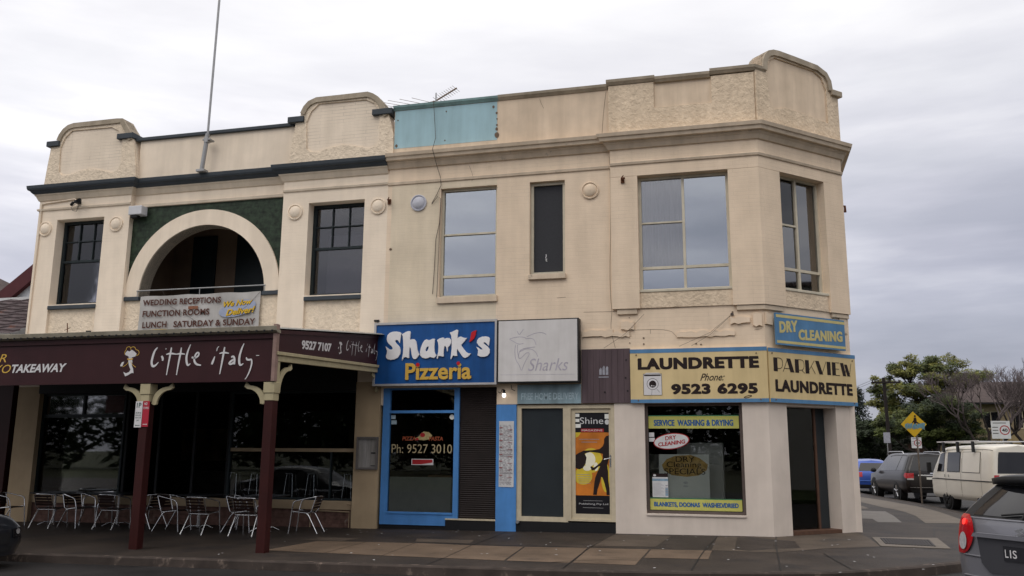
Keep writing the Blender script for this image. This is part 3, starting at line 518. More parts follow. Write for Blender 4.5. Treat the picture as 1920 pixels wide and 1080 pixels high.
# ------------------------------------------------------------ facade helpers
F0 = FA(0); C0 = CH(0)
def coping(b, P, pts, w, d0, d1, m=0):
    k = len(pts); inn = []
    for i, p in enumerate(pts):
        a = pts[max(0, i - 1)]; c = pts[min(k - 1, i + 1)]
        t = Vector((c[0] - a[0], c[1] - a[1])).normalized(); inn.append((p[0] + t.y * w, p[1] - t.x * w))
    vs = []
    for p, q in zip(pts, inn): vs += [P(*p, d0), P(*p, d1), P(*q, d1), P(*q, d0)]
    fs = []
    for i in range(k - 1):
        for j in range(4): fs.append((i * 4 + j, i * 4 + (j + 1) % 4, i * 4 + 4 + (j + 1) % 4, i * 4 + 4 + j))
    b.add(vs, [tuple(reversed(f)) for f in fs] + [(0, 1, 2, 3), tuple(4 * k - 4 + j for j in (3, 2, 1, 0))], m)
    return inn
def roundel(par, P, u, v, m='cream'):
    b = MB(); n = 32; prof = [(.20, 0), (.20, .035), (.178, .042), (.165, .02), (.155, .02), (.14, .04), (.08, .066), (0.001, .075)]
    vs = []; k = len(prof)
    for r, h in prof: vs += [P(u + r * math.cos(2 * math.pi * j / n), v + r * math.sin(2 * math.pi * j / n), h) for j in range(n)]
    b.add(vs, [(i * n + j, i * n + (j + 1) % n, (i + 1) * n + (j + 1) % n, (i + 1) * n + j) for i in range(k - 1) for j in range(n)], 0, True)
    o = b.build('roundel', m, par); 
    md = o.modifiers.new('e', 'EDGE_SPLIT'); md.split_angle = R(50)
    return o
def window(par, P, u0, v0, u1, v1, d, fw, mf, bars, panes, name='window', fd=.07, label=None):
    """frame round the opening with bars [(u0,v0,u1,v1)], panes [(u0,v0,u1,v1,mat)]"""
    b = MB()
    b.wall(P, u0, u1, v0, v1, d - fd, d, [(u0 + fw, v0 + fw, u1 - fw, v1 - fw)])
    f = b.build(name, mf, par); b = MB()
    if label: f['label'] = label
    for k, q in enumerate(bars): MB().pbox(P, *q, d - fd + .004 - .002 * (k % 3), d - .006 - .004 * (k % 3)).build('glazing_bar', mf, f)
    for q in panes: MB().pbox(P, q[0], q[1], q[2], q[3], d - fd + .012, d - fd + .018).build('pane', q[4], f)
    return f
# ============================================================ RESTAURANT BUILDING
B = thing('restaurant_building', 'cream painted two storey restaurant with big arch, green brick and dark cornice', 'building', (-13, 0, -.13))
XL, XR = -18.2, -8.04
w1 = (-17.57, 3.2, -16.08, 7.66); w2 = (-10.13, 3.2, -8.64, 7.62)
MB().wall(F0, XL, -15.30, 3.2, 8.62, -.36, 0, [w1]).build('wall', 'cream2', B)
MB().wall(F0, -10.84, XR, 3.2, 8.62, -.36, 0, [w2]).build('wall', 'cream2', B)
b = MB().box(XL, .36, 3.2, XL + .3, 13, 8.62).box(XL, .5, -.3, XL + .3, 13, 3.2).box(XL + .3, 12.7, -.3, XR - .3, 13, 8.6).box(XR - .3, .37, -.3, XR - .002, 13, 8.6)
b.build('side_wall', 'smooth2', B)
b = MB().box(XL + .3, .37, 8.3, XR - .3, 12.7, 8.5); b.build('roof', 'tin', B)
# recessed bays under the windows
for (a, c, zb) in ((w1[0], w1[2], 5.22), (w2[0], w2[2], 5.17)):
    MB().pbox(F0, a, 3.2, c, zb, -.3, -.07).build('roughcast_panel', 'rough2', B)
    MB().pbox(F0, a, zb, c, zb + .10, -.34, .03).build('sill', 'greycap', B, .012)
    MB().pbox(F0, a, zb + .10, c, zb + .13, -.34, .0).build('sill_top', 'smooth2', B)
for (a, c, z0, z1) in ((w1[0], w1[2], 5.35, 7.66), (w2[0], w2[2], 5.30, 7.62)):
    mid = z0 + (z1 - z0) * .52
    f = .075; bars = [(a + f, mid - .03, c - f, mid + .03)]
    for k in (1, 2): u = a + f + (c - a - 2 * f) * k / 3; bars.append((u - .012, mid + .03, u + .012, z1 - f))
    hm = mid + (z1 - mid) * .49; bars.append((a + f, hm - .012, c - f, hm + .012))
    window(B, F0, a, z0, c, z1, -.27, f, 'darkframe', bars, [(a + f, z0 + f, c - f, mid, 'glassdim'), (a + f, mid, c - f, z1 - f, 'glassdim')])
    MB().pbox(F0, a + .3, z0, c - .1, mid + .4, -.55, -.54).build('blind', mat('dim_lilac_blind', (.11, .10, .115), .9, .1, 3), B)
for u, z in ((-17.92, 7.43), (-15.69, 7.43), (-10.49, 7.41), (-8.28, 7.41)): roundel(B, F0, u, z, 'smooth2')
# centre bay with the arch, set back
FC = FA(.15)
cx, bz, ro_x, ro_z, ri_x, ri_z = -13.10, 5.50, 2.22, 2.18, 1.81, 1.78
arc = lambda rx, rz, n=40: [(cx + rx * math.cos(math.pi * i / n), bz + rz * math.sin(math.pi * i / n)) for i in range(n + 1)]
b = MB(); top = 7.88
b.poly(FC, [(-15.31, bz), (-15.31, top), (-10.83, top), (-10.83, bz)][::-1], -.30, 0, holes=[]) if 0 else None
ins = arc(ri_x, ri_z)
b.poly(FC, [(-10.83, bz), (-10.83, top), (-15.31, top), (-15.31, bz)] + ins[::-1], -.38, 0)
b.build('green_brick_spandrel', 'green', B)
b = MB(); out = arc(ro_x, ro_z)
b.poly(FC, out + [(cx - ri_x + .0, bz - .05)] + ins[::-1] + [(cx + ri_x, bz - .05)], -.383, .05)
b.build('arch', 'smooth2', B)
MB().pbox(FC, -15.31, 3.2, -10.83, 5.38, -.35, .02).build('roughcast_panel', 'rough2', B)
b = MB().pbox(FC, -15.31, 5.38, -14.86, 5.48, -.36, .09); b.pbox(FC, -11.32, 5.38, -10.83, 5.48, -.36, .09); b.pbox(FC, -14.86, 5.38, -11.32, 5.46, -.36, .03)
b.build('sill', 'greycap', B, .01)
MB().wall(FC, -15.31, -10.83, top, 8.62, -.38, 0, []).build('entablature', 'smooth2', B)
b = MB()        # loggia behind the arch
b.box(-15.6, 2.2, 4.2, -10.6, 2.4, 8.1).box(-15.61, .53, 4.2, -15.5, 2.2, 8.1).box(-10.7, .53, 4.2, -10.6, 2.2, 8.1).box(-15.5, .53, 8.0, -10.7, 2.2, 8.1).box(-15.5, .53, 4.2, -10.7, 2.2, 4.3)
b.build('loggia_wall', 'loggia', B)
b = MB()
for a, c in ((-16, -15.62), (-14.85, -14.1), (-13.45, -10.75)): b.box(max(a, -15.5), 2.14, 4.3, c, 2.19, 7.55) if c > -15.5 else None
b.build('loggia_door', 'darkframe', B)
b = MB(); b.tube([(-14.95, .10, 5.63), (-11.25, .10, 5.63)], .018)
for x in (-14.93, -13.1, -11.27): b.tube([(x, .10, 5.45), (x, .10, 5.63)], .012)
b.build('handrail', 'steel', B)
# mouldings
fm = [(0, 7.93), (.035, 7.94), (.045, 7.985), (.02, 8.0), (0, 8.01)]
Rp = [(XL, 8), (XL, 0), (-15.30, 0), (-15.30, .15), (-10.84, .15), (-10.84, 0), (XR, 0)]
b = MB(); b.sweep([(XL, 3), (XL, 0), (-15.30, 0)], fm); b.sweep([(-10.84, 0), (XR, 0)], fm); b.sweep([(-15.30, .15), (-10.84, .15)], [(0, 7.87), (.05, 7.875), (.06, 7.94), (.02, 7.96), (0, 7.97)])
b.build('string_course', 'mould2', B)
MB().sweep(Rp, [(0, 8.20), (.03, 8.22), (.08, 8.33), (.11, 8.36), (.11, 8.39), (0, 8.40)]).build('bed_moulding', 'mould2', B)
MB().sweep(Rp, [(0, 8.385), (.13, 8.39), (.17, 8.43), (.19, 8.46), (.23, 8.48), (.25, 8.52), (.26, 8.60), (0, 8.64)]).build('cornice', 'greycap', B)
# gabled parapets
def gable(par, P, out, inn, top_i, capm, facem, surm, capz, label=None):
    b = MB().poly(P, out[::-1], -.30, 0, 0); o = b.build('parapet_gable', facem, par)
    b = MB(); b.poly(P, out[::-1], .002, .035, 0, holes=[inn]); b.build('roughcast_surround', surm, o)
    b = MB(); coping(b, P, out[top_i[0]:top_i[1]], .13, -.36, .075); b.build('coping', capm, o)
    return o
g1 = [(p[0], min(p[1], 10.36)) for p in G1]
g1i = [(p[0] - 7.40, p[1] - .03) for p in G2in]
g1i = [p for p in g1i]
o1 = gable(B, F0, [(-18.11, 8.62)] + g1[1:-1] + [(-15.19, 8.62)], g1i, (5, 18), 'coping', 'gablebrick', 'rough2', 0)
o2 = gable(B, F0, [(-10.74, 8.62)] + G2[1:-1] + [(-7.93, 8.62)], G2in, (5, 16), 'coping', 'gablebrick', 'rough2', 0)
for o, a, c in ((o1, -18.12, -17.72), (o1, -15.86, -15.36), (o2, -10.80, -10.36), (o2, -8.50, -7.97)):
    z = {-18.12: 9.74, -15.86: 9.76, -10.80: 9.74, -8.50: 9.72}[a]
    MB().pbox(F0, a, z, c, z + .15, -.36, .10).build('pier_cap', 'greycap', o, .012)
b = MB().wall(FA(.1), -15.24, -10.68, 8.6, 9.70, -.22, 0, []); b.build('parapet', 'smooth2', B)
MB().pbox(FA(.1), -15.36, 9.70, -10.70, 9.79, -.28, .07).build('parapet_cap', 'greycap', B, .012)
# ground floor
b = MB().wall(F0, -18.2, -17.52, -.3, 3.2, -.4, 0, []); b.build('pier', 'beige', B)
b = MB().wall(F0, -8.66, -8.05, -.3, 3.2, -.4, 0, []); b.build('pier', 'beige', B)
MB().box(-17.52, -.04, 3.02, -8.66, .2, 4.1).build('shopfront_head', 'black', B)
FG = FA(.12)
MB().pbox(FG, -17.52, .30, -8.66, .50, -.18, .04).build('shopfront_sill', 'stone', B, .01)
MB().pbox(FG, -17.52, -.3, -8.66, .30, -.15, 0).build('stall_riser', 'bricks', B)
b = MB(); b.tube([(-8.75, .08, -.1), (-8.75, .08, .26), (-9.72, .08, .28), (-9.72, .08, -.1)], .014); b.tube([(-8.69, .07, -.1), (-8.69, .07, .42), (-8.80, .07, .44)], .018); b.build('conduit', 'stone', B)
def shopwin(u0, u1, bars, panes, nm='shop_window'): return window(B, FG, u0, .50, u1, 3.02, -.02, .05, 'darkframe', bars, panes, nm)
shopwin(-17.52, -15.0, [(-17.47, 2.42, -15.05, 2.50), (-16.3, 2.5, -16.24, 2.97)], [(-17.47, .55, -15.05, 2.42, 'glassvd'), (-17.47, 2.5, -16.3, 2.97, 'glassmid'), (-16.24, 2.5, -15.05, 2.97, 'glassmid')])
shopwin(-12.0, -8.66, [(-9.32, .55, -9.29, 1.60)], [(-11.95, .55, -8.71, 1.60, 'glassvd'), (-11.95, 1.68, -8.71, 2.97, 'glassvd')])
MB().pbox(FG, -11.95, 1.60, -8.71, 1.68, -.08, -.03).build('window_rail', 'stone', B)
b = MB()
for u in (-14.95, -14.0, -13.0, -12.06): b.pbox(FG, u, .5, u + .06, 3.02, -.08, -.03)
b.build('folding_door', 'black', B)
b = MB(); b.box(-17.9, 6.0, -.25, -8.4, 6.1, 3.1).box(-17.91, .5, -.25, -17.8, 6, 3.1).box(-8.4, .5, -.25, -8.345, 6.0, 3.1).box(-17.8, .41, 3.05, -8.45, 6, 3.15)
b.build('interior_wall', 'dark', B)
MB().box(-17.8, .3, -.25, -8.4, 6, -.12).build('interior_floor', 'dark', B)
b = MB(); b.box(-16.6, 5.3, -.1, -9.2, 5.8, 1.0); b.build('bar_counter', mat('dim_bar_counter', (.06, .05, .045), .4, .2, 3), B)
pm = mat('dim_wall_picture', (.14, .09, .05), .6, .6, 2); MB().box(-17.4, 5.9, 1.3, -15.6, 5.97, 2.3).build('wall_picture', pm, B); MB().box(-11.6, 5.9, 1.5, -10.3, 5.97, 2.4).build('wall_picture', pm, B)
# upstairs dark rooms
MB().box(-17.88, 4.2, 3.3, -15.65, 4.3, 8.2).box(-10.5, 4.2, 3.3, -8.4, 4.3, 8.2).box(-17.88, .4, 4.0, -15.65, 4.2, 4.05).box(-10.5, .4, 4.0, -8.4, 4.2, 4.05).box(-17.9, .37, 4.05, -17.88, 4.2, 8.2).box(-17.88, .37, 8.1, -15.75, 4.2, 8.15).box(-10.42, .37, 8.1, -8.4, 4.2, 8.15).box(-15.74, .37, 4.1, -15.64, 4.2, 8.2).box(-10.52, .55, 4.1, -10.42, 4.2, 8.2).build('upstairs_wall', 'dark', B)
# small fixtures on the restaurant building
b = MB(); b.tube([(-18.1, -.03, 7.7), (-18.1, -.03, 8.1), (-18.05, -.03, 8.14), (-17.05, -.03, 8.20), (-16.98, -.06, 8.15)], .02); b.tube([(-18.13, -.03, 3.8), (-18.1, -.03, 7.7)], .022); b.build('conduit', 'smooth2', B)
t = thing('security_light', 'small twin bracket security light with loose wires under the left end of the dark cornice', 'light', (-16.9, -.1, 8.1))
b = MB(); b.box(-16.97, -.14, 8.06, -16.86, -.0, 8.13); b.cyl((-16.98, -.16, 8.05), (-16.93, -.26, 7.97), .04, 10); b.cyl((-16.8, -.14, 8.12), (-16.72, -.26, 8.06), .055, 10); b.build('lamp_head', 'black', t)
b = MB(); b.tube([(-17.0, -.05, 8.05), (-17.1, -.08, 7.96), (-17.02, -.1, 7.86), (-16.94, -.05, 7.84), (-16.9, -.05, 8.0)], .006, 5); b.build('wire', 'wire', t)
t = thing('floodlight', 'white box floodlight at the top left corner of the green brick', 'light', (-15.05, -.05, 7.75))
b = MB(); b.box(-15.26, -.12, 7.62, -14.86, .13, 7.86); b.build('housing', 'lamp', t, .02); MB().box(-15.2, -.1, 7.54, -15.0, .05, 7.615).build('lens', 'black', t, .01)
# ============================================================ CORNER BUILDING
K = thing('corner_building', 'weathered cream two storey corner block of small shops with chamfered corner', 'building', (-3, 0, 0))
A_ = (-6.69, 5.12, -5.31, 7.73); Bw = (-4.53, 5.55, -3.71, 7.73); Cw = (-2.06, 5.07, -.11, 7.67)
b = MB().wall(F0, XR, CX, 2.66, 8.66, -.34, 0, [A_, Bw, Cw, (-7.99, 2.6, -5.27, 3.05)])
Dw = (.60, 5.08, 2.00, 7.68)
b.wall(C0, 0, 2.62, 2.66, 8.66, -.34, 0, [Dw])
b.build('wall', 'cream', K)
ex, ey = CX + 2.62 * r2, 2.62 * r2
b = MB().box(ex - .3, ey + .12, -.1, ex - .001, 13, 8.66).box(XR, 12.7, -.2, ex - .3, 13, 8.6); b.build('side_wall', 'cream', K)
MB().poly(G0, [(XR, .4), (CX, .4), (ex - .3, ey + .2), (ex - .3, 12.7), (XR, 12.7)], 8.3, 8.5).build('roof', 'tin', K)
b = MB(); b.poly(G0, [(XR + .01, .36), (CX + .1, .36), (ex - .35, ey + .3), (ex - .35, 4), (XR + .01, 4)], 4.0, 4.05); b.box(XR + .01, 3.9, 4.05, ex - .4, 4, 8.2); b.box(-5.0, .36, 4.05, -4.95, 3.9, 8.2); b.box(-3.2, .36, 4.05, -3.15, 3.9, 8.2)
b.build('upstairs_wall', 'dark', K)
# pavilion pilasters, frieze and corbels
PV = .08
b = MB().pbox(F0, -2.66, 4.69, -2.06, 7.67, .001, PV)
def wrap(b, path, z0, z1, o=PV, m=0): b.sweep(path, [(0.001, z0), (o, z0), (o, z1), (0.001, z1)], m)
cpt = lambda s: (CX + s * r2, s * r2)
b.build('pilaster', 'cream', K); b = MB(); wrap(b, [(-.11, 0), (CX, 0), cpt(.60)], 4.69, 7.67); b.build('pilaster', 'cream', K); MB().pbox(C0, 2.00, 4.69, 2.625, 7.68, .001, PV).build('pilaster', 'cream', K)
b = MB(); wrap(b, [(-2.66, 0), (CX, 0), cpt(2.625)], 7.675, 8.36); b.build('frieze', 'cream', K)
b = MB()
b.pbox(F0, -2.56, 4.57, -2.12, 4.685, .0, .05); b.build('corbel', 'mould', K, .01); b = MB(); wrap(b, [(-.04, 0), (CX, 0), cpt(.53)], 4.58, 4.685, .055); b.build('corbel', 'mould', K, .01)
b = MB(); b.pbox(C0, 2.06, 4.59, 2.60, 4.685, 0, .055).pbox(C0, 2.3, 4.25, 2.54, 4.60, 0, .03)
b.build('corbel', 'mould', K, .01)
MB().pbox(F0, -2.06, 4.70, -.11, 5.07, .001, .03).build('roughcast_panel', 'rough', K); MB().pbox(C0, .60, 4.70, 2.00, 5.08, .001, .03).build('roughcast_panel', 'rough', K)
b = MB().sweep([(XR, 0), (-2.66, 0)], [(0, 7.90), (.03, 7.91), (.04, 7.97), (.015, 7.985), (0, 7.99)]); b.sweep([(-2.66, -PV), (CX + PV * .414, -PV), (CX + 2.625 * r2 + PV * r2, 2.625 * r2 - PV * r2)], [(0, 7.93), (.03, 7.94), (.045, 7.99), (.015, 8.01), (0, 8.02)])
b.build('string_course', 'mould', K)
cp = [(0, 8.30), (.04, 8.31), (.09, 8.40), (.13, 8.44), (.13, 8.46), (.20, 8.47), (.22, 8.54), (.25, 8.555), (.27, 8.63), (0, 8.67)]
b = MB().sweep([(XR + .002, 0), (-2.86 + .2, 0)], cp); b.sweep([(-2.66 - .0, 3), (-2.66, -PV), (CX + PV * .414, -PV), (CX + 2.625 * r2 + PV * r2, 2.625 * r2 - PV * r2), (CX + 2.625 * r2 + PV * r2, 13)], cp)
b.build('cornice', 'mould', K)
# parapet
b = MB().wall(F0, -7.93, -5.30, 8.6, 9.80, -.25, 0, []); o = b.build('parapet', 'mould', K)
b = MB().quad(F0, -7.92, 8.83, -5.33, 9.79, .004); p = b.build('blue_painted_panel', 'duckegg', K)
b = MB()
for u, v, r in ((-5.42, 9.66, .035), (-5.33, 8.95, .07), (-7.86, 8.9, .04), (-7.84, 9.55, .02), (-6.6, 9.66, .02), (-6.62, 8.93, .02), (-5.34, 9.5, .03), (-5.33, 9.35, .02), (-5.335, 9.1, .04), (-5.33, 9.2, .025)): b.ell(F0, u, v, r * .8, r, .005, .012, 0, 9)
b.build('rusty_fixing', 'crack', p)
MB().sweep([(-7.95, 0), (-5.30, 0)], [(-.3, 9.80), (.02, 9.80), (.05, 9.84), (.07, 9.86), (.08, 9.91), (-.3, 9.93)]).build('parapet_cap', 'duckcap', K)
MB().wall(F0, -5.30, -2.68, 8.6, 9.80, -.25, 0, []).build('parapet', 'parapet', K)
cpp = [(-.3, 9.80), (.02, 9.80), (.05, 9.84), (.07, 9.86), (.08, 9.92), (-.3, 9.94)]
MB().sweep([(-5.30, 0), (-2.70, 0)], cpp).build('parapet_cap', 'coping', K)
FP = FA(-.06)
b = MB().wall(FP, -2.68, CX + .025, 8.6, 9.86, -.3, 0, [(-1.65, 9.24, -.39, 9.85)]); o = b.build('parapet', 'rough', K)
MB().pbox(FP, -1.65, 9.24, -.39, 9.85, -.2, -.04).build('recessed_panel', 'smooth', o)
b = MB()
b.sweep([(-2.72, -.06), (-1.62, -.06)], [(o_, z + .07) for o_, z in cpp]); b.sweep([(-1.62, -.06), (-.41, -.06)], [(o_, z + .035) for o_, z in cpp])
b.sweep([(-.41, -.06), (CX + .025, -.06), (CX + .025 + .34 * r2, -.06 + .34 * r2)], [(o_, z + .09) for o_, z in cpp])
b.build('parapet_cap', 'coping', K)
CG = CH(.06)
g3 = [(0.0, 8.62), (0.0, 9.90), (.20, 9.96), (.225, 10.19), (.293, 10.335), (.403, 10.443), (.56, 10.50), (.743, 10.515), (1.254, 10.50), (1.98, 10.47), (2.29, 10.36), (2.42, 10.18), (2.455, 9.95), (2.66, 9.86), (2.66, 8.62)]
b = MB().poly(CG, g3[::-1], -.32, 0); o = b.build('parapet_gable', 'smooth', K)
gi = [(.42, 9.16), (.36, 9.95), (.46, 10.24), (.62, 10.34), (1.9, 10.32), (2.14, 10.21), (2.27, 9.93), (2.27, 9.12), (2.0, 9.14), (1.37, 9.19), (.9, 9.20), (.55, 9.10)]
MB().poly(CG, g3[::-1], .002, .035, holes=[gi[::-1]]).build('roughcast_surround', 'rough', o)
b = MB(); coping(b, CG, g3[2:13], .13, -.40, .08); b.build('coping', 'coping', o)
MB().pbox(CG, 2.40, 9.83, 2.74, 9.97, -.40, .11).build('pier_cap', 'coping', o, .015)
b = MB().box(ex - .28, ey + .25, 8.6, ex, 13, 9.5); b.build('side_parapet', 'parapet', K)
# windows
al = 'alum'
u0, v0, u1, v1 = A_
MB().pbox(F0, u0 - .03, v0 - .15, u1 + .03, v0, -.1, .06).build('sill', 'mould', K, .01)
window(K, F0, u0, v0, u1, v1, -.10, .055, al, [(u0 + .05, 6.60, u1 - .05, 6.64), (u0 + .05, 5.59, u1 - .05, 5.65)], [(u0 + .05, 5.62, u1 - .05, 6.61, 'glassup'), (u0 + .05, 6.62, u1 - .05, v1 - .05, 'glassup'), (u0 + .05, v0 + .05, u1 - .05, 5.6, 'glassup')])
MB().pbox(F0, u0 + .06, v0, u1 - .06, v1, -.30, -.29).build('blind', 'paleblind', K)
u0, v0, u1, v1 = Bw
MB().pbox(F0, u0 - .02, v0 - .12, u1 + .02, v0, -.1, .07).build('sill', 'mould', K, .01)
window(K, F0, u0, v0, u1, v1, -.10, .07, al, [], [(u0 + .07, v0 + .07, u1 - .07, v1 - .07, 'flyscreen')])
b = MB().stroke(F0, [(-4.18, 6.04), (-4.17, 6.0), (-4.19, 5.96)], -.14, w=.02); b.stroke(F0, [(-4.2, 5.93), (-4.15, 5.94), (-4.19, 5.89), (-4.15, 5.88)], -.14, w=.015); b.build('sticker', 'paper', K)
u0, v0, u1, v1 = Cw
wf = window(K, F0, u0, v0, u1, v1, -.10, .06, al, [(-1.115, v0 + .05, -1.06, v1 - .05), (u0 + .05, 6.60, -1.115, 6.635), (u0 + .05, 5.57, u1 - .05, 5.63)],
       [(u0 + .05, 5.6, -1.09, 6.61, 'glassmid'), (u0 + .05, 6.62, -1.09, v1 - .05, 'glassmid'), (-1.08, 5.6, u1 - .05, v1 - .05, 'glassup'), (u0 + .05, v0 + .05, -1.09, 5.6, 'glassup'), (-1.08, v0 + .05, u1 - .05, 5.6, 'glassup')])
MB().pbox(F0, u0 - .02, v0 - .03, u1 + .02, v0 + .03, -.1, .05).build('sill', al, wf, .01)
def drape(P, u0, u1, v0, v1, d, n, amp, m, par):
    b = MB(); k = n * 6; vs = []
    for i in range(k + 1):
        u = u0 + (u1 - u0) * i / k; w = amp * math.sin(i / 6 * 2 * math.pi + .8 * math.sin(i * .37))
        vs += [P(u, v0, d + w), P(u + .03 * math.sin(i * .21), (v0 + v1) / 2, d + w * .8), P(u, v1, d + w * .5)]
    b.add(vs, [(3 * i + j, 3 * i + 3 + j, 3 * i + 4 + j, 3 * i + 1 + j) for i in range(k) for j in (0, 1)], 0, True); return b.build('curtain', m, par)
drape(F0, -2.02, -1.05, 5.62, 7.62, -.26, 6, .035, 'curtain', K)
u0, v0, u1, v1 = Dw
wf = window(K, C0, u0, v0, u1, v1, -.12, .05, al, [(1.27, v0 + .05, 1.325, v1 - .05), (u0 + .05, 6.55, 1.27, 6.59), (u0 + .05, 5.55, u1 - .05, 5.61)],
       [(u0 + .05, 5.6, 1.3, 6.57, 'glassmid'), (u0 + .05, 6.58, 1.3, v1 - .05, 'glassdim'), (1.3, 5.6, u1 - .05, v1 - .05, 'glassmid'), (u0 + .05, v0 + .05, 1.3, 5.58, 'glassmid'), (1.3, v0 + .05, u1 - .05, 5.58, 'glassmid')])
MB().pbox(C0, u0 - .02, v0 - .03, u1 + .02, v0 + .03, -.1, .05).build('sill', al, wf, .01)
drape(C0, 1.32, 1.98, 5.62, 7.62, -.26, 4, .03, 'curtain', K)
for u, z, mm in ((-7.24, 7.42, 'roundelgrey'), (-3.13, 7.43, 'smooth')): roundel(K, F0, u, z, mm)
MB().wall(F0, -7.93, -5.31, 4.56, 7.89, .001, .003, [(A_[0] - .04, A_[1] - .16, A_[2] + .04, A_[3])]).build('paint_patch', 'overspray', K)
# hacked ledges, cracks, stay wires
rr = random.Random(5)
def ragged(u0, u1, v0, v1, n):
    a = [(u0 + (u1 - u0) * i / n, v0 + rr.uniform(-.02, .02)) for i in range(n + 1)]; c = [(u1 - (u1 - u0) * i / n, v1 + rr.uniform(-.035, .035)) for i in range(n + 1)]
    return a + c
b = MB()
for q in ((-3.33, -2.66, 4.10, 4.25, 8), (-2.66, -2.30, 4.09, 4.20, 4), (-2.48, -2.20, 4.23, 4.40, 4), (-1.30, -.10, 4.05, 4.16, 12), (-.18, .22, 4.30, 4.44, 5), (.28, .46, 4.24, 4.50, 3)): b.poly(F0, ragged(*q), .002, .03 + .02 * rr.random())
b.poly(C0, ragged(0.02, .2, 4.28, 4.5, 3), .002, .05)
b.build('broken_ledge', 'cream', K, .012)
b = MB()
crk = [[(-2.74, 9.78), (-2.80, 9.3), (-2.85, 8.72)], [(-2.69, 8.2), (-2.67, 7.6), (-2.675, 6.65), (-2.71, 5.6), (-2.71, 4.98), (-2.67, 4.66), (-2.71, 4.4), (-2.70, 4.2), (-2.62, 3.85)]]
for l in crk: b.stroke(F0, [(u + (.0 if i % 2 else .006), v, .008) for i, (u, v) in enumerate(l)], .0035 if l[0][1] < 8.5 else .004)
for l in ([(-3.3, 4.66), (-2.2, 4.64)], [(-2.3, 4.23), (-1.45, 4.23), (-1.3, 4.06)], [(-1.3, 4.06), (-.1, 4.04)], [(.3, 4.16), (.45, 4.18)], [(-2.1, 4.68), (-1.5, 4.67), (-.1, 4.72), (.4, 4.70)], [(-6.0, 8.25), (-5.9, 8.0), (-5.93, 7.85)], [(-4.3, 9.75), (-4.25, 9.6), (-4.2, 9.5)], [(-3.9, 5.0), (-3.7, 5.01)], [(-1.85, 4.23), (-1.85, 4.14)], [(-3.33, 4.09), (-2.9, 4.1), (-2.7, 4.14), (-2.66, 4.09), (-2.25, 4.1)]): b.stroke(F0, [(u, v, .006) for u, v in l], .0045)
for u, v, r in ((-7.92, 6.33, .035), (-.13, 4.55, .02), (-.13, 4.40, .018), (-2.0, 4.05, .02), (-2.0, 3.92, .02), (-2.3, 4.5, .012), (-.9, 3.9, .02), (-2.3, 3.95, .015), (-.8, 3.88, .02)): b.ell(F0, u, v, r, r * .8, .003, .012, 0, 9)
b.build('crack', 'crack', K)
b = MB(); b.tube([(-.14, -.05, 4.50), (-.6, -.09, 4.12), (-1.25, -.1, 3.84)], .0035, 5); b.tube([(-.14, -.05, 4.49), (-.6, -.07, 4.08), (-1.0, -.1, 3.84)], .0035, 5); b.tube([(-1.98, -.04, 4.56), (-2.25, -.06, 4.28), (-2.42, -.07, 4.12), (-2.85, -.1, 3.84)], .0035, 5); b.ell(F0, -.14, 4.5, .035, .03, .0, .06, 0, 8)
b.build('stay_wire', 'wire', K)
# ground floor walls
b = MB().wall(F0, -2.66, CX, -.1, 2.66, -.34, 0, [(-2.02, .39, -.02, 2.7)]); b.wall(C0, 0, .53, -.1, 2.66, -.34, 0, []); b.wall(C0, 2.02, 2.62, -.1, 2.66, -.34, 0, []); b.wall(C0, .53, 2.02, 2.60, 2.66, -.34, -.02, [])
gw = b.build('ground_floor_wall', 'white', K)
MB().box(ex - .5, ey - .12, -.1, ex - .001, ey + .12, 2.66).build('corner_pier', 'white', K)
# laundrette window
window(K, F0, -2.02, .39, -.02, 2.66, -.10, .06, 'browngrey', [], [(-1.96, .45, -.08, 2.62, 'glassdk')], 'shop_window')
MB().pbox(F0, -2.02, .36, -.02, .395, -.14, .03).build('sill', 'white', K)
# laundrette doorway
b = MB(); b.pbox(C0, .53, -.02, 2.02, .075, -.30, -.02); b.build('door_step', 'tan', K)
MB().pbox(C0, 1.67, .075, 1.72, 2.6, -.36, -.30).build('door_edge', 'tan', K); MB().pbox(C0, 1.72, .075, 1.99, 2.6, -.355, -.305).build('door_leaf', 'smoked', K); MB().pbox(C0, .55, .08, 1.67, 2.6, -.335, -.329).build('door_glass', 'glassdk', K)
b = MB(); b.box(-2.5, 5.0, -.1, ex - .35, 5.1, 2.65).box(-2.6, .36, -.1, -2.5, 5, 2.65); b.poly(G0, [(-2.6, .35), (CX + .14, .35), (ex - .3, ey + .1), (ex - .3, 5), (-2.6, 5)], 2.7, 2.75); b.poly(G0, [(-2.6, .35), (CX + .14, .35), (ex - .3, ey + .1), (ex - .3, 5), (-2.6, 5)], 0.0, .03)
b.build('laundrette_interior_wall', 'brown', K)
# pizzeria shopfront
FB = FA(.04)
b = MB()
b.wall(FB, -7.99, -6.15, .02, 3.05, -.12, 0, [(-7.83, .27, -6.27, 2.48), (-7.83, 2.54, -6.27, 3.01)])
sf = b.build('shopfront_frame', 'blue', K)
MB().pbox(FB, -8.0, -.12, -6.15, .02, -.1, -.02).build('plinth', 'black', K)
MB().pbox(FB, -7.83, .26, -6.27, .30, -.05, .02).build('sill', 'blue', sf)
for q in ((-7.83, .27, -6.27, 2.48), (-7.83, 2.54, -6.27, 3.01)): MB().pbox(FB, *q, -.07, -.064).build('pane', 'glassdk', sf)
MB().quad(FB, -7.81, .29, -6.28, 1.06, -.075).build('frosted_film', 'frost', sf)
b = MB(); n = 64
for i in range(n):
    z = .19 + i * .045; b.add([FA(.10)(-6.15, z, 0), FA(.10)(-5.27, z, 0), FA(.10)(-5.27, z + .032, .010), FA(.10)(-6.15, z + .032, .010), FA(.10)(-6.15, z + .045, 0), FA(.10)(-5.27, z + .045, 0)], [(0, 1, 2, 3), (3, 2, 5, 4)])
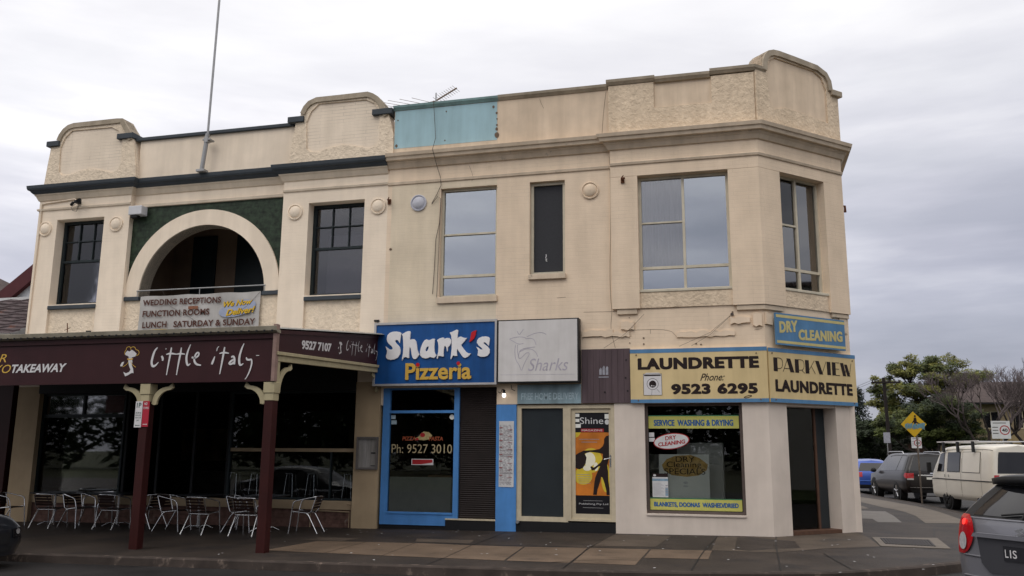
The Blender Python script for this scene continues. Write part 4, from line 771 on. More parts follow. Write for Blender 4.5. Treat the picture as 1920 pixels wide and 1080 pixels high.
b.build('roller_shutter', 'shutter', K)
b = MB().pbox(FB, -6.42, -.1, -5.27, .155, -.08, .035); b.build('plinth', 'black', K); MB().pbox(FB, -6.42, .155, -5.27, .185, -.08, .05).build('plinth_edge', 'trimcream', K)
MB().pbox(F0, -5.27, -.12, -4.815, 2.65, -.3, .015).build('blue_pier', 'blue', K)
MB().pbox(F0, -5.27, 2.65, -4.78, 3.1, -.3, -.01).build('pier_top', mat('grubby_grey_plaster', (.24, .21, .19), .8, .3, 4), K)
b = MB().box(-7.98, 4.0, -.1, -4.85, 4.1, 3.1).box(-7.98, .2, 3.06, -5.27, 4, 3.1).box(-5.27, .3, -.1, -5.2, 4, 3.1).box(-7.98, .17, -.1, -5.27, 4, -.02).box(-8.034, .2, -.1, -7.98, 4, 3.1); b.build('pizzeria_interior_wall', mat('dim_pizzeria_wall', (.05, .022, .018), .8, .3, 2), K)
MB().box(-7.8, 2.6, -.02, -6.2, 3.2, 1.05).build('pizzeria_counter', mat('orange_laminate', (.16, .06, .02), .5, .1, 2), K)
# glazed door group
FD = FA(.03)
b = MB().wall(FD, -4.815, -3.68, .17, 2.64, -.1, 0, [(-4.71, .27, -3.78, 2.57)]); f1 = b.build('shopfront_frame', 'trimcream', K)
MB().pbox(FD, -4.71, .27, -3.78, 2.57, -.07, -.06).build('pane', 'smoked', f1)
b = MB().wall(FD, -3.68, -2.66, .2, 2.64, -.1, .01, [(-3.61, .24, -2.74, 2.56)]); b.build('door_frame', 'trimcream', K)
b = MB().wall(FD, -3.61, -2.735, .24, 2.56, -.08, -.03, [(-3.52, .35, -2.79, 2.47)]); f2 = b.build('door', 'trimcream', K, .006)
MB().pbox(FD, -3.54, .33, -2.77, 2.49, -.066, -.06).build('pane', 'glassvd', f2)
b = MB(); b.tube([FD(-2.76, 1.51, -.03), FD(-2.76, 1.51, .03), FD(-2.89, 1.485, .03)], .011, 7); b.pbox(FD, -2.78, 1.33, -2.75, 1.58, -.03, -.02); b.build('handle', 'chrome', f2)
MB().pbox(F0, -4.815, -.1, -2.66, .172, -.3, -.01).build('plinth', 'black', K)
MB().box(-4.85, .28, -.1, -2.62, .3, 2.66).build('shop_interior_wall', 'dark', K)
MB().cyl((-4.77, -.06, .155), (-4.77, .05, .155), .035, 14).build('pipe', 'steel', K)
MB().pbox(F0, -8.0, 3.05, XR + .01, 3.2, -.2, 0).build('fascia_backing', 'cream', K) if 0 else None
# ============================================================ VERANDAH
V = thing('street_verandah', 'maroon posted street verandah with cream brackets carrying the restaurant name', 'verandah', (-13, -4.9, -.13))
FV = FA(-5.06)
b = MB().box(-20, -5.06, 2.80, -7.85, -5.02, 3.64); b.box(-20, -5.09, 3.55, -7.84, -5.061, 3.64); b.box(-20, -5.075, 2.80, -7.85, -5.061, 2.84)
fas = b.build('fascia', 'maroon', V)
b = MB(); b.sweep([(-20, -5.02), (-7.80, -5.02)], [(.0, 3.645), (.10, 3.645), (.16, 3.68), (.17, 3.755), (.155, 3.76), (.14, 3.70), (.0, 3.70)])
for i in range(80):
    x = -19.9 + i * .152; b.pbox(FA(-5.19), x, 3.655, x + .035, 3.69, 0, .006, 1)
b.build('gutter', ['gutter', 'black'], V)
b = MB(); n = 160; vs = []
for i in range(n + 1):
    x = -20 + i * (12.1 / n); h = .018 * math.sin(i * math.pi / 1.0 * .5 * 2) if 0 else .016 * (1 if i % 2 else -1)
    vs += [(x, -5.12, 3.74 + h), (x, 0, 4.30 + h)]
b.add(vs, [(2 * i, 2 * i + 2, 2 * i + 3, 2 * i + 1) for i in range(n)]); b.build('roof_sheet', 'tin', V)
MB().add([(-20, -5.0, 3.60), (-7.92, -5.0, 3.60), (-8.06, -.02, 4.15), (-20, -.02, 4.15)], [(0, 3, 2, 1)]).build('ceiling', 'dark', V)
# end fascia, sloping with the roof
E0, E1 = Vector((-7.86, -5.06, 0)), Vector((-8.07, -.04, 0)); EL = (E1 - E0).length
EP = Pl(E0, E1 - E0)
tl = lambda a: 3.70 + .56 * a; bl = lambda a: 3.32 + .25 * a
b = MB()
for d0, d1, zt, zb in ((-.03, .0, lambda a: tl(a), bl), (.0, .02, lambda a: tl(a), lambda a: tl(a) - .07)):
    vs = [EP(EL * a, f(a), d) for a in (0, 1) for f in (zb, zt) for d in (d0, d1)]; b.add(vs, [(0, 1, 3, 2), (4, 6, 7, 5), (0, 4, 5, 1), (2, 3, 7, 6), (0, 2, 6, 4), (1, 5, 7, 3)])
ef = b.build('end_fascia', 'maroon', V)
b = MB()
for d1, o0, o1 in ((.055, 0, -.06), (.02, -.06, -.17)):
    vs = [EP(EL * a, bl(a) + o, d) for a in (0, .985) for o in (o1, o0) for d in (-.06, d1)]; b.add(vs, [(0, 1, 3, 2), (4, 6, 7, 5), (0, 4, 5, 1), (2, 3, 7, 6), (0, 2, 6, 4), (1, 5, 7, 3)])
b.build('end_beam', 'vcream', V, .006)
MB().box(-7.90, -5.10, 2.8, -7.835, -5.0, 3.80).build('corner_board', mat('faded_pink_brown_board', (.30, .20, .17), .7, .2, 6), V)
def bracket(b, o, dx, dy, h=.36, L=.34):        # curved timber bracket from a post
    def at(a, z): return Vector((o[0] + dx * a, o[1] + dy * a, z))
    pr = [(0, -h), (.05, -h + .03), (.075, -h + .10)] ; outer = []; inner = []
    for i in range(9):
        t = i / 8 * math.pi / 2; outer.append((L - (L - .02) * math.cos(t), -.06 - (h - .10) * (1 - math.sin(t)))); inner.append((L + .04 - (L - .07) * math.cos(t), -.12 - (h - .10) * (1 - math.sin(t))))
    outer = [(0.0, -h)] + outer + [(L + .07, -.0)]; inner = [(.05, -h - .03)] + inner + [(L + .10, -.08)]
    w = .022; nx, ny = -dy * w, dx * w; vs = []
    for p, q in zip(outer, inner):
        for (a, z) in (p, q):
            c = at(a, o[2] + z); vs += [c + Vector((nx, ny, 0)), c - Vector((nx, ny, 0))]
    fs = []
    for i in range(len(outer) - 1): k = 4 * i; fs += [(k, k + 2, k + 6, k + 4), (k + 1, k + 5, k + 7, k + 3), (k, k + 4, k + 5, k + 1), (k + 2, k + 3, k + 7, k + 6)]
    e = 4 * (len(outer) - 1); b.add(vs, fs + [(0, 1, 3, 2), (e, e + 2, e + 3, e + 1)])
for x, end in ((-7.95, 1), (-10.45, 0), (-13.95, 2), (-16.5, 0)):
    if end == 2: x = -13.95
    g0 = gz(x)
    if end == 2: continue
    p = MB().box(x - .085, -5.04, g0 - .02, x + .085, -4.87, 2.47).build('post', 'maroonpost', V, .008)
    MB().box(x - .09, -5.05, 2.47, x + .09, -4.86, 2.79).box(x - .105, -5.065, 2.60, x + .105, -4.85, 2.79).build('post_cap', 'vcream', p, .008)
    if end: MB().box(x - .085, -5.02, 2.79, x + .085, -4.87, 3.3).build('post_head', 'vcream', p)
    b = MB(); bracket(b, (x - .09, -4.96, 2.80), -1, 0)
    if not end: bracket(b, (x + .09, -4.96, 2.80), 1, 0)
    else: bracket(b, (x + .03, -4.87, 3.16), 0, 1, .5, .40)
    b.build('bracket', 'vcream', p)
b = MB(); bracket(b, (-8.12, -.005, 3.40), 0, -1, .42, .30); b.build('bracket', 'vcream', V)
# lettering on the fascia
b = MB(); dd = .006
for i, l in enumerate(ITALY): b.stroke(FV, l, dd + i * .0004)
b.text(FV, 'TAKEAWAY', -13.45, 3.035, -12.20, 3.195, .006, 0, .035, .25)
for p in CHEF.values(): b.poly(FV, p[::-1], .006)
b.build('white_lettering', 'whitetxt', fas)
b = MB(); b.text(FV, 'AR', -14.0, 3.245, -13.60, 3.40, .006, 0, 0, .25); b.text(FV, 'YO', -13.83, 3.035, -13.47, 3.195, .006, 0, 0, .25)
for i, l in enumerate(CHEFL): b.stroke(FV, l, .008 + i * .0004)
b.build('yellow_lettering', 'signyellow', fas)
b = MB()
def esk(u0, v0, u1, v1, s1=0.0): # slope with the end panel
    return lambda a, c: (u0 + (u1 - u0) * a, v0 + (v1 - v0) * c + .075 * (u0 + (u1 - u0) * a))
b.text(EP, '9527 7107', 0, 0, 1, 1, .006, 0, .04, 0, .96, skew=esk(.98, 3.40, 2.30, 3.57))
x0 = ITALY[0][3][0]; x1 = -8.3; q = []
for i, l in enumerate(ITALY[:-1]): b.stroke(EP, [((p[0] - x0) / (x1 - x0) * 1.75 + 3.05, (p[1] - 3.2) * .60 + 3.55 + .068 * ((p[0] - x0) / (x1 - x0) * 1.75 + 3.05), p[2] * .62) for p in l], .006 + i * .0004)
for p in CHEF.values(): b.poly(EP, [((u + 11.02) * .62 + 2.62, (v - 3.2) * .55 + 3.72) for u, v in p][::-1], .006)
b.build('white_lettering', 'whitetxt', ef)
# ============================================================ SIGNS
SG = FA(-.25)
t = thing('pizzeria_sign', 'blue sign board with raised white and mustard lettering over the pizzeria', 'sign', (-6.7, -.12, 3.8))
MB().pbox(FA(0), -8.12, 3.11, -5.235, 4.50, .02, .235).build('board', 'signblue', t)
b = MB().wall(SG, -8.15, -5.21, 3.08, 4.53, -.06, .012, [(-8.10, 3.125, -5.255, 4.48)]); b.build('frame', 'signframe', t)
b = MB(); sg = lambda p: [(u * .9997 + .0, v * .999 + .002) for u, v in p]
for k, p in SHARK.items():
    if k in ('ah', 'q'): continue
    b.poly(SG, p if k != 'zz' else p, -.014, .02, holes=[SHARK['ah']] if k == 'a' else [])
b.build('white_lettering', 'signwhite', t, .006)
b = MB(); b.poly(SG, SHARK['q'], -.014, .02); b.ell(SG, -7.055, 3.545, .045, .045, .012, .024, 0, 12); b.ell(SG, -6.09, 3.56, .042, .042, .012, .024, 0, 12); b.build('red_lettering', 'signred', t)
b = MB(); b.text(SG, 'Pizzeria', -7.35, 3.205, -5.79, 3.585, .018, 0, .024, 0, 1.0, thick=.03); b.build('yellow_lettering', 'signyellow', t)
t = thing('blank_sign', 'grey overpainted light box sign with ghost lettering beside the blue sign', 'sign', (-4.3, -.12, 3.8))
MB().pbox(F0, -5.20, 3.11, -3.37, 4.50, .0, .26).build('box', 'plastic', t)
MB().pbox(F0, -5.165, 3.135, -3.40, 4.475, .255, .268).build('panel', 'blank', t)
b = MB(); SH = FA(-.268)
for i, l in enumerate(FADE): b.stroke(SH, [(u, v - .0, .012) for u, v in l], .0015 + i * .0002)
b.text(SH, 'Sharks', -4.49, 3.36, -3.60, 3.63, .003, 0, -.005, .3)
b.stroke(SH, [(-5.12, 3.285, .006), (-3.45, 3.275, .006)], .0015)
b.build('ghost_lettering', 'ghost', t)
t = thing('faded_delivery_sign', 'washed out pale blue sign board over the glazed door', 'sign', (-4.1, -.03, 2.8))
MB().pbox(F0, -4.79, 2.665, -3.37, 3.08, .0, .03).build('board', 'fadeblue', t)
MB().text(F0, 'FREE HOME DELIVERY', -4.70, 2.75, -3.42, 2.90, .033, 0, .02).build('lettering', 'fadetext', t)
t = thing('painted_board', 'purple brown grooved board between the grey sign and the laundrette sign', 'sign', (-2.8, -.03, 3.2))
b = MB()
for i in range(8): u = -3.355 + i * .132; b.pbox(F0, u, 2.67, u + .127, 3.83, .0, .035 + .002 * (i % 3))
b.pbox(F0, -3.355, 2.67, -2.30, 3.83, .0, .028); b.build('board', 'purple', t)
b = MB(); SPp = F0
for i, (u, h) in enumerate(((-2.965, .16), (-2.895, .20), (-2.825, .19))): b.poly(SPp, [(u, 3.27), (u + .055, 3.27), (u + .055, 3.27 + h - .03), (u + .03, 3.27 + h), (u, 3.27 + h - .05)], .041)
b.pbox(SPp, -2.98, 3.21, -2.76, 3.235, .038, .041); b.build('paint_mark', 'mark', t)
b = MB()
for u, v in ((-2.85, 2.90), (-2.36, 2.92), (-2.40, 3.2), (-2.38, 3.58)): b.ell(F0, u, v, .018, .018, .036, .045, 0, 8)
b.build('bolt', 'black', t)
# laundrette sign
t = thing('laundrette_sign', 'cream yellow laundrette sign with washing machine picture and phone number', 'sign', (-.9, -.04, 3.2))
MB().pbox(F0, -2.293, 2.66, CX + .02, 3.80, .0, .075).build('board', 'lyellow', t)
MB().pbox(F0, -2.293, 3.715, CX + .025, 3.80, .073, .079).build('border_strip', 'lblue', t); MB().pbox(F0, -2.293, 2.66, CX + .025, 2.735, .073, .079).build('border_strip', 'lblue', t)
SL = FA(-.0755)
b = MB().fat(SL, 'LAUNDRETTE', -2.12, 3.365, .345, 3.60, .003, .012); b.fat(SL, '9523 6295', -1.43, 2.838, .30, 3.05, .003, .011)
b.text(SL, 'Phone:', -.84, 3.11, -.34, 3.26, .003, 0, .008, .45)
b.stroke(SL, [(.03, 2.76, .014), (.10, 2.79, .014), (.17, 2.80, .014), (.19, 2.785, .014), (.12, 2.755, .014), (.05, 2.745, .014), (.03, 2.76, .014)], .003)
b.build('lettering', 'ink', t)
b = MB().quad(SL, -2.015, 2.825, -1.635, 3.275, .003); b.poly(SL, [(-1.99, 3.275), (-1.66, 3.275), (-1.69, 3.295), (-1.96, 3.295)], .003); p = b.build('washing_machine_picture', 'whitetxt', t)
b = MB()
for a_, c_, e_, f_ in ((-2.02, 2.82, -2.012, 3.275), (-1.638, 2.82, -1.63, 3.275), (-2.02, 2.817, -1.63, 2.825), (-2.0, 3.225, -1.65, 3.255), (-2.02, 3.268, -1.63, 3.275)): b.quad(SL, a_, c_, e_, f_, .0045)
k = [(-1.825 + .118 * math.cos(i * .2618), 3.055 + .118 * math.sin(i * .2618), .008) for i in range(25)]; b.stroke(SL, k, .0045)
b.ell(SL, -1.825, 3.055, .075, .075, .0045); b.stroke(SL, [(-1.84, 2.93, .006), (-1.85, 2.83, .006)], .0045); b.stroke(SL, [(-1.74, 2.95, .006), (-1.68, 2.88, .006)], .0045); b.build('picture_lines', 'ink', p)
b = MB().ell(SL, -1.845, 3.02, .016, .014, .006); b.ell(SL, -1.80, 3.015, .010, .012, .006); b.build('picture_highlight', 'whitetxt', p)
b = MB()
for u, v in ((-2.16, 3.675), (.31, 3.665), (-2.13, 2.715), (.36, 2.715)): b.ell(SL, u, v, .016, .016, 0, .012, 0, 8)
b.build('bolt', 'crack', t)
# corner sign
t = thing('parkview_sign', 'cream yellow corner sign with thick and thin deco lettering above the laundrette door', 'sign', (1.5, .9, 3.2))
MB().pbox(C0, .0, 2.66, 2.66, 3.78, .0, .075).build('board', 'lyellow', t)
MB().pbox(C0, -.01, 3.70, 2.665, 3.78, .073, .079).build('border_strip', 'lblue', t); MB().pbox(C0, .0, 2.66, 2.665, 2.74, .073, .079).build('border_strip', 'lblue', t)
CL = CH(.0755)
b = MB().fat(CL, 'LAUNDRETTE', .165, 2.885, 2.51, 3.13, .003, .010)
H0, H1 = 3.30, 3.585
def deco(u, glyph, w):
    T = .115; t_ = .013; h = H1 - H0
    def st(a, c, ww): b.poly(CL, [(u + a[0] * w - ww / 2, H0 + a[1] * h), (u + a[0] * w + ww / 2, H0 + a[1] * h), (u + c[0] * w + ww / 2, H0 + c[1] * h), (u + c[0] * w - ww / 2, H0 + c[1] * h)], .003)
    def thin(l, k=0): b.stroke(CL, [(u + p[0] * w, H0 + p[1] * h, t_) for p in l], .0036 + k * .0004)
    s0 = T / 2 / w
    if glyph in 'PRKEI': st((s0, 0), (s0, 1), T)
    if glyph in 'PR': thin([(2 * s0, .98), (.75, .98), (.98, .85), (.98, .45), (.8, .22), (2 * s0, .2)])
    if glyph == 'R': thin([(.75, .2), (.85, .1), (1, 0)], 1)
    if glyph == 'K': thin([(2 * s0, .28), (.95, 1)]); thin([(.6, .58), (1, 0)], 1)
    if glyph == 'A': st((1 - s0, 0), (.52, 1), T); thin([(0, 0), (.45, 1)]); thin([(.12, .25), (.7, .25)], 1)
    if glyph == 'V': st((.5, 0), (s0, 1), T); thin([(.55, 0), (1, 1)])
    if glyph == 'E': thin([(2 * s0, .98), (1, .98)]); thin([(2 * s0, .5), (.92, .5)]); thin([(2 * s0, .02), (1, .02)])
    if glyph == 'W': st((.36, 0), (s0, 1), T * .9); st((.74, 0), (.50, .9), T * .8); thin([(.40, 0), (.56, .9)]); thin([(.78, 0), (1, 1)])
for gph, a_, c_ in (('P', .13, .40), ('A', .40, .73), ('R', .76, 1.04), ('K', 1.07, 1.37), ('V', 1.38, 1.72), ('I', 1.74, 1.86), ('E', 1.90, 2.14), ('W', 2.16, 2.52)): deco(a_, gph, c_ - a_)
b.build('lettering', 'ink', t)
b = MB()
for u, v in ((.10, 3.67), (2.57, 3.65), (.15, 2.715), (2.55, 2.72)): b.ell(CL, u, v, .016, .016, 0, .012, 0, 8)
b.build('bolt', 'crack', t)
t = thing('dry_cleaning_sign', 'blue sign with yellow slanting lettering and yellow bands, above the corner sign', 'sign', (1.3, .9, 4.2))
MB().pbox(C0, .20, 3.85, 2.31, 4.52, .09, .14).build('board', 'lblue', t)
CD = CH(.1405)
b = MB().quad(CD, .20, 4.425, 2.31, 4.485, .002); b.quad(CD, .20, 3.885, 2.31, 3.94, .002)
b.fat(CD, 'DRY', 0, 0, 1, 1, .003, .009, skew=lambda a, c: (.29 + .53 * a, 4.10 + .235 * c + .06 * a)); b.fat(CD, 'CLEANING', 0, 0, 1, 1, .003, .009, skew=lambda a, c: (.85 + 1.36 * a, 3.985 + .225 * c - .02 + .055 * a + .02))
b.build('lettering', 'dryel', t)
# banner on the rail
t = thing('banner', 'grubby white banner for receptions and lunches hanging below the arch', 'banner', (-13, 0, 5.0))
nb = 40; vs = []
for i in range(nb + 1):
    for j in range(9):
        u = -14.79 + 3.44 * i / nb; v = 4.40 + 1.07 * j / 8
        vs.append(Vector((u, .06 + .008 * math.sin(i * .9 + j * .3) + .010 * math.sin(i * .23) * (1 - j / 8) + .006 * math.cos(j * 1.3 + i * .4), v + .008 * math.sin(i * .5) * (j == 8))))
MB().add(vs, [(9 * i + j, 9 * i + 9 + j, 9 * i + 10 + j, 9 * i + 1 + j) for i in range(nb) for j in range(8)], 0, True).build('cloth', 'banner', t)
BN = FA(.03)
b = MB()
b.text(BN, 'WEDDING RECEPTIONS', -14.68, 5.22, -12.42, 5.375, .003, 0, .032, 0, 1.05); b.text(BN, 'FUNCTION ROOMS', -14.66, 4.93, -12.73, 5.09, .003, 0, .032, 0, 1.05); b.text(BN, 'LUNCH', -14.64, 4.645, -13.93, 4.805, .003, 0, .032, 0, 1.05); b.text(BN, 'SATURDAY & SUNDAY', -13.73, 4.64, -11.43, 4.80, .003, 0, .032, 0, 1.05)
b.build('brown_lettering', 'btext', t)
b = MB(); sk1 = lambda a, c: (-12.34 + .80 * a, 5.10 + .14 * c + .06 * a); sk2 = lambda a, c: (-12.26 + .80 * a, 4.88 + .16 * c + .07 * a)
for dx, dz, dpt, mm in ((.012, -.012, .003, 0),): b.text(BN, 'We Now', 0, 0, 1, 1, dpt, 0, .05, .3, skew=lambda a, c: (sk1(a, c)[0] + dx, sk1(a, c)[1] + dz)); b.text(BN, 'Deliver!', 0, 0, 1, 1, dpt, 0, .05, .3, skew=lambda a, c: (sk2(a, c)[0] + dx, sk2(a, c)[1] + dz))
b.build('lettering_shadow', 'bblack', t)
b = MB().text(BN, 'We Now', 0, 0, 1, 1, .005, 0, .03, .3, skew=sk1); b.text(BN, 'Deliver!', 0, 0, 1, 1, .005, 0, .03, .3, skew=sk2)
b.stroke(BN, [(-14.66, 4.57, .01), (-14.4, 4.59, .03), (-14.1, 4.60, .02), (-13.9, 4.60, .006)], .003); b.build('yellow_lettering', 'byellow', t)
b = MB(); b.ell(BN, -11.95, 5.06, .52, .19, .001, None, 0, 24, .2); b.build('blue_swoosh', 'bblue', t)
MB().quad(BN, -13.34, 5.09, -13.06, 5.165, .004).build('tape_patch', mat('brown_tape_patch', (.26, .11, .06), .6, .2, 20), t)
b = MB(); b.tube([(-14.2, .10, 5.63), (-13.9, .03, 5.2), (-13.3, .028, 4.9), (-12.9, .03, 4.65)], .004, 5); b.tube([(-11.35, .05, 5.46), (-11.7, .03, 5.1), (-12.3, .03, 4.75)], .004, 5); b.build('cord', 'wire', t)
# weeds on the verandah roof and a bent twig
b = MB(); rw = random.Random(3)
for cx_, n in ((-14.45, 30), (-14.2, 26), (-13.4, 10), (-12.45, 12), (-13.9, 8)):
    for i in range(n):
        x = cx_ + rw.gauss(0, .13); h = rw.uniform(.03, .11); y = -.15 + rw.uniform(-.1, .1); z = 4.27; a = rw.uniform(-.06, .06)
        b.add([(x - .012, y, z), (x + .012, y, z), (x + a, y + rw.uniform(-.03, .03), z + h + .12)], [(0, 1, 2)])
tag(b.build('weeds', 'leafm'), 'small weeds growing along the back of the verandah roof under the banner', 'weeds', kind='stuff')
t = thing('roof_bracket', 'thin rusty iron stay standing on the verandah roof by the left window', 'bracket', (-16.5, -.6, 4.3))
b = MB(); b.tube([(-16.35, -.6, 4.25), (-16.33, -.6, 4.55), (-16.36, -.6, 4.74)], .012, 6); b.tube([(-16.42, -.6, 4.56), (-16.25, -.6, 4.62)], .008, 5); b.tube([(-16.40, -.6, 4.46), (-16.28, -.6, 4.42)], .008, 5); b.build('rod', 'rust', t)
# menu case on the pier
t = thing('menu_case', 'small metal framed notice case on the beige pier beside the blue shopfront', 'notice case', (-8.3, -.04, 1.6))
MB().wall(F0, -8.575, -8.055, 1.215, 1.945, .001, .06, [(-8.53, 1.26, -8.10, 1.90)]).build('frame', 'steelpaint', t, .005)
MB().pbox(F0, -8.53, 1.26, -8.10, 1.90, .001, .02).build('notice_sheet', mat('streaky_grey_sheet', (.45, .43, .42), .5, .2, 8, stretch=(3, 1, .3), streak=.3), t)
b = MB().pbox(F0, -8.22, 1.57, -8.10, 1.595, .02, .03); b.pbox(F0, -8.22, 1.29, -8.10, 1.305, .02, .03); b.build('latch', 'black', t)
# parking signs on the second post
t = thing('parking_sign', 'white and green one hour parking plate on the verandah post', 'sign', (-10.52, -5.06, 2.2)); SP = FA(-5.055)
MB().pbox(SP, -10.62, 2.01, -10.475, 2.475, 0, .006).build('plate', 'whitetxt', t)
b = MB().text(SP, '1P', -10.595, 2.36, -10.50, 2.45, .0075, 0, .02); b.text(SP, '8.30-6', -10.605, 2.255, -10.49, 2.285, .0075, 0, .02); b.text(SP, 'MON-FRI', -10.605, 2.215, -10.49, 2.238, .0075, 0, .02); b.text(SP, '8.30-12.30', -10.605, 2.17, -10.49, 2.198, .0075, 0, .02); b.text(SP, 'SAT', -10.575, 2.12, -10.52, 2.145, .0075, 0, .02)
b.poly(SP, [(-10.60, 2.045), (-10.575, 2.06), (-10.575, 2.05), (-10.50, 2.05), (-10.50, 2.04), (-10.575, 2.04), (-10.575, 2.03)][::-1], .0075); b.build('lettering', mat('dark_green_sign_text', (.01, .07, .05), .5, .1, 5), t)
t = thing('no_stopping_sign', 'red no stopping plate on the verandah post beside the white plate', 'sign', (-10.38, -5.06, 2.2))
MB().pbox(SP, -10.465, 2.02, -10.33, 2.48, 0, .006).build('plate', mat('no_stopping_red', (.40, .025, .045), .45, .1, 4), t)
b = MB().text(SP, 'NO', -10.435, 2.405, -10.375, 2.455, .0075, 0, .02); b.text(SP, 'STOPPING', -10.457, 2.335, -10.34, 2.375, .0075, 0, .01); b.poly(SP, [(-10.345, 2.065), (-10.37, 2.08), (-10.37, 2.07), (-10.44, 2.07), (-10.44, 2.06), (-10.37, 2.06), (-10.37, 2.05)], .0075); b.build('lettering', 'whitetxt', t)
# pizzeria window graphics
PW = FA(.04 + .062)
t = thing('window_lettering', 'gold phone number and pizza decal on the pizzeria window', 'lettering', (-7, .1, 1.7))
b = MB().text(PW, 'Ph: 9527 3010', -7.775, 1.585, -6.325, 1.785, .002, 0, .0); b.build('gold_number', mat('dull_gold_vinyl', (.42, .34, .20), .5, .1, 6), t)
b = MB().text(PW, 'PIZZA', -7.52, 1.865, -7.19, 1.955, .003, 0, .03, .1); b.text(PW, 'PASTA', -6.88, 1.865, -6.54, 1.955, .003, 0, .03, .1); b.build('decal_text', mat('red_brown_vinyl', (.30, .07, .03), .5, .1, 6), t)
b = MB().poly(PW, [(-7.25, 1.90), (-7.0, 1.87), (-6.85, 1.90), (-6.80, 1.98), (-6.88, 2.05), (-7.0, 2.07), (-7.07, 2.03), (-7.12, 1.96)], .002); b.build('decal_picture', mat('pale_yellow_vinyl', (.45, .36, .17), .5, .3, 20), t)
b = MB().ell(PW, -7.03, 1.99, .06, .05, .004, None, 0, 10); b.ell(PW, -7.16, 1.90, .04, .03, .004, None, 0, 8); b.build('decal_topping', 'redtext', t)
t = thing('window_sticker', 'small red and white framed sticker on the pizzeria window', 'sticker', (-7, .1, 1.4))
MB().quad(PW, -7.285, 1.325, -6.76, 1.46, .002).build('border', 'paper', t); MB().quad(PW, -7.265, 1.34, -6.78, 1.445, .003).build('face', 'redtext', t)
MB().text(PW, 'OPEN', -7.2, 1.40, -7.08, 1.425, .004).build('lettering', 'paper', t) if 0 else None
b = MB().poly(PW, [(-7.05, 1.34), (-6.78, 1.34), (-6.78, 1.38)], .004); b.build('corner', 'paper', t)
t = thing('round_sticker', 'round white sticker at the top right of the pizzeria window', 'sticker', (-6.3, .1, 2.4)); MB().ell(PW, -6.34, 2.39, .058, .058, .002).build('disc', 'greypaper', t)
t = thing('card_stickers', 'pair of small pale card stickers at the top left of the pizzeria window', 'sticker', (-7.8, .1, 2.3)); MB().quad(PW, -7.81, 2.35, -7.70, 2.44, .002).build('upper_sticker', 'fadetext', t); MB().quad(PW, -7.80, 2.23, -7.67, 2.32, .002).build('lower_sticker', 'fadetext', t)
# price list
t = thing('price_list', 'tall narrow printed price list fixed to the blue pier', 'notice', (-5.03, -.02, 1.6)); PLn = FA(-.018)
nn = 12; b = MB(); vs = []
for i in range(nn + 1):
    for j in range(3): vs.append(PLn(-5.20 + .335 * j / 2, .88 + 1.41 * i / nn, .003 + .006 * math.sin(i * 1.7 + j)))
b.add(vs, [(3 * i + j, 3 * i + j + 1, 3 * i + j + 4, 3 * i + j + 3) for i in range(nn) for j in (0, 1)], 0, True); b.build('sheet', 'paper', t)
b = MB(); rp = random.Random(4); z = 2.20
while z > .92:
    if rp.random() < .16: b.pbox(PLn, -5.18, z, -4.89, z + .010, .011, .012, 0); z -= .035; continue
    u = -5.18
    while u < -4.92: w_ = rp.uniform(.02, .06); b.pbox(PLn, u, z, min(u + w_, -4.90), z + .007, .011, .012, 0); u += w_ + rp.choice((.012, .05))
    z -= rp.uniform(.017, .03)
b.build('print_lines', mat('grey_small_print', (.28, .24, .26), .6, .2, 20), t)
b = MB()
for z in (2.14, 2.0, 1.86, 1.72, 1.56, 1.42, 1.28, 1.12): b.pbox(PLn, -5.19, z, -5.12, z + .02, .012, .0135); b.pbox(PLn, -5.0, z - .04, -4.9, z - .03, .012, .0135)
b.build('print_headings', mat('faded_red_print', (.34, .13, .13), .6, .1, 9), t)
# lit globe
t = thing('wall_lamp', 'small bare lamp globe under the gap between the blue and grey signs', 'lamp', (-5.06, -.15, 2.85))
b = MB().cyl((-5.07, -.12, 2.97), (-5.07, -.12, 2.89), .03, 12); b.tube([(-5.22, -.05, 2.93), (-5.15, -.12, 2.90), (-5.10, -.14, 2.98), (-5.07, -.12, 2.97)], .008, 5); b.tube([(-4.93, -.05, 3.08), (-4.9, -.1, 2.98), (-4.84, -.05, 2.95)], .008, 5); b.build('fitting', 'black', t)
MB().lathe((-5.07, -.12, 2.845), [(.001, -.045), (.028, -.035), (.042, -.005), (.038, .025), (.024, .045)], 14).build('globe', 'bulb', t)
# poster in the glazed door
t = thing('door_poster', 'tall sunset poster with a dark standing silhouette inside the glazed door', 'poster', (-3.15, .1, 1.4)); PO = FA(.03 + .055)
MB().quad(PO, -3.54, .34, -2.77, 2.48, .0).build('sheet', mat('poster_black_print', (.014, .013, .016), .3, .05, 5), t)
b = MB().quad(PO, -3.54, .73, -2.77, 2.05, .0012); b.build('sunset_picture', 'sunset', t)
b = MB(); b.poly(PO, [(-3.54, 2.05), (-3.40, 2.05), (-3.45, 1.97), (-3.54, 1.92)], .0018); b.ell(PO, -3.18, 1.46, .24, .26, .0018, None, 0, 20); b.ell(PO, -3.36, 1.13, .20, .18, .0019, None, 0, 20); b.ell(PO, -2.87, 1.1, .10, .30, .002, None, 0, 20); b.build('yellow_glow', 'sungold', t)
b = MB(); b.ell(PO, -3.22, 1.48, .13, .15, .0026, None, 0, 20); b.ell(PO, -3.27, 1.30, .09, .06, .0027, None, 0, 16); b.ell(PO, -3.08, 1.33, .05, .09, .0028, None, 0, 16); b.build('white_sun', 'sunwhite', t)
b = MB()      # silhouette: head and torso, arm, legs, hanging cloth
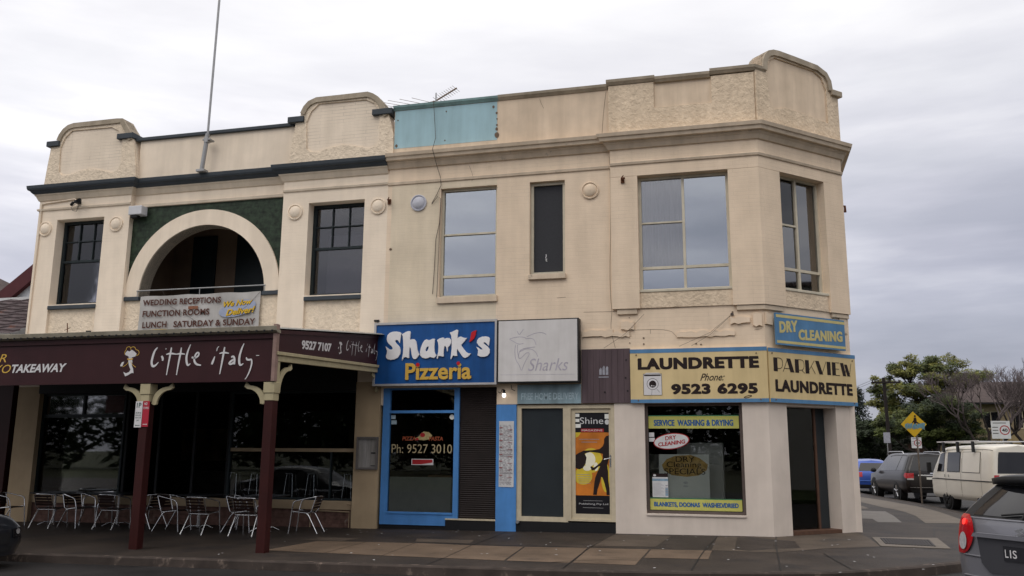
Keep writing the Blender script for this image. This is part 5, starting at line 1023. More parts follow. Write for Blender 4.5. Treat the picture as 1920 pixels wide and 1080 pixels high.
sil = [(-2.80, 1.99), (-2.86, 1.97), (-2.90, 1.91), (-2.90, 1.83), (-2.93, 1.76), (-3.00, 1.70), (-3.15, 1.675), (-3.34, 1.665), (-3.44, 1.62), (-3.54, 1.56), (-3.54, 1.30), (-3.44, 1.27), (-3.36, 1.30), (-3.30, 1.40), (-3.28, 1.52), (-3.32, 1.60), (-3.20, 1.64), (-3.02, 1.62), (-2.93, 1.60), (-2.93, 1.50), (-2.98, 1.42), (-3.08, 1.34), (-3.13, 1.31), (-3.18, 1.34), (-3.20, 1.32), (-3.17, 1.25), (-3.11, 1.26), (-3.02, 1.34), (-2.99, 1.34), (-3.04, 1.24), (-3.10, 1.10), (-3.12, .98), (-3.14, .80), (-3.15, .745), (-3.07, .745), (-3.05, .86), (-3.0, 1.0), (-2.97, 1.12), (-2.94, 1.10), (-2.90, .98), (-2.865, .84), (-2.86, .745), (-2.79, .745), (-2.80, .9), (-2.82, 1.06), (-2.82, 1.22), (-2.84, 1.36), (-2.80, 1.50), (-2.77, 1.66), (-2.77, 1.96)]
b.poly(PO, sil[::-1], .0034); b.build('silhouette', 'ink', t)
MB().quad(PO, -3.40, 2.06, -2.90, 2.13, .0036).build('red_strip', 'redtext', t)
b = MB().text(PO, 'Shine', -3.42, 2.23, -2.91, 2.37, .0042, 0, -.002); b.text(PO, 'MAGAZINE', -3.38, 2.075, -2.93, 2.115, .0044, 0, .005)
b.text(PO, 'Publishing Pty Ltd', -3.45, .53, -2.83, .575, .0042, 0, -.002); b.pbox(PO, -3.36, .62, -2.95, .624, .0038, .0042); b.pbox(PO, -3.37, .475, -2.93, .479, .0038, .0042)
b.ell(PO, -2.83, 2.27, .05, .055, .0042); b.build('white_lettering', 'paper', t)
b = MB()
for i in range(5): b.pbox(PO, -3.49 + .01 * i, 1.16 - i * .045, -3.22 + .02 * (i % 3), 1.168 - i * .045, .0038, .0042)
for i in range(2): b.pbox(PO, -3.44 + .05 * i, 1.90 - i * .06, -3.0 - .05 * i, 1.91 - i * .06, .0038, .0042)
b.build('small_print', 'mark', t)
b = MB().quad(PO, -3.53, 2.38, -3.43, 2.45, .0046); b.quad(PO, -3.54, 2.27, -3.43, 2.34, .0046); b.quad(PO, -3.53, 2.15, -3.40, 2.23, .0046); b.quad(PO, -2.88, 2.34, -2.78, 2.44, .0046); b.build('card_sticker', 'greypaper', t)
# laundrette window signs
LW = FA(.10 + .045)
def wsign(name, u0, v0, u1, v1, txt, tu0, tv0, tu1, tv1, label, g_top):
    t = thing(name, label, 'sign', ((u0 + u1) / 2, .15, v0)); MB().pbox(LW, u0, v0, u1, v1, .0, .008).build('panel', 'wyellow', t); MB().fat(LW, txt, tu0, tv0, tu1, tv1, .0105, .004, .02, 1.03).build('lettering', 'wblue', t)
    MB().pbox(LW, u0, (v1 if g_top else v0 - .02), u1, (v1 + .02 if g_top else v0), .0, .009).build('edge_strip', 'wgreen' if g_top else 'redtext', t)
wsign('washing_sign', -1.955, 2.135, -.095, 2.39, 'SERVICE  WASHING & DRYING', -1.84, 2.19, -.21, 2.315, 'yellow strip sign with blue lettering along the top of the laundrette window', True)
wsign('blanket_sign', -1.955, .465, -.095, .69, 'BLANKETS, DOONAS  WASHED/DRIED', -1.87, .52, -.17, .625, 'yellow strip sign with blue lettering along the bottom of the laundrette window', True)
t = thing('oval_sign', 'tilted white oval dry cleaning sign with red lettering in the laundrette window', 'sign', (-1.48, .1, 1.85))
MB().ell(LW, -1.485, 1.87, .375, .165, .0, .006, 0, 36, .12).build('rim', 'redtext', t); MB().ell(LW, -1.485, 1.87, .355, .148, .006, .010, 0, 36, .12).build('face', 'paper', t)
b = MB().text(LW, 'DRY', 0, 0, 1, 1, .0125, 0, .02, skew=lambda a, c: (-1.61 + .23 * a, 1.885 + .085 * c + .03 * a)); b.text(LW, 'CLEANING', 0, 0, 1, 1, .0125, 0, .035, skew=lambda a, c: (-1.76 + .56 * a, 1.755 + .085 * c + .07 * a)); b.build('lettering', 'redtext', t)
LI = FA(.235)
t = thing('specials_board', 'white dry cleaning specials board leaning inside the laundrette window', 'sign', (-1.2, .33, .72))
MB().pbox(LI, -1.76, .70, -.73, 1.60, .0, .02).build('board', 'greypaper', t)
b = MB().poly(LI, [(-1.70, 1.38), (-1.60, 1.50), (-1.42, 1.57), (-1.1, 1.59), (-.93, 1.53), (-.75, 1.40), (-.78, 1.28), (-.95, 1.17), (-1.2, 1.14), (-1.5, 1.17), (-1.66, 1.26)][::-1], .022); b.build('gold_brushmark', mat('gold_brush_paint', (.58, .36, .10), .5, .3, 9), t)
b = MB().text(LI, 'DRY', -1.41, 1.445, -1.02, 1.555, .026, 0, .0); b.text(LI, 'Cleaning', -1.60, 1.30, -.89, 1.45, .026, 0, .0); b.text(LI, 'SPECIALS', -1.65, 1.19, -.81, 1.31, .026, 0, .0); b.build('lettering', 'ink', t)
b = MB().ell(LI, -1.22, 1.02, .05, .03, .022); b.ell(LI, -1.22, .95, .06, .02, .022, None, 0, 12); b.build('smudge', 'paper', t)
t = thing('price_notice', 'small black headed price notice at the lower left of the laundrette window', 'notice', (-1.73, .14, .7))
MB().quad(LW, -1.90, .72, -1.575, 1.205, .002).build('sheet', 'paper', t); MB().quad(LW, -1.90, 1.13, -1.575, 1.205, .0035).build('header', 'ink', t)
b = MB().ell(LW, -1.85, 1.165, .03, .022, .0045); b.text(LW, 'OPEN', -1.76, 1.155, -1.61, 1.18, .0045) if 0 else None; b.build('header_mark', 'paper', t)
b = MB().quad(LW, -1.90, 1.05, -1.575, 1.10, .0035); b.quad(LW, -1.635, .75, -1.58, .92, .0035); b.build('blue_print', mat('pale_blue_print', (.22, .33, .42), .5, .2, 20), t)
b = MB()
for i in range(12): b.pbox(LW, -1.88, .76 + i * .022, -1.66 - .03 * (i % 3), .765 + i * .022, .003, .0035)
for i in range(4): b.pbox(LW, -1.63, .80 + i * .05, -1.585, .82 + i * .05, .0035, .0045)
b.build('small_print', 'mark', t)
t = thing('card_stickers', 'two small white card stickers at the left edge of the laundrette window', 'sticker', (-1.9, .14, 1.9)); MB().quad(LW, -1.95, 1.96, -1.84, 2.05, .002).build('upper_sticker', 'paper', t); MB().quad(LW, -1.95, 1.86, -1.83, 1.94, .002).build('lower_sticker', 'paper', t)
t = thing('tall_cabinet', 'pale enamelled cabinet standing behind the specials board', 'cabinet', (-.9, .8, 0)); MB().box(-1.42, .75, .03, -.45, 1.5, 1.85).build('body', 'machine', t, .01); MB().box(-1.38, .73, .1, -.49, .745, 1.80).build('door', 'machine', t, .005)
t = thing('dryer', 'dim commercial dryer with a round door behind the laundrette window', 'dryer', (-2.1, 1.6, 0)); MB().box(-2.45, 1.5, .03, -1.5, 2.3, 1.6).build('body', 'machine', t, .01); MB().ell(FA(1.5), -1.97, 1.0, .28, .28, .01, .03, 0, 24).build('door', 'smoked', t)
# chair with coat inside the doorway
t = thing('waiting_chair', 'metal framed chair with a deep red coat over it inside the corner doorway', 'chair', (1.75, 2.0, .03))
b = MB(); c0 = Vector((1.55, 2.3, .03))
for a_, c_ in ((-.2, -.2), (.2, -.2), (-.2, .2), (.2, .2)): b.tube([c0 + Vector((a_, c_, 0)), c0 + Vector((a_, c_, .45 if c_ < 0 else .85))], .014, 6)
b.tube([c0 + Vector((-.2, -.2, .45)), c0 + Vector((.2, -.2, .45))], .014, 6); b.build('frame', 'tan', t)
MB().box(1.33, 2.08, .47, 1.77, 2.52, .52).build('seat', 'dark', t, .015); b = MB(); b.lathe((1.55, 2.42, .75), [(.001, -.28), (.2, -.26), (.27, -.05), (.26, .12), (.18, .24), (.001, .28)], 18); b.build('coat', 'pinkcloth', t)
# antenna, cable, mast
t = thing('tv_antenna', 'tv antenna leaning on the roof behind the pale blue parapet', 'antenna', (-7.3, 1.2, 8.5))
e0 = Vector((-7.33, 1.2, 10.50)); e1 = Vector((-6.90, 1.6, 10.98)); 
b = MB().tube([(-7.32, 1.2, 8.5), (-7.32, 1.2, 10.72)], .018, 8); b.build('mast', 'steel', t)
b = MB(); b.tube([e0, e1], .02, 6); b.tube([e0, e0 + Vector((-1.5, .15, -.12))], .014, 6); b.build('boom', 'crack', t)
b = MB(); 
for i in range(10):
    p = e0.lerp(e1, i / 10 + .06); w = .11; b.tube([p - Vector((w * .8, .05, -.07)), p + Vector((w * .8, .05, -.07))], .005, 5)
for i, (ln) in enumerate((.55, .62, .68, .72, .76)):
    p = e0 + Vector((-.15 - i * .27, 0, -.0)); b.tube([p - Vector((ln, -.1, -.20)), p + Vector((ln * .6, .1, -.10))], .006, 5)
b.build('elements', 'crack', t)
t = thing('loose_cable', 'thin dark cable hanging from the blue parapet past the window to a looped end', 'cable', (-6.8, -.05, 9.8))
b = MB(); cab = [(-6.90, -.1, 9.93), (-6.88, -.07, 9.6), (-6.84, -.05, 9.0), (-6.82, -.30, 8.62), (-6.78, -.1, 8.3), (-6.70, -.03, 8.0), (-6.68, -.04, 7.8), (-6.78, -.03, 7.6), (-6.90, -.02, 7.40), (-6.90, -.04, 7.36), (-6.76, -.04, 7.54), (-6.68, -.03, 7.48), (-6.70, -.03, 6.9), (-6.78, -.03, 6.5), (-6.80, -.03, 5.8), (-6.83, -.03, 5.2)]
b.tube(cab, .007, 6); b.tube([(-6.68, -.03, 7.48), (-6.71, -.02, 6.2), (-6.73, -.02, 5.1)], .006, 5); b.build('cable', 'wire', t)
t = thing('flag_mast', 'tall grey metal mast clamped to the parapet above the arch', 'mast', (-13.0, -.12, 8.6))
b = MB().cyl((-13.13, -.16, 8.64), (-13.03, -.16, 9.62), .055, 12); b.build('lower_tube', 'steel', t)
b = MB().tube([(-13.03, -.16, 9.5), (-12.99, -.16, 13.5), (-12.98, -.16, 15.2)], .03, 10); b.build('upper_tube', 'steel', t)
b = MB().box(-13.14, -.21, 9.44, -12.92, -.0, 9.48).box(-13.09, -.22, 9.38, -12.98, -.10, 9.52).box(-13.24, -.25, 8.60, -13.0, -.06, 8.66); b.build('clamp', 'steel', t, .006)
def hook(x, z, P, label):
    t = thing('wall_bracket', label, 'bracket', P(x, z, .05)); b = MB(); b.pbox(P, x - .04, z - .06, x + .04, z + .06, .0, .03); b.tube([P(x, z, .02), P(x + .01, z + .02, .13), P(x + .06, z - .01, .2)], .022, 7); b.tube([P(x - .03, z + .05, .03), P(x + .03, z + .08, .12)], .012, 6); b.build('hook', 'rust', t)
hook(-7.99, 7.50, F0, 'rusty bracket hook beside the right roundel of the restaurant end'); hook(-2.38, 7.58, CH(.08) if 0 else FA(-.08), 'rusty bracket hook left of the wide upstairs corner window')
hook(.42, 7.60, CH(.08), 'small bracket stub on the chamfered corner left of the narrow window') if 0 else None
t = thing('side_bracket', 'rusty bracket stub on the far edge of the corner building', 'bracket', (ex, ey, 7.2)); b = MB(); b.tube([(ex, ey + .2, 7.28), (ex + .12, ey + .2, 7.26), (ex + .12, ey + .2, 7.12)], .03, 7); b.build('hook', 'rust', t)
b = MB()
for u, v in ((-16.2 + .0, 4.60), (-8.2, 4.62)): b.pbox(F0, u - .06, v - .02, u + .06, v + .02, .0, .05)
b.build('vent', 'black', B)
# ============================================================ CAFE FURNITURE
ch = thing('cafe_chair', None, 'chair', group='aluminium cafe chairs under the verandah')
def rnd(pts, r=.06):      # round polyline corners
    P = [Vector(p) for p in pts]; o = [P[0]]
    for a, p, c in zip(P, P[1:], P[2:]):
        q0 = p + (a - p).normalized() * min(r, (a - p).length / 2); q1 = p + (c - p).normalized() * min(r, (c - p).length / 2)
        o += [q0, q0.lerp(p, .5).lerp(p.lerp(q1, .5), .33), q0.lerp(p, .5).lerp(p.lerp(q1, .5), .67), q1]
    return o + [P[-1]]
b = MB(); s = .25         # x forward
b.tube(rnd([(.24, s, .44), (.20, s + .02, .66), (-.24, s, .75), (-.31, .12, .76), (-.31, -.12, .76), (-.24, -s, .75), (.20, -s - .02, .66), (.24, -s, .44)], .07), .0125, 8)
for sg_ in (1, -1): b.tube(rnd([(.22, sg_ * s, .45), (-.12, sg_ * (s - .02), .41), (-.18, sg_ * (s - .02), .44), (-.27, sg_ * (s - .01), .745)], .04), .011, 8)
b.tube([(.2, -s, .43), (.2, s, .43)], .010, 7); b.tube([(-.13, -s + .02, .41), (-.13, s - .02, .41)], .010, 7); b.build('frame', 'chrome', ch)
for sg_ in (1, -1):
    MB().tube([(.24, sg_ * s, .45), (.26, sg_ * (s + .005), .2), (.285, sg_ * (s + .01), 0)], .0125, 8).build('leg', 'chrome', ch)
    MB().tube(rnd([(-.06, sg_ * (s - .02), .415), (-.12, sg_ * (s - .01), .38), (-.33, sg_ * (s + .01), 0)], .05), .0125, 8).build('leg', 'chrome', ch)
b = MB()
for i in range(6): x = -.14 + i * .062; b.box(x, -s + .03, .43, x + .05, s - .03, .445)
b.build('seat', 'wood', ch, .003)
b = MB()
for i in range(4): z = .50 + i * .062; x = -.205 - i * .021; b.add([(x, -s + .03, z), (x, s - .03, z), (x - .017, s - .03, z + .05), (x - .017, -s + .03, z + .05), (x - .013, -s + .03, z), (x - .013, s - .03, z), (x - .030, s - .03, z + .05), (x - .030, -s + .03, z + .05)], [(0, 1, 2, 3), (7, 6, 5, 4), (0, 4, 5, 1), (3, 2, 6, 7), (0, 3, 7, 4), (1, 5, 6, 2)])
b.build('backrest', 'wood', ch)
cs = [(-16.95, -1.2, 8, 'leftmost cafe chair, facing right behind the parked car bonnet'), (-15.60, -1.35, 92, 'cafe chair with its back to the street, left of all the back-turned chairs'), (-15.0, -1.15, -12, 'cafe chair facing right between the two leftmost back-turned chairs'),
      (-13.88, -1.35, 88, 'cafe chair with its back to the street, just left of the post with parking plates'), (-13.25, -.95, 172, 'cafe chair facing left, partly hidden by the post with parking plates'), (-12.2, -1.5, 4, 'cafe chair facing right, just right of the post with parking plates'),
      (-11.15, -2.0, 86, 'cafe chair with its back to the street, midway between the two verandah posts'), (-10.62, -1.35, 12, 'cafe chair facing right, immediately left of the back-turned chair by the corner post'), (-9.98, -2.1, 93, 'cafe chair with its back to the street beside the corner post'),
      (-9.12, -1.25, 190, 'rightmost cafe chair, standing right of the corner post and facing left'), (-10.9, -.55, 215, 'cafe chair at the back of the tables near the corner post, turned to the street'), (-15.0, -.5, 260, 'cafe chair at the back of the left tables, turned to the street')]
for i, (x, y, a, lb) in enumerate(cs):
    o = ch if i == 0 else dup(ch, (0, 0, 0))
    o.location = (x, y, gz(x) + .002); o.rotation_euler = (0, 0, R(a)); o['label'] = lb + ', aluminium frame' if len(lb.split()) < 14 else lb
tb = thing('cafe_table', None, 'table', group='dark cafe tables under the verandah')
b = MB().box(-.40, -.40, .735, .40, .40, .76); b.build('table_top', mat('dark_table_top', (.02, .022, .026), .3, .2, 3), tb, .01)
MB().cyl((0, 0, .03), (0, 0, .735), .03, 12).build('pedestal', 'chrome', tb)
for k in range(4):
    a = R(45 + 90 * k); MB().tube([(0, 0, .06), (.18 * math.cos(a), .18 * math.sin(a), .08), (.33 * math.cos(a), .33 * math.sin(a), .01)], .014, 7).build('foot', 'chrome', tb)
tl_ = [(-16.15, -.62, 'square dark cafe table at the far left under the verandah'), (-14.35, -.62, 'square dark cafe table just left of the post with parking plates'), (-11.95, -.95, 'square dark cafe table just right of the post with parking plates'), (-10.15, -1.15, 'square dark cafe table behind the corner post')]
for i, (x, y, lb) in enumerate(tl_):
    o = tb if i == 0 else dup(tb, (0, 0, 0)); o.location = (x, y, gz(x) + .002); o.rotation_euler = (0, 0, R(3 * i)); o['label'] = lb
st = thing('bar_stool', None, 'stool', group='chrome bar stools inside the restaurant')
MB().lathe((0, 0, .74), [(.001, 0), (.16, 0), (.17, .015), (.16, .035), (.001, .04)], 20).build('seat', 'chrome', st)
for k in range(4):
    a = R(45 + 90 * k); MB().tube([(.11 * math.cos(a), .11 * math.sin(a), .74), (.19 * math.cos(a), .19 * math.sin(a), 0)], .014, 7).build('leg', 'chrome', st)
for i, x in enumerate((-12.75, -12.15, -11.15, -10.55, -9.55)):
    o = st if i == 0 else dup(st, (0, 0, 0)); o.location = (x, 1.7, -.118 + .42); o['label'] = ['chrome bar stool inside the window, leftmost of the row', 'chrome bar stool inside the window, second from the left', 'chrome bar stool inside the window, just right of the corner post', 'chrome bar stool inside the window, second from the right', 'chrome bar stool inside the window, rightmost and set apart'][i]
pf = MB().box(-13.5, 1.3, -.119, -9.0, 2.3, .302).build('raised_floor', 'dark', B)
# ============================================================ NEIGHBOURING HOUSE (far left)
t = thing('neighbour_house', 'tiled roof house with dark red bargeboard next to the restaurant at the far left', 'house', (-22, 2, -.2))
MB().box(-30, .2, -.3, -18.95, 9, 4.5).build('wall', 'cream2', t); MB().box(-18.95, -.05, -.3, -18.32, .5, 3.6).build('pier', 'maroonpost', t)
b = MB(); Y0, Z0, Y1, Z1 = -.35, 4.55, 2.4, 6.05; rows = 12; n = 60; vs = []
for j in range(rows):
    for e in (0, 1):
        f = (j + e) / rows; y = Y0 + (Y1 - Y0) * f; z = Z0 + (Z1 - Z0) * f + (.045 if e == 0 else 0)
        vs += [(-30 + 11.75 * i / n * 1.0, y, z + .022 * math.sin(i * 2 * math.pi / 2.0 * .5)) for i in range(n * 1 + 1)]
w_ = n + 1
fs = [((r_) * w_ + i, r_ * w_ + i + 1, (r_ + 1) * w_ + i + 1, (r_ + 1) * w_ + i) for r_ in range(2 * rows - 1) for i in range(n)]
b.add(vs, fs); rf = b.build('roof', 'rooftile', t)
MB().box(-30, 2.35, 6.0, -18.25, 2.55, 6.10).build('ridge', 'paper', rf); MB().box(-30, -.42, 4.42, -18.25, -.34, 4.54).build('gutter', 'gutter', t)
b = MB(); b.poly(FA(3.2), [(-22.4, 4), (-18.6, 4), (-18.6, 9.0), (-22.2, 6.3), (-22.4, 6.2)], -.2, 0) ; b.build('gable_wall', mat('pale_grey_gable', (.50, .52, .55), .7, .05, 2), t)
MB().poly(FA(3.1), [(-22.9, 5.95), (-22.4, 6.42), (-18.5, 9.2), (-18.5, 8.75), (-21.9, 6.25), (-22.3, 5.95)][::-1], -.15, .06).build('bargeboard', 'barge', t)
t = thing('distant_house', 'brown hipped roof seen past the bargeboard at the far left', 'house', (-27, 9, 0)); MB().box(-44, 9, -.3, -31.8, 16, 8.0).build('wall', 'cream2', t)
b = MB(); b.add([(-44.5, 8.5, 8.0), (-31.2, 8.5, 8.0), (-31.2, 16.5, 8.0), (-44.5, 16.5, 8.0), (-41, 12.5, 10.2), (-34.6, 12.5, 10.2)], [(0, 1, 5, 4), (1, 2, 5), (2, 3, 4, 5), (3, 0, 4)]); b.build('roof', 'rooftile2', t)
# ============================================================ CARS
def cat(P, t, c=.5):
    n = len(P); i = min(n - 2, max(0, int(t))); f = t - i
    p0, p1, p2, p3 = P[max(0, i - 1)], P[i], P[i + 1], P[min(n - 1, i + 2)]
    m1 = (p2 - p0) * c; m2 = (p3 - p1) * c; f2 = f * f; f3 = f2 * f
    return p1 * (2 * f3 - 3 * f2 + 1) + m1 * (f3 - 2 * f2 + f) + p2 * (-2 * f3 + 3 * f2) + m2 * (f3 - f2)
class Car:
    def __init__(s, rings, c=.32, rb=.06, fb=.10): s.r = [[Vector(p) for p in r] for r in rings]; s.c = c; s.rb = rb; s.fb = fb; s.nu = len(rings) - 1; s.nv = len(rings[0]) - 1
    def S(s, u, v, sd=1, off=0):
        f = lambda u, v: cat([cat(r, v, s.c) for r in s.r], u, s.c)
        p = f(u, v)
        if off:
            e = .02; a = f(min(s.nu, u + e), v) - f(max(0, u - e), v); q = f(u, min(s.nv, v + e)) - f(u, max(0, v - e))
            nn = a.cross(q)
            if nn.length > 1e-9:
                nn.normalize(); nn = nn if nn.y > -.01 and (nn.y > .02 or nn.z > 0) else -nn; p = p + nn * off
        return Vector((p.x, p.y * sd, p.z))
    def end(s, v, t, off=0, rear=True):
        p = cat(s.r[0 if rear else -1], v, s.c); bl = s.rb if rear else s.fb
        x = p.x - bl * (1 - abs(t) ** 2.6) if rear else p.x + bl * (1 - abs(t) ** 2.6)
        return Vector((x - off if rear else x + off, p.y * t, p.z))
    def shell(s, par, m, nu=4, nvv=4):
        b = MB(); NU = s.nu * nu; NV = s.nv * nvv
        for sd in (1, -1):
            vs = [s.S(i / nu, j / nvv, sd) for i in range(NU + 1) for j in range(NV + 1)]
            fs = [((i) * (NV + 1) + j, (i + 1) * (NV + 1) + j, (i + 1) * (NV + 1) + j + 1, i * (NV + 1) + j + 1) for i in range(NU) for j in range(NV)]
            if sd == 1: fs = [tuple(reversed(f)) for f in fs]
            b.add(vs, fs, 0, True)
        for rear in (True, False):
            T = 12; vs = [s.end(j / nvv, -1 + 2 * i / T, 0, rear) for j in range(NV + 1) for i in range(T + 1)]
            fs = [(j * (T + 1) + i, j * (T + 1) + i + 1, (j + 1) * (T + 1) + i + 1, (j + 1) * (T + 1) + i) for j in range(NV) for i in range(T)]
            b.add(vs, fs if not rear else [tuple(reversed(f)) for f in fs], 0, True)
        o = b.build('body', m, par)
        md = o.modifiers.new('weld', 'WELD'); md.merge_threshold = .002
        return o
    def side(s, par, name, m, u0, u1, v0, v1, off=.006, sides=(1, -1), sl0=0, sl1=0, label=None):
        o = None
        for sd in sides:
            b = MB(); n = 8; k = 5; vs = []
            for j in range(k + 1):
                g = j / k; v = v0 + (v1 - v0) * g
                for i in range(n + 1): f = i / n; vs.append(s.S((u0 + sl0 * g) * (1 - f) + (u1 + sl1 * g) * f, v, sd, off))
            fs = [(j * (n + 1) + i, j * (n + 1) + i + 1, (j + 1) * (n + 1) + i + 1, (j + 1) * (n + 1) + i) for j in range(k) for i in range(n)]
            b.add(vs, fs, 0, True); o = b.build(name, m, par)
        return o
    def rear(s, par, name, m, v0, v1, t0, t1, off=.006, rear=True, tp=0, n=10, k=5, pts=None):
        b = MB(); vs = []
        for j in range(k + 1):
            g = j / k; v = v0 + (v1 - v0) * g
            for i in range(n + 1):
                f = i / n; a = t0 + tp * g * (1 if t0 < t1 else -1); c = t1 - tp * g * (1 if t0 < t1 else -1); vs.append(s.end(v, a * (1 - f) + c * f, off, rear))
        fs = [(j * (n + 1) + i, j * (n + 1) + i + 1, (j + 1) * (n + 1) + i + 1, (j + 1) * (n + 1) + i) for j in range(k) for i in range(n)]
        b.add(vs, fs, 0, True); return b.build(name, m, par)
def wheels(par, xs_, w, r, rw=.2, rimm='rim'):
    for x in xs_:
        for sd in (1, -1):
            y = sd * (w - .01)
            MB().cyl((x, y - sd * .25, r), (x, y + sd * .004, r + .0), r * 1.17, 28).build('wheel_arch', 'plastic', par)
            wh = MB().lathe((x, y, r), [(r * .6, -sd * rw), (r * .96, -sd * rw), (r, -sd * (rw - .03)), (r, -sd * .01), (r * .96, sd * .02), (r * .66, sd * .025)], 28, 0, 'y').build('tyre', 'tyre', par)
            b = MB().lathe((x, y, r), [(r * .66, sd * .02), (r * .62, sd * .0), (r * .60, -sd * .05), (.001, -sd * .05)], 24, 1, 'y')
            for k in range(5):
                a = 2 * math.pi * k / 5 + .3; ca, sa = math.cos(a), math.sin(a); b.tube([(x + ca * .05, y + sd * .012, r + sa * .05), (x + ca * r * .6, y + sd * .012, r + sa * r * .6)], .028, 6)
            b.lathe((x, y, r), [(r * .2, -sd * .0), (r * .17, sd * .025), (.001, sd * .03)], 14, 0, 'y'); b.build('rim', [rimm, 'plastic'], wh)
def place(o, x, y, az, z=None): o.location = (x, y, (gz(x) - .129) if z is None else z); o.rotation_euler = (0, 0, R(90 - az))
def ring(X, W, H, lean, belt=.93, hood=None, wk=1, low=.24):
    """X station, W half width, H roof height, lean = how far the roof line lies ahead (+) of the station"""
    zb = belt
    return [(X + lean * .10, W * .86 * wk, low), (X + lean * .02, W * .97 * wk, low + .13), (X, W * wk, .62 * belt / .93), (X + lean * .12, W * .955 * wk, zb),
            (X + lean * .9, (W * .955 - .24 * (H - zb) / .52 - .0) * wk, H - .085), (X + lean * 1.0, W * .50 * wk, H - .01), (X + lean * 1.0, .0, H + .012)]
# ---- silver grey hatchback turning at the corner
t = thing('grey_hatchback', 'grey small hatchback with lit brake light at the lower right corner', 'car')
hr = [ring(0.02, .78, 1.48, .36, 1.09), ring(.28, .842, 1.495, .28, 1.09), ring(.9, .845, 1.52, 0, 1.06), ring(1.7, .845, 1.52, 0, 1.0), ring(2.2, .84, 1.44, .0, .93), ring(2.75, .83, 1.02, .12, .90), ring(3.3, .80, .90, .05, .82), ring(3.62, .70, .74, .0, .68)]
car = Car(hr, rb=.10)
body = car.shell(t, 'carpaint')
car.rear(t, 'rear_window', 'carglass', 3.10, 3.92, -.80, .80, .006, tp=.06)
car.rear(t, 'window_surround', 'plastic', 3.03, 4.0, -.985, .985, .003, tp=.02)
b = MB(); vs = []; n = 16
for i in range(n + 1):
    tt = -1 + 2 * i / n; p = car.end(4.1, tt * 1.0, 0); q = car.end(4.0, tt, 0); yy = tt * .61
    vs += [Vector((p.x + .14, yy, 1.51 - .03 * tt * tt)), Vector((p.x - .10 + .10 * abs(tt) ** 3, yy * 1.02, 1.485 - .03 * tt * tt)), Vector((p.x - .09 + .10 * abs(tt) ** 3, yy * 1.02, 1.415 - .02 * tt * tt)), Vector((p.x + .1, yy, 1.41))]
b.add(vs, [(4 * i + j, 4 * i + 4 + j, 4 * i + 4 + (j + 1) % 4, 4 * i + (j + 1) % 4) for i in range(n) for j in range(4)] + [(0, 1, 2, 3), tuple(4 * n + k for k in (3, 2, 1, 0))], 0, True); b.build('spoiler', 'plastic', t)
def lens(par, sgn):
    # tail lamp drawn on the rear corner: tall almond, red above, clear bulb below
    b = MB(); pts = []
    for i in range(22):
        a = 2 * math.pi * i / 22; pts.append((.845 + .115 * math.cos(a) + .03 * math.sin(a), .0 + .5 * math.sin(a)))
    def P(u, v, d=0): return car.end(2.35 + v * 1.15, sgn * min(1, u), .012 + d)
    b.poly(P, pts, 0); return b, P
for sgn in (1, -1):
    b = MB(); vs = []; rows = 12; cols = 8
    for j in range(rows + 1):
        g = j / rows; v = 2.05 + 1.05 * g; w = math.sin(math.pi * min(1, max(0, .06 + .86 * g))) ** .6
        for i in range(cols + 1):
            f = i / cols; tt = 1.0 - .30 * w * (1 - f) ; p = car.end(v, sgn * tt, 0); p.x -= .022 * math.sin(math.pi * min(1, f * .6 + .4) ) * w + .004; p.y += sgn * .012 * f * w
            vs.append(p)
    b.add(vs, [(j * (cols + 1) + i, j * (cols + 1) + i + 1, (j + 1) * (cols + 1) + i + 1, (j + 1) * (cols + 1) + i) for j in range(rows) for i in range(cols)], 0, True)
    tlmp = b.build('tail_light', 'redlens', t)
    PP = lambda u, v, d=0, sgn=sgn: car.end(v, sgn * u, 0) + Vector((-.034 - d, 0, 0))
    MB().ell(PP, .885, 2.38, .070, .20, .0, None, 0, 20).build('reversing_lens', 'clearlens', tlmp)
    if sgn == 1: MB().ell(PP, .885, 2.84, .035, .09, .002, None, 0, 14).build('lit_brake_lens', 'redlit', tlmp)
car.rear(t, 'tailgate_edge', 'carpaint', 2.98, 3.03, -.9, .9, .014)
# plate recess, plate, logo, bumper lines
PR = lambda u, v, d=0: Vector((car.end(2.3, 0).x - d - .004, -u, v))      # u to the right as seen from behind
b = MB(); rc = [(-.36, .60), (.36, .60), (.44, .68), (.47, .92), (-.47, .92), (-.44, .68)]; b.poly(PR, rc, .004, .010); b.build('plate_recess', mat('shadow_grey_car_paint', (.07, .07, .078), .35, .04, 3, metal=.4, coat=.5), t)
b = MB(); b.poly(PR, [(-.50, .92), (.50, .92), (.48, .955), (-.48, .955)], .0, .045); b.build('tailgate_handle', 'carpaint', t, .01)
p = MB().poly(PR, [(-.186, .725), (.186, .725), (.186, .86), (-.186, .86)], .012, .020).build('number_plate', 'plate', t)
b = MB()
def plt(s_, u0, u1): b.text(PR, s_, u0, .757, u1, .828, .0215, 0, .01)
plt('L', -.168, -.135); plt('I', -.117, -.105); plt('S', -.088, -.047); b.build('lettering', 'whitetxt', p)
b = MB(); b.poly(PR, [(-.045, 1.005), (.03, 1.03), (.045, 1.02), (.0, 1.0), (.045, .98), (-.02, .95), (-.045, .963), (.0, .983)], .02, .03); b.build('badge', 'chrome', t)
b = MB()
for v, w_, dx in ((2.02, .90, .002), (1.5, .93, .004)):
    b.tube([car.end(v, -w_ + 2 * w_ * i / 16, dx) for i in range(17)], .010, 6)
b.build('bumper_edge', 'carpaint', t)
b = MB(); b.tube([car.end(3.15, .3, .03), car.end(3.25, -.05, .035), car.end(3.12, -.35, .03)], .010, 6); b.tube([car.end(3.05, -.0, .02), car.end(3.22, -.03, .035)], .014, 6); b.build('wiper', 'plastic', t)
car.rear(t, 'bumper_panel', 'plastic', .3, .9, -.7, .7, .008)
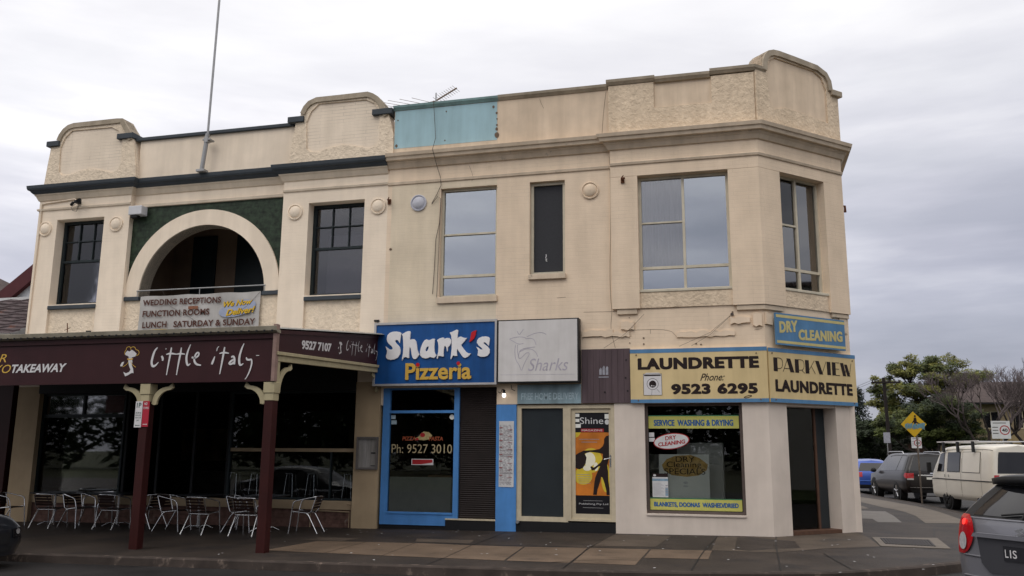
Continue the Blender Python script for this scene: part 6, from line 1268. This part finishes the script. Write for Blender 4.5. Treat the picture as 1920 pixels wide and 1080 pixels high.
car.side(t, 'side_window', 'carglass', .7, 2.0, 3.15, 3.9, .006, sl0=.1, sl1=-.1); car.side(t, 'front_window', 'carglass', 2.1, 4.2, 3.15, 3.9, .006, sl1=-.5)
car.side(t, 'windscreen', 'carglass', 4.15, 4.85, 4.4, 6.0, .006, sides=(1, -1))
wheels(t, (.55, 2.95), .83, .30); b = MB(); b.tube([(.7, 0, 1.5), (.45, 0, 1.72)], .006, 5); b.build('aerial', 'plastic', t)
place(t, 2.46, -9.45, 54, -.07)
# ---- SUV
t = thing('brown_black_suv', 'dark brown black suv stopped in the side street, rear to us, left of the van', 'car')
sr = [ring(0.0, .88, 1.72, .30, 1.08, low=.36), ring(.3, .95, 1.74, .22, 1.08, low=.34), ring(1.2, .955, 1.76, 0, 1.07, low=.32), ring(2.4, .955, 1.75, 0, 1.05, low=.32), ring(3.0, .95, 1.66, .0, 1.03, low=.32), ring(3.6, .94, 1.12, .10, 1.0, low=.32), ring(4.35, .90, 1.02, .05, .94, low=.32), ring(4.7, .80, .86, .0, .80, low=.34)]
car = Car(sr, rb=.06); car.shell(t, 'suvpaint')
car.rear(t, 'rear_window', 'carglass', 3.12, 3.95, -.90, .90, .006, tp=.04)
car.side(t, 'rear_side_window', 'carglass', .55, 1.75, 3.12, 3.9, .006, sl0=.15); car.side(t, 'front_side_window', 'carglass', 1.85, 3.9, 3.12, 3.9, .006, sl1=-.35); car.side(t, 'windscreen', 'carglass', 4.0, 4.9, 4.3, 6, .006)
for sgn in (1, -1):
    b = MB(); n = 6; vs = []
    for j in range(4):
        for i in range(n + 1): vs.append(car.end(2.45 + .45 * j / 3, sgn * (.72 + .28 * i / n), .014))
        vs.append(car.S(.22, 2.45 + .45 * j / 3, sgn, .012)); vs.append(car.S(.55 if j in (1, 2) else .4, 2.5 + .38 * j / 3, sgn, .012))
    w_ = n + 3; b.add(vs, [(j * w_ + i, j * w_ + i + 1, (j + 1) * w_ + i + 1, (j + 1) * w_ + i) for j in range(3) for i in range(w_ - 1)], 0, True); tt_ = b.build('tail_light', 'redlens', t)
    car.rear(tt_, 'clear_strip', 'clearlens', 2.30, 2.45, sgn * .72, sgn * .98, .012, n=5)
car.rear(t, 'chrome_strip', 'chrome', 2.66, 2.76, -.55, .55, .02, k=2); car.rear(t, 'bumper_strip', 'chrome', 1.28, 1.36, -.9, .9, .03, k=2)
car.rear(t, 'number_plate', 'greypaper', 2.35, 2.55, -.22, .22, .018, k=2); car.rear(t, 'lower_bumper', 'plastic', .1, .9, -.9, .9, .01); car.rear(t, 'badge', 'chrome', 2.86, 2.94, -.06, .06, .016, k=2, n=3)
for sgn in (1, -1):
    b = MB(); b.tube(rnd([(.75, sgn * .66, 1.70), (.85, sgn * .66, 1.80), (2.5, sgn * .66, 1.80), (2.7, sgn * .66, 1.70)], .1), .02, 7); b.build('roof_rail', 'rim', t)
    b = MB(); b.lathe((3.35, sgn * 1.05, 1.10), [(.001, -.09), (.09, -.07), (.11, 0), (.08, .07), (.001, .1)], 12); b.build('mirror', 'plastic', t)
b = MB(); b.tube([(0, .5, .25), (.0, -.5, .25)], .02, 6); b.build('tow_bar', 'plastic', t)
wheels(t, (.98, 3.77), .945, .375)
place(t, 6.70, 17.4, -8.5); t.scale = (1.03, 1.03, 1.05)
# ---- van
t = thing('cream_van', 'old off white van with roof rack bars, seen from behind in the side street', 'van')
def vring(X, W, H, lean, zb=1.12, top=None): return [(X + lean * .05, W * .9, .34), (X, W * .985, .46), (X, W, .82), (X + lean * .25, W * .985, zb), (X + lean * .9, W * .87, H - .20), (X + lean, W * .70, H - .04), (X + lean, 0, H + .02)]
vr = [vring(0, .80, 1.94, .12), vring(.25, .845, 1.97, .06), vring(1.2, .85, 1.99, 0), vring(2.6, .85, 1.98, 0), vring(3.4, .845, 1.96, .0), vring(3.85, .84, 1.86, -.12), vring(4.25, .82, 1.40, -.18, 1.05), vring(4.42, .74, 1.12, .0, .98)]
vr[6][4] = Vector((4.15, .74, 1.28)); vr[6][5] = Vector((4.12, .55, 1.38)); vr[6][6] = Vector((4.1, 0, 1.40)); vr[7][3] = Vector((4.40, .72, .96)); vr[7][4] = Vector((4.38, .68, 1.06)); vr[7][5] = Vector((4.36, .5, 1.10)); vr[7][6] = Vector((4.36, 0, 1.12))
car = Car(vr, rb=.05); car.shell(t, 'vanpaint')
car.rear(t, 'rear_window', 'carglass', 3.12, 4.1, -.85, .85, .008, tp=.05)
for a_, c_, mm, nm in ((3.75, 4.9, 'carglass', 'cab_window'), (2.62, 3.45, 'carglass', 'side_window'), (1.55, 2.5, 'vanpaint', 'blank_side_panel')): car.side(t, nm, mm, a_, c_, 3.12, 3.92, .012, sl1=-.35 if nm == 'cab_window' else 0)
for a_, c_ in ((3.72, 4.93), (2.58, 3.49), (1.52, 2.53)): car.side(t, 'window_rubber', 'plastic', a_ + .015, c_ - .015, 3.09, 3.95, .007, sl1=-.38 if a_ > 3.6 else 0)
car.side(t, 'windscreen', 'carglass', 5.15, 5.9, 4.1, 6.0, .01)
car.side(t, 'rubbing_strip', 'plastic', .3, 6.2, 2.36, 2.46, .014); car.side(t, 'door_handle', 'plastic', 3.62, 3.66, 2.62, 2.86, .02, sides=(1,)); car.side(t, 'door_handle', 'plastic', 3.30, 3.34, 2.62, 2.86, .02, sides=(1,))
for u in (3.56, 2.55, 1.48): car.side(t, 'door_gap', 'gap', u, u + .012, .9, 4.2, .004, sides=(1,))
car.side(t, 'roof_gutter', 'plastic', .1, 5.2, 4.22, 4.27, .012)
b = MB()
for x in (1.1, 2.15, 3.2): b.tube([(x, -.78, 2.07), (x, .78, 2.07)], .022, 7)
b.build('roof_bar', 'rim', t)
b = MB()
for x in (1.1, 2.15, 3.2):
    for sg_ in (1, -1): b.box(x - .05, sg_ * .80 - .03, 1.76, x + .05, sg_ * .80 + .03, 2.08)
b.build('roof_bar_clamp', 'plastic', t); b = MB().box(1.0, .66, 2.075, 3.9, .72, 2.11); b.build('roof_pole', 'whitetxt', t)
for sg_ in (1, -1): car.rear(t, 'tail_light', 'redlens', 2.3, 3.0, sg_ * .80, sg_ * .97, .014, n=4); MB().box(4.0, sg_ * .98 - .07, 1.1, 4.08, sg_ * .98 + .07, 1.45).build('mirror', 'plastic', t, .02)
car.rear(t, 'bumper', 'plastic', .2, 1.1, -1, 1, .05); car.rear(t, 'number_plate', 'paper', 1.9, 2.2, -.25, .25, .02, k=2)
wheels(t, (.75, 3.15), .82, .32, rimm='tyre')
place(t, 7.95, 10.75, -10.5); t.scale = (1.06, 1.05, 1.055)
# ---- blue car
t = thing('blue_car', 'bright blue hatchback ahead of the suv in the side street, half hidden', 'car')
br = [ring(0.02, .84, 1.42, .5, .95), ring(.3, .885, 1.45, .35, .95), ring(1.0, .89, 1.49, 0, .94), ring(2.0, .89, 1.47, 0, .93), ring(2.7, .88, 1.36, .0, .92), ring(3.3, .87, 1.0, .12, .88), ring(4.0, .82, .86, .05, .80), ring(4.3, .72, .70, .0, .66)]
car = Car(br, rb=.09); car.shell(t, 'bluepaint'); car.rear(t, 'rear_window', 'carglass', 3.12, 3.92, -.86, .86, .006, tp=.05); car.side(t, 'side_window', 'carglass', .7, 3.9, 3.12, 3.9, .006, sl0=.1, sl1=-.4)
for sgn in (1, -1): car.rear(t, 'tail_light', 'redlens', 2.35, 2.95, sgn * .66, sgn * .99, .014, n=5)
car.rear(t, 'lower_bumper', 'plastic', .2, 1.2, -.9, .9, .01); car.rear(t, 'bumper_strip', mat('pale_blue_highlight_panel', (.10, .2, .6), .3, .05, 4, coat=.6), 1.7, 1.85, -.8, .8, .03, k=2); car.rear(t, 'number_plate', 'paper', 1.3, 1.6, -.25, .25, .02, k=2)
wheels(t, (.75, 3.35), .875, .31); place(t, 5.72, 24.8, -7); t.scale = (1.04, 1.04, 1.06)
# ---- dark parked car, only its nose in view
t = thing('charcoal_parked_car', 'charcoal car parked at the kerb, only its nose with headlight showing at the left edge', 'car')
dr = [ring(0.02, .80, 1.0, .2, .92), ring(.4, .86, 1.02, .1, .92), ring(1.0, .87, 1.40, .3, .93), ring(1.9, .87, 1.43, 0, .92), ring(2.7, .87, 1.36, .0, .90), ring(3.3, .86, .97, .14, .86), ring(4.05, .83, .86, .06, .80), ring(4.42, .74, .72, .0, .64)]
car = Car(dr, fb=.16); car.shell(t, 'darkcar'); car.side(t, 'side_window', 'carglass', 2.0, 4.0, 3.12, 3.9, .006, sl0=.2, sl1=-.5); car.side(t, 'windscreen', 'carglass', 4.1, 4.85, 4.4, 6, .006)
for sgn in (1, -1):
    h_ = car.rear(t, 'headlight', 'carglass', 2.35, 3.3, sgn * .60, sgn * .99, .012, rear=False, n=6); MB().ell(lambda u, v, d=0, sgn=sgn: car.end(v, sgn * u, .02 + d, False), .80, 2.75, .09, .2, 0, None, 0, 16).build('headlight_lens', 'clearlens', h_)
car.rear(t, 'grille', 'plastic', 1.9, 2.7, -.5, .5, .012, rear=False); car.rear(t, 'lower_grille', 'plastic', .5, 1.2, -.6, .6, .012, rear=False)
wheels(t, (.85, 3.5), .86, .31); place(t, -15.95, -7.15, 90)
# ============================================================ STREET SIGNS AND POLE
def post(t, x, y, h, r=.03, m='steel', z=0): MB().cyl((x, y, z - .05), (x, y, z + h), r, 10).build('post', m, t)
x, y = 5.98, 15.6
t = thing('warning_sign', 'yellow diamond pedestrian warning sign daubed with blue spray paint on a kerbside post', 'sign', (x, y, 0)); post(t, x + .02, y + .04, 3.1, .03, 'pole')
WS = Pl((x - .06, y, 2.72), (1, .12, 0)); h = .46
b = MB().poly(WS, [(0, -h), (h * .96, 0), (0, h), (-h * .96, 0)], .0, .006); pl = b.build('plate', 'signyel', t)
b = MB(); b.ell(WS, .06, .29, .035, .04, .008); b.poly(WS, [(.02, .24), (.10, .24), (.11, .1), (.22, .02), (.20, -.01), (.09, .05), (.10, -.05), (.02, -.05), (.0, .08), (-.05, .03), (-.06, .06), (.0, .15)][::-1], .008); b.build('figure', 'ink', pl)
b = MB(); rg = random.Random(2)
for i in range(16): a_ = -.30 + i * .042; b.stroke(WS, [(a_, -.16 + rg.uniform(-.03, .03), .03), (a_ + .02, -.05 + rg.uniform(-.03, .06), .045), (a_ + .05, .04 + rg.uniform(-.04, .02), .03)], .010 + i * .0004)
b.build('spray_paint', 'graf', pl)
def ssign(label, x, y, z0, w_, h_, sz, fz=1, off=.12):
    t = thing('speed_sign', label, 'sign', (x, y, 0)); post(t, x + .1, y + .05, z0 + h_, .035); P = Pl((x, y, z0), (1, .1, 0)); pl = MB().pbox(P, -w_ / 2, 0, w_ / 2, h_, 0, .01).build('plate', 'paper', t)
    b = MB(); cxx = w_ * off; r = sz; b.stroke(P, [(cxx + r * math.cos(k * .2618), h_ * .48 + r * math.sin(k * .2618), r * .22) for k in range(25)], .014); b.build('red_ring', 'redtext', pl)
    b = MB(); b.text(P, '40', cxx - r * .62, h_ * .48 - r * .38, cxx + r * .62, h_ * .48 + r * .38, .015, 0, .03)
    b.pbox(P, -w_ * .40, h_ * .86, w_ * .3, h_ * .90, .011, .013)
    for k in range(3): b.pbox(P, -w_ * .44, h_ * (.62 - .17 * k), -w_ * .14, h_ * (.66 - .17 * k), .011, .013)
    b.build('lettering', 'ink', pl); return t
ssign('large white school zone speed sign with red ring 40, above the van roof', 16.25, 45, 2.75, 1.15, 1.15, .28, 1, .20)
ssign('smaller white speed sign with red ring, behind the suv roof', 10.75, 43, 2.10, .62, .68, .20, 1, .12)
t = thing('small_white_sign', 'small plain pale sign panel beside the power pole in the side street', 'sign', (9.3, 45, 0)); post(t, 9.3, 45.05, 3.0); MB().box(9.08, 44.98, 2.45, 9.5, 45.0, 3.15).build('plate', 'mark', t)
t = thing('power_pole', 'dark timber power pole with one crossarm beyond the cars', 'pole', (10.1, 50, 0)); MB().cyl((10.2, 50, -.2), (10.08, 50, 7.25), .15, 12, 0, .11).build('pole', 'poledark', t); b = MB().box(9.2, 49.85, 6.82, 11.2, 49.95, 6.95); b.build('crossarm', 'poledark', t)
b = MB()
for x in (9.3, 9.7, 10.5, 11.1): b.cyl((x, 49.9, 6.95), (x, 49.9, 7.08), .04, 8)
b.build('insulator', 'bark', t); MB().box(9.95, 49.7, 2.75, 10.08, 49.84, 3.05).build('meter_box', 'paper', t)
b = MB()
for x in (9.3, 9.7, 10.5, 11.1): b.tube([(x, 50, 7.08), (x - 3, 70, 6.3), (x - 6, 90, 7.1)], .012, 4)
tag(b.build('power_lines', 'wire'), 'thin power lines running from the crossarm of the timber pole', 'power lines')
# ============================================================ TREES
def leaves(b, c, rx, rz, n, size, rg, m=0, flat=.5):
    for i in range(n):
        while True:
            p = Vector((rg.uniform(-1, 1), rg.uniform(-1, 1), rg.uniform(-1, 1)))
            if .35 < p.length < 1: break
        p = Vector((p.x * rx, p.y * rx, p.z * rz)) + c
        a = Vector((rg.gauss(0, 1), rg.gauss(0, 1), rg.gauss(0, 1) * flat)).normalized(); q = a.orthogonal().normalized() * rg.uniform(.5, 1); s_ = size * rg.uniform(.5, 1.2)
        b.add([p, p + (a + q * .5) * s_ * .5, p + a * s_, p + (a - q * .5) * s_ * .5], [(0, 1, 2, 3)], m)
def tree(name, label, x, y, blobs, lm, trunk_h, tr, n, size, seed, group=None, limbs=8, mats2=None):
    """blobs: (dx,dz,r,rz) crown lumps; every lump gets clumps of leaves and a limb"""
    rg = random.Random(seed); t = thing(name, label, 'tree', (x, y, 0), 0, group)
    b = MB(); base = Vector((x, y, -.2)); fork = Vector((x + rg.uniform(-.2, .2), y, trunk_h))
    b.tube([base, base.lerp(fork, .5) + Vector((.1, 0, 0)), fork], tr, 10, 0, tr * .75)
    lv = MB(); tot = sum(q[2] ** 2 for q in blobs)
    for (dx, dz, r, rz_) in blobs:
        c = Vector((x + dx, y + rg.uniform(-.9, .9) * r * .8, dz)); mid = fork.lerp(c, .5) + Vector((rg.uniform(-.4, .4), rg.uniform(-.4, .4), -.4))
        b.tube([fork - Vector((0, 0, .2)), mid, c], tr * .42, 7, 0, tr * .08)
        k = max(5, int(limbs * r)); nn = int(n * r * r / tot / k)
        for i in range(k):
            d = Vector((rg.gauss(0, 1), rg.gauss(0, 1), rg.gauss(0, .8))).normalized() * rg.uniform(.35, 1.0)
            cc = c + Vector((d.x * r, d.y * r, d.z * rz_)); cr = r * rg.uniform(.22, .40)
            b.tube([mid.lerp(c, .6), cc], tr * .10, 5, 0, tr * .04, cap=False)
            leaves(lv, cc, cr, cr * .55, nn, size, rg, 0 if (not mats2 or rg.random() < .55) else 1)
    b.build('trunk', 'bark', t); lv.build('crown', [lm] + ([mats2] if mats2 else [lm]), t); return t
tree('park_tree', 'tall broad tree with layered yellow green crown beyond the side street', 15.6, 62, [(-3.7, 7.7, 1.3, 1.0), (-2.0, 8.9, 1.8, 1.2), (-1.4, 7.0, 2.1, 1.2), (1.0, 9.1, 1.9, 1.1), (2.8, 8.0, 1.8, 1.0), (-3.5, 6.0, 1.6, 1.2), (.3, 7.6, 1.7, .9), (-3.6, 4.2, 1.7, 1.4), (-2.2, 5.2, 1.8, 1.3)], 'leaf', 2.8, .32, 42000, .26, 1, mats2='leafm', limbs=12)
tree('street_tree', 'dense dark green leaning tree in front of the taller tree and behind the diamond sign', 14.2, 56, [(-1.4, 4.4, 1.9, 1.5), (.5, 5.2, 2.2, 1.3), (2.2, 4.2, 1.7, 1.4), (-3.2, 3.5, 1.6, 1.5), (.4, 3.2, 2.0, 1.3), (2.6, 2.9, 1.2, 1.0)], 'leafm', 1.6, .28, 36000, .26, 2, mats2='leafd', limbs=12)
tree('dark_shrub_tree', 'very dark low rounded tree behind the blue car', 9.6, 62, [(-1.6, 3.2, 1.9, 1.8), (.6, 3.6, 2.0, 1.6), (2.6, 2.4, 1.8, 1.5), (-.6, 1.8, 2.2, 1.2)], 'leafd', 1.2, .25, 16000, .34, 3, limbs=11)
for i, (x, y, hh, lb) in enumerate(((8.9, 66, 7.0, 'dark conifer rising just right of the corner building'), (10.3, 68, 7.6, 'dark conifer left of the power pole, the taller one'))):
    rg = random.Random(20 + i); t = thing('conifer', lb, 'tree', (x, y, 0), 0, 'dark conifers behind the blue car'); MB().tube([(x, y, -.2), (x, y, hh * .95)], .2, 8, 0, .04).build('trunk', 'bark', t); lv = MB()
    for k in range(150):
        f = rg.random() ** .8; z = 1 + (hh - 1) * f; r = (1 - f) * 1.8 + .25; a_ = rg.uniform(0, 6.28); leaves(lv, Vector((x + math.cos(a_) * r * rg.uniform(.3, 1), y + math.sin(a_) * r, z)), .5, .4, 40, .26, rg, 0, .9)
    lv.build('crown', 'pine', t)
def bare(name, label, x, y, h, seed, lean=0, sp=1.0, group=None):
    rg = random.Random(seed); t = thing(name, label, 'tree', (x, y, 0), 0, group); b = MB(); tw = MB()
    def grow(p, d, L_, r, k):
        q = p + d * L_; m_ = p.lerp(q, .5) + Vector((rg.gauss(0, 1), rg.gauss(0, 1), rg.gauss(0, .6))) * L_ * .07
        (b if k < 3 else tw).tube([p, m_, q], r, 7 if k < 2 else (5 if k < 4 else 3), 0, r * .62, cap=False)
        if k >= 7: return
        for i in range(3 if k < 4 else 3):
            ax = Vector((rg.gauss(0, 1), rg.gauss(0, 1), rg.gauss(0, .35)))
            nd = (d + ax.normalized() * rg.uniform(.45, .95) * sp + Vector((0, 0, .18 + .05 * k))).normalized(); grow(q, nd, L_ * rg.uniform(.62, .82), r * (.60 if k < 4 else .66), k + 1)
    for d in ((.75, .1, .75), (-.35, .2, 1.0), (.15, -.3, 1.0)):
        grow(Vector((x + lean * .2, y, 1.25)), Vector(d).normalized(), h * .29, .16, 1)
    b.tube([(x, y, -.2), (x + lean * .1, y, .6), (x + lean * .2, y, 1.35)], .30, 10, 0, .24)
    b.build('trunk', 'bark', t); tw.build('twigs', 'twig', t); return t
bare('bare_tree', 'bare winter tree with dark forked trunk right of the dense green tree', 17.3, 54, 7.2, 5, 0, .9, 'bare winter trees')
bare('bare_tree', 'bare winter tree with spreading low limbs above the van and the large speed sign', 20.6, 55, 7.6, 9, 0, 1.0, 'bare winter trees')
bare('bare_tree', 'bare winter tree at the right edge of the picture behind the speed sign', 23.6, 57, 8.0, 13, 0, 1.0, 'bare winter trees')
# apartment block behind the trees
t = thing('brick_flats', 'two storey yellow brick flats with brown tiled hip roof behind the bare trees', 'building', (23, 66, 0)); AY = 66; AP = FA(AY)
hl = []
for x in (17.8, 20.3, 22.8, 25.3, 27.8):
    for z in (1.0, 4.0): hl.append((x, z, x + 1.3, z + 1.5))
MB().wall(AP, 16.2, 31, -.2, 6.2, -.3, 0, hl).build('wall', 'yellowbrick', t); MB().box(16.2, AY + .3, -.2, 16.5, AY + 9, 6.2).box(30.7, AY + .3, -.2, 31, AY + 9, 6.2).box(16.5, AY + .9, -.2, 30.7, AY + 1, 6.2).build('side_wall', 'yellowbrick', t)
for q in hl:
    w_ = window(t, AP, *q, -.08, .07, 'trimcream', [((q[0] + q[2]) / 2 - .03, q[1] + .07, (q[0] + q[2]) / 2 + .03, q[3] - .07)], [(q[0] + .07, q[1] + .07, q[2] - .07, q[3] - .07, 'carglass')])
b = MB(); b.add([(15.6, AY - .6, 6.2), (31.6, AY - .6, 6.2), (31.6, AY + 9.6, 6.2), (15.6, AY + 9.6, 6.2), (19.5, AY + 4.5, 8.4), (27.7, AY + 4.5, 8.4)], [(0, 1, 5, 4), (1, 2, 5), (2, 3, 4, 5), (3, 0, 4), (3, 2, 1, 0)]); b.build('roof', 'rooftile2', t)
MB().box(15.6, AY - .72, 6.08, 31.6, AY - .6, 6.24).build('gutter', 'plastic', t)
b = MB(); b.poly(AP, [(21.2, 2.7), (21.3, 3.2), (21.6, 3.6), (22.1, 3.7), (22.6, 3.5), (22.8, 3.1), (22.8, 2.7)][::-1], .0, .9); b.build('awning', mat('tan_awning', (.36, .27, .14), .7, .1, 4), t)
t = thing('dark_house', 'dark low brick house half hidden under the green trees', 'house', (13, 70, 0)); MB().wall(FA(70), 8, 16, -.2, 3.2, -.2, 0, [(12.2, .9, 13.6, 2.2), (9.5, .9, 10.9, 2.2)]).build('wall', mat('dark_red_brick', (.10, .06, .05), .85, .2, 4, .3, 50, brick=.3), t)
for u in (12.2, 9.5): window(t, FA(70), u, .9, u + 1.4, 2.2, -.05, .07, 'trimcream', [], [(u + .07, .97, u + 1.33, 2.13, 'carglass')])
b = MB(); b.add([(7.5, 69.5, 3.2), (16.5, 69.5, 3.2), (16.5, 76, 3.2), (7.5, 76, 3.2), (10, 72.7, 4.8), (14, 72.7, 4.8)], [(0, 1, 5, 4), (1, 2, 5), (2, 3, 4, 5), (3, 0, 4)]); b.build('roof', 'rooftile2', t)
# ============================================================ ACROSS THE STREET (behind the camera; it is what the windows reflect)
for i, (x, y, s_, lb) in enumerate(((-26, -62, 1.0, 'park tree across the street, far left'), (-13, -66, 1.15, 'park tree across the street, left of the palm'), (6, -64, 1.0, 'park tree across the street, right of the palm'), (20, -60, .95, 'park tree across the street, far right'), (-40, -58, 1.0, 'park tree across the street, furthest left'), (34, -60, 1.0, 'park tree across the street, furthest right'))):
    tree('park_tree', lb, x, y, [(-4, 4.5 * s_, 3.2, 2.4), (0, 6.0 * s_, 3.6, 2.6), (4, 4.6 * s_, 3.2, 2.4), (0, 2.8, 4.6, 2.0), (-5, 2.2, 3, 1.8), (5, 2.2, 3, 1.8)], 'leafd', 1.5, .35, 6000, .8, 40 + i, 'park trees across the street', 7)
lv = MB(); rg = random.Random(77)  # unseen treeline, added to keep low sky out of the window reflections
for i in range(150):
    x = -190 + i * 2.4; h = 10.5 + 2.0 * noise.noise(Vector((x * .06, 0, 0))) + rg.uniform(-1, 1); leaves(lv, Vector((x, -80 + rg.uniform(-5, 5), h * .5)), 3.4, h * .55, 260, 1.6, rg)
tag(lv.build('reflection_treeline', 'leafd'), 'far off line of trees behind the viewer, added to darken window reflections', 'treeline', kind='stuff')
t = thing('palm_tree', 'palm tree across the street reflected in the wide upstairs window', 'tree', (-4.8, -45, 0)); MB().tube([(-4.8, -45, -.2), (-4.9, -45, 11.6)], .28, 10, 0, .18).build('trunk', 'bark', t)
lv = MB(); rg = random.Random(8)
for k in range(34):
    a_ = k * 2.4; el = rg.uniform(-.3, 1.1); L_ = 2.6; pr_ = Vector((-4.9, -45, 11.6)); wd = Vector((-math.sin(a_), math.cos(a_), 0))
    for s_ in range(7):
        e2 = el - s_ * .22; nx_ = pr_ + Vector((math.cos(a_) * math.cos(e2), math.sin(a_) * math.cos(e2), math.sin(e2))) * L_ / 7; w_ = .38 * (1 - s_ / 8); lv.add([pr_ - wd * w_ - Vector((0, 0, .15)), pr_, nx_, nx_ - wd * w_ - Vector((0, 0, .15))], [(0, 1, 2, 3)]); lv.add([pr_ + wd * w_ - Vector((0, 0, .15)), pr_, nx_, nx_ + wd * w_ - Vector((0, 0, .15))], [(3, 2, 1, 0)]); pr_ = nx_
lv.build('fronds', 'leafd', t)
t = thing('white_flats', 'white rendered flats across the side street reflected in the chamfered window', 'building', (26, 2, 0)); EPl = Pl((25, 0, 0), (0, -1, 0)); hl = [(u, z, u + 1.4, z + 1.5) for u in (-10, -6, -2, 2) for z in (1, 4.2, 7.2)]
MB().wall(EPl, -14, 7, -.2, 9.6, -.3, 0, hl).build('wall', 'machine', t)
for q in hl: window(t, EPl, *q, -.1, .07, 'paper', [], [(q[0] + .07, q[1] + .07, q[2] - .07, q[3] - .07, 'carglass')])
MB().box(25.3, -7, -.2, 33, 14, 9.5).build('core', 'machine', t); MB().box(24.7, -7.3, 9.6, 33.3, 14.3, 9.8).build('roof', 'rooftile2', t)
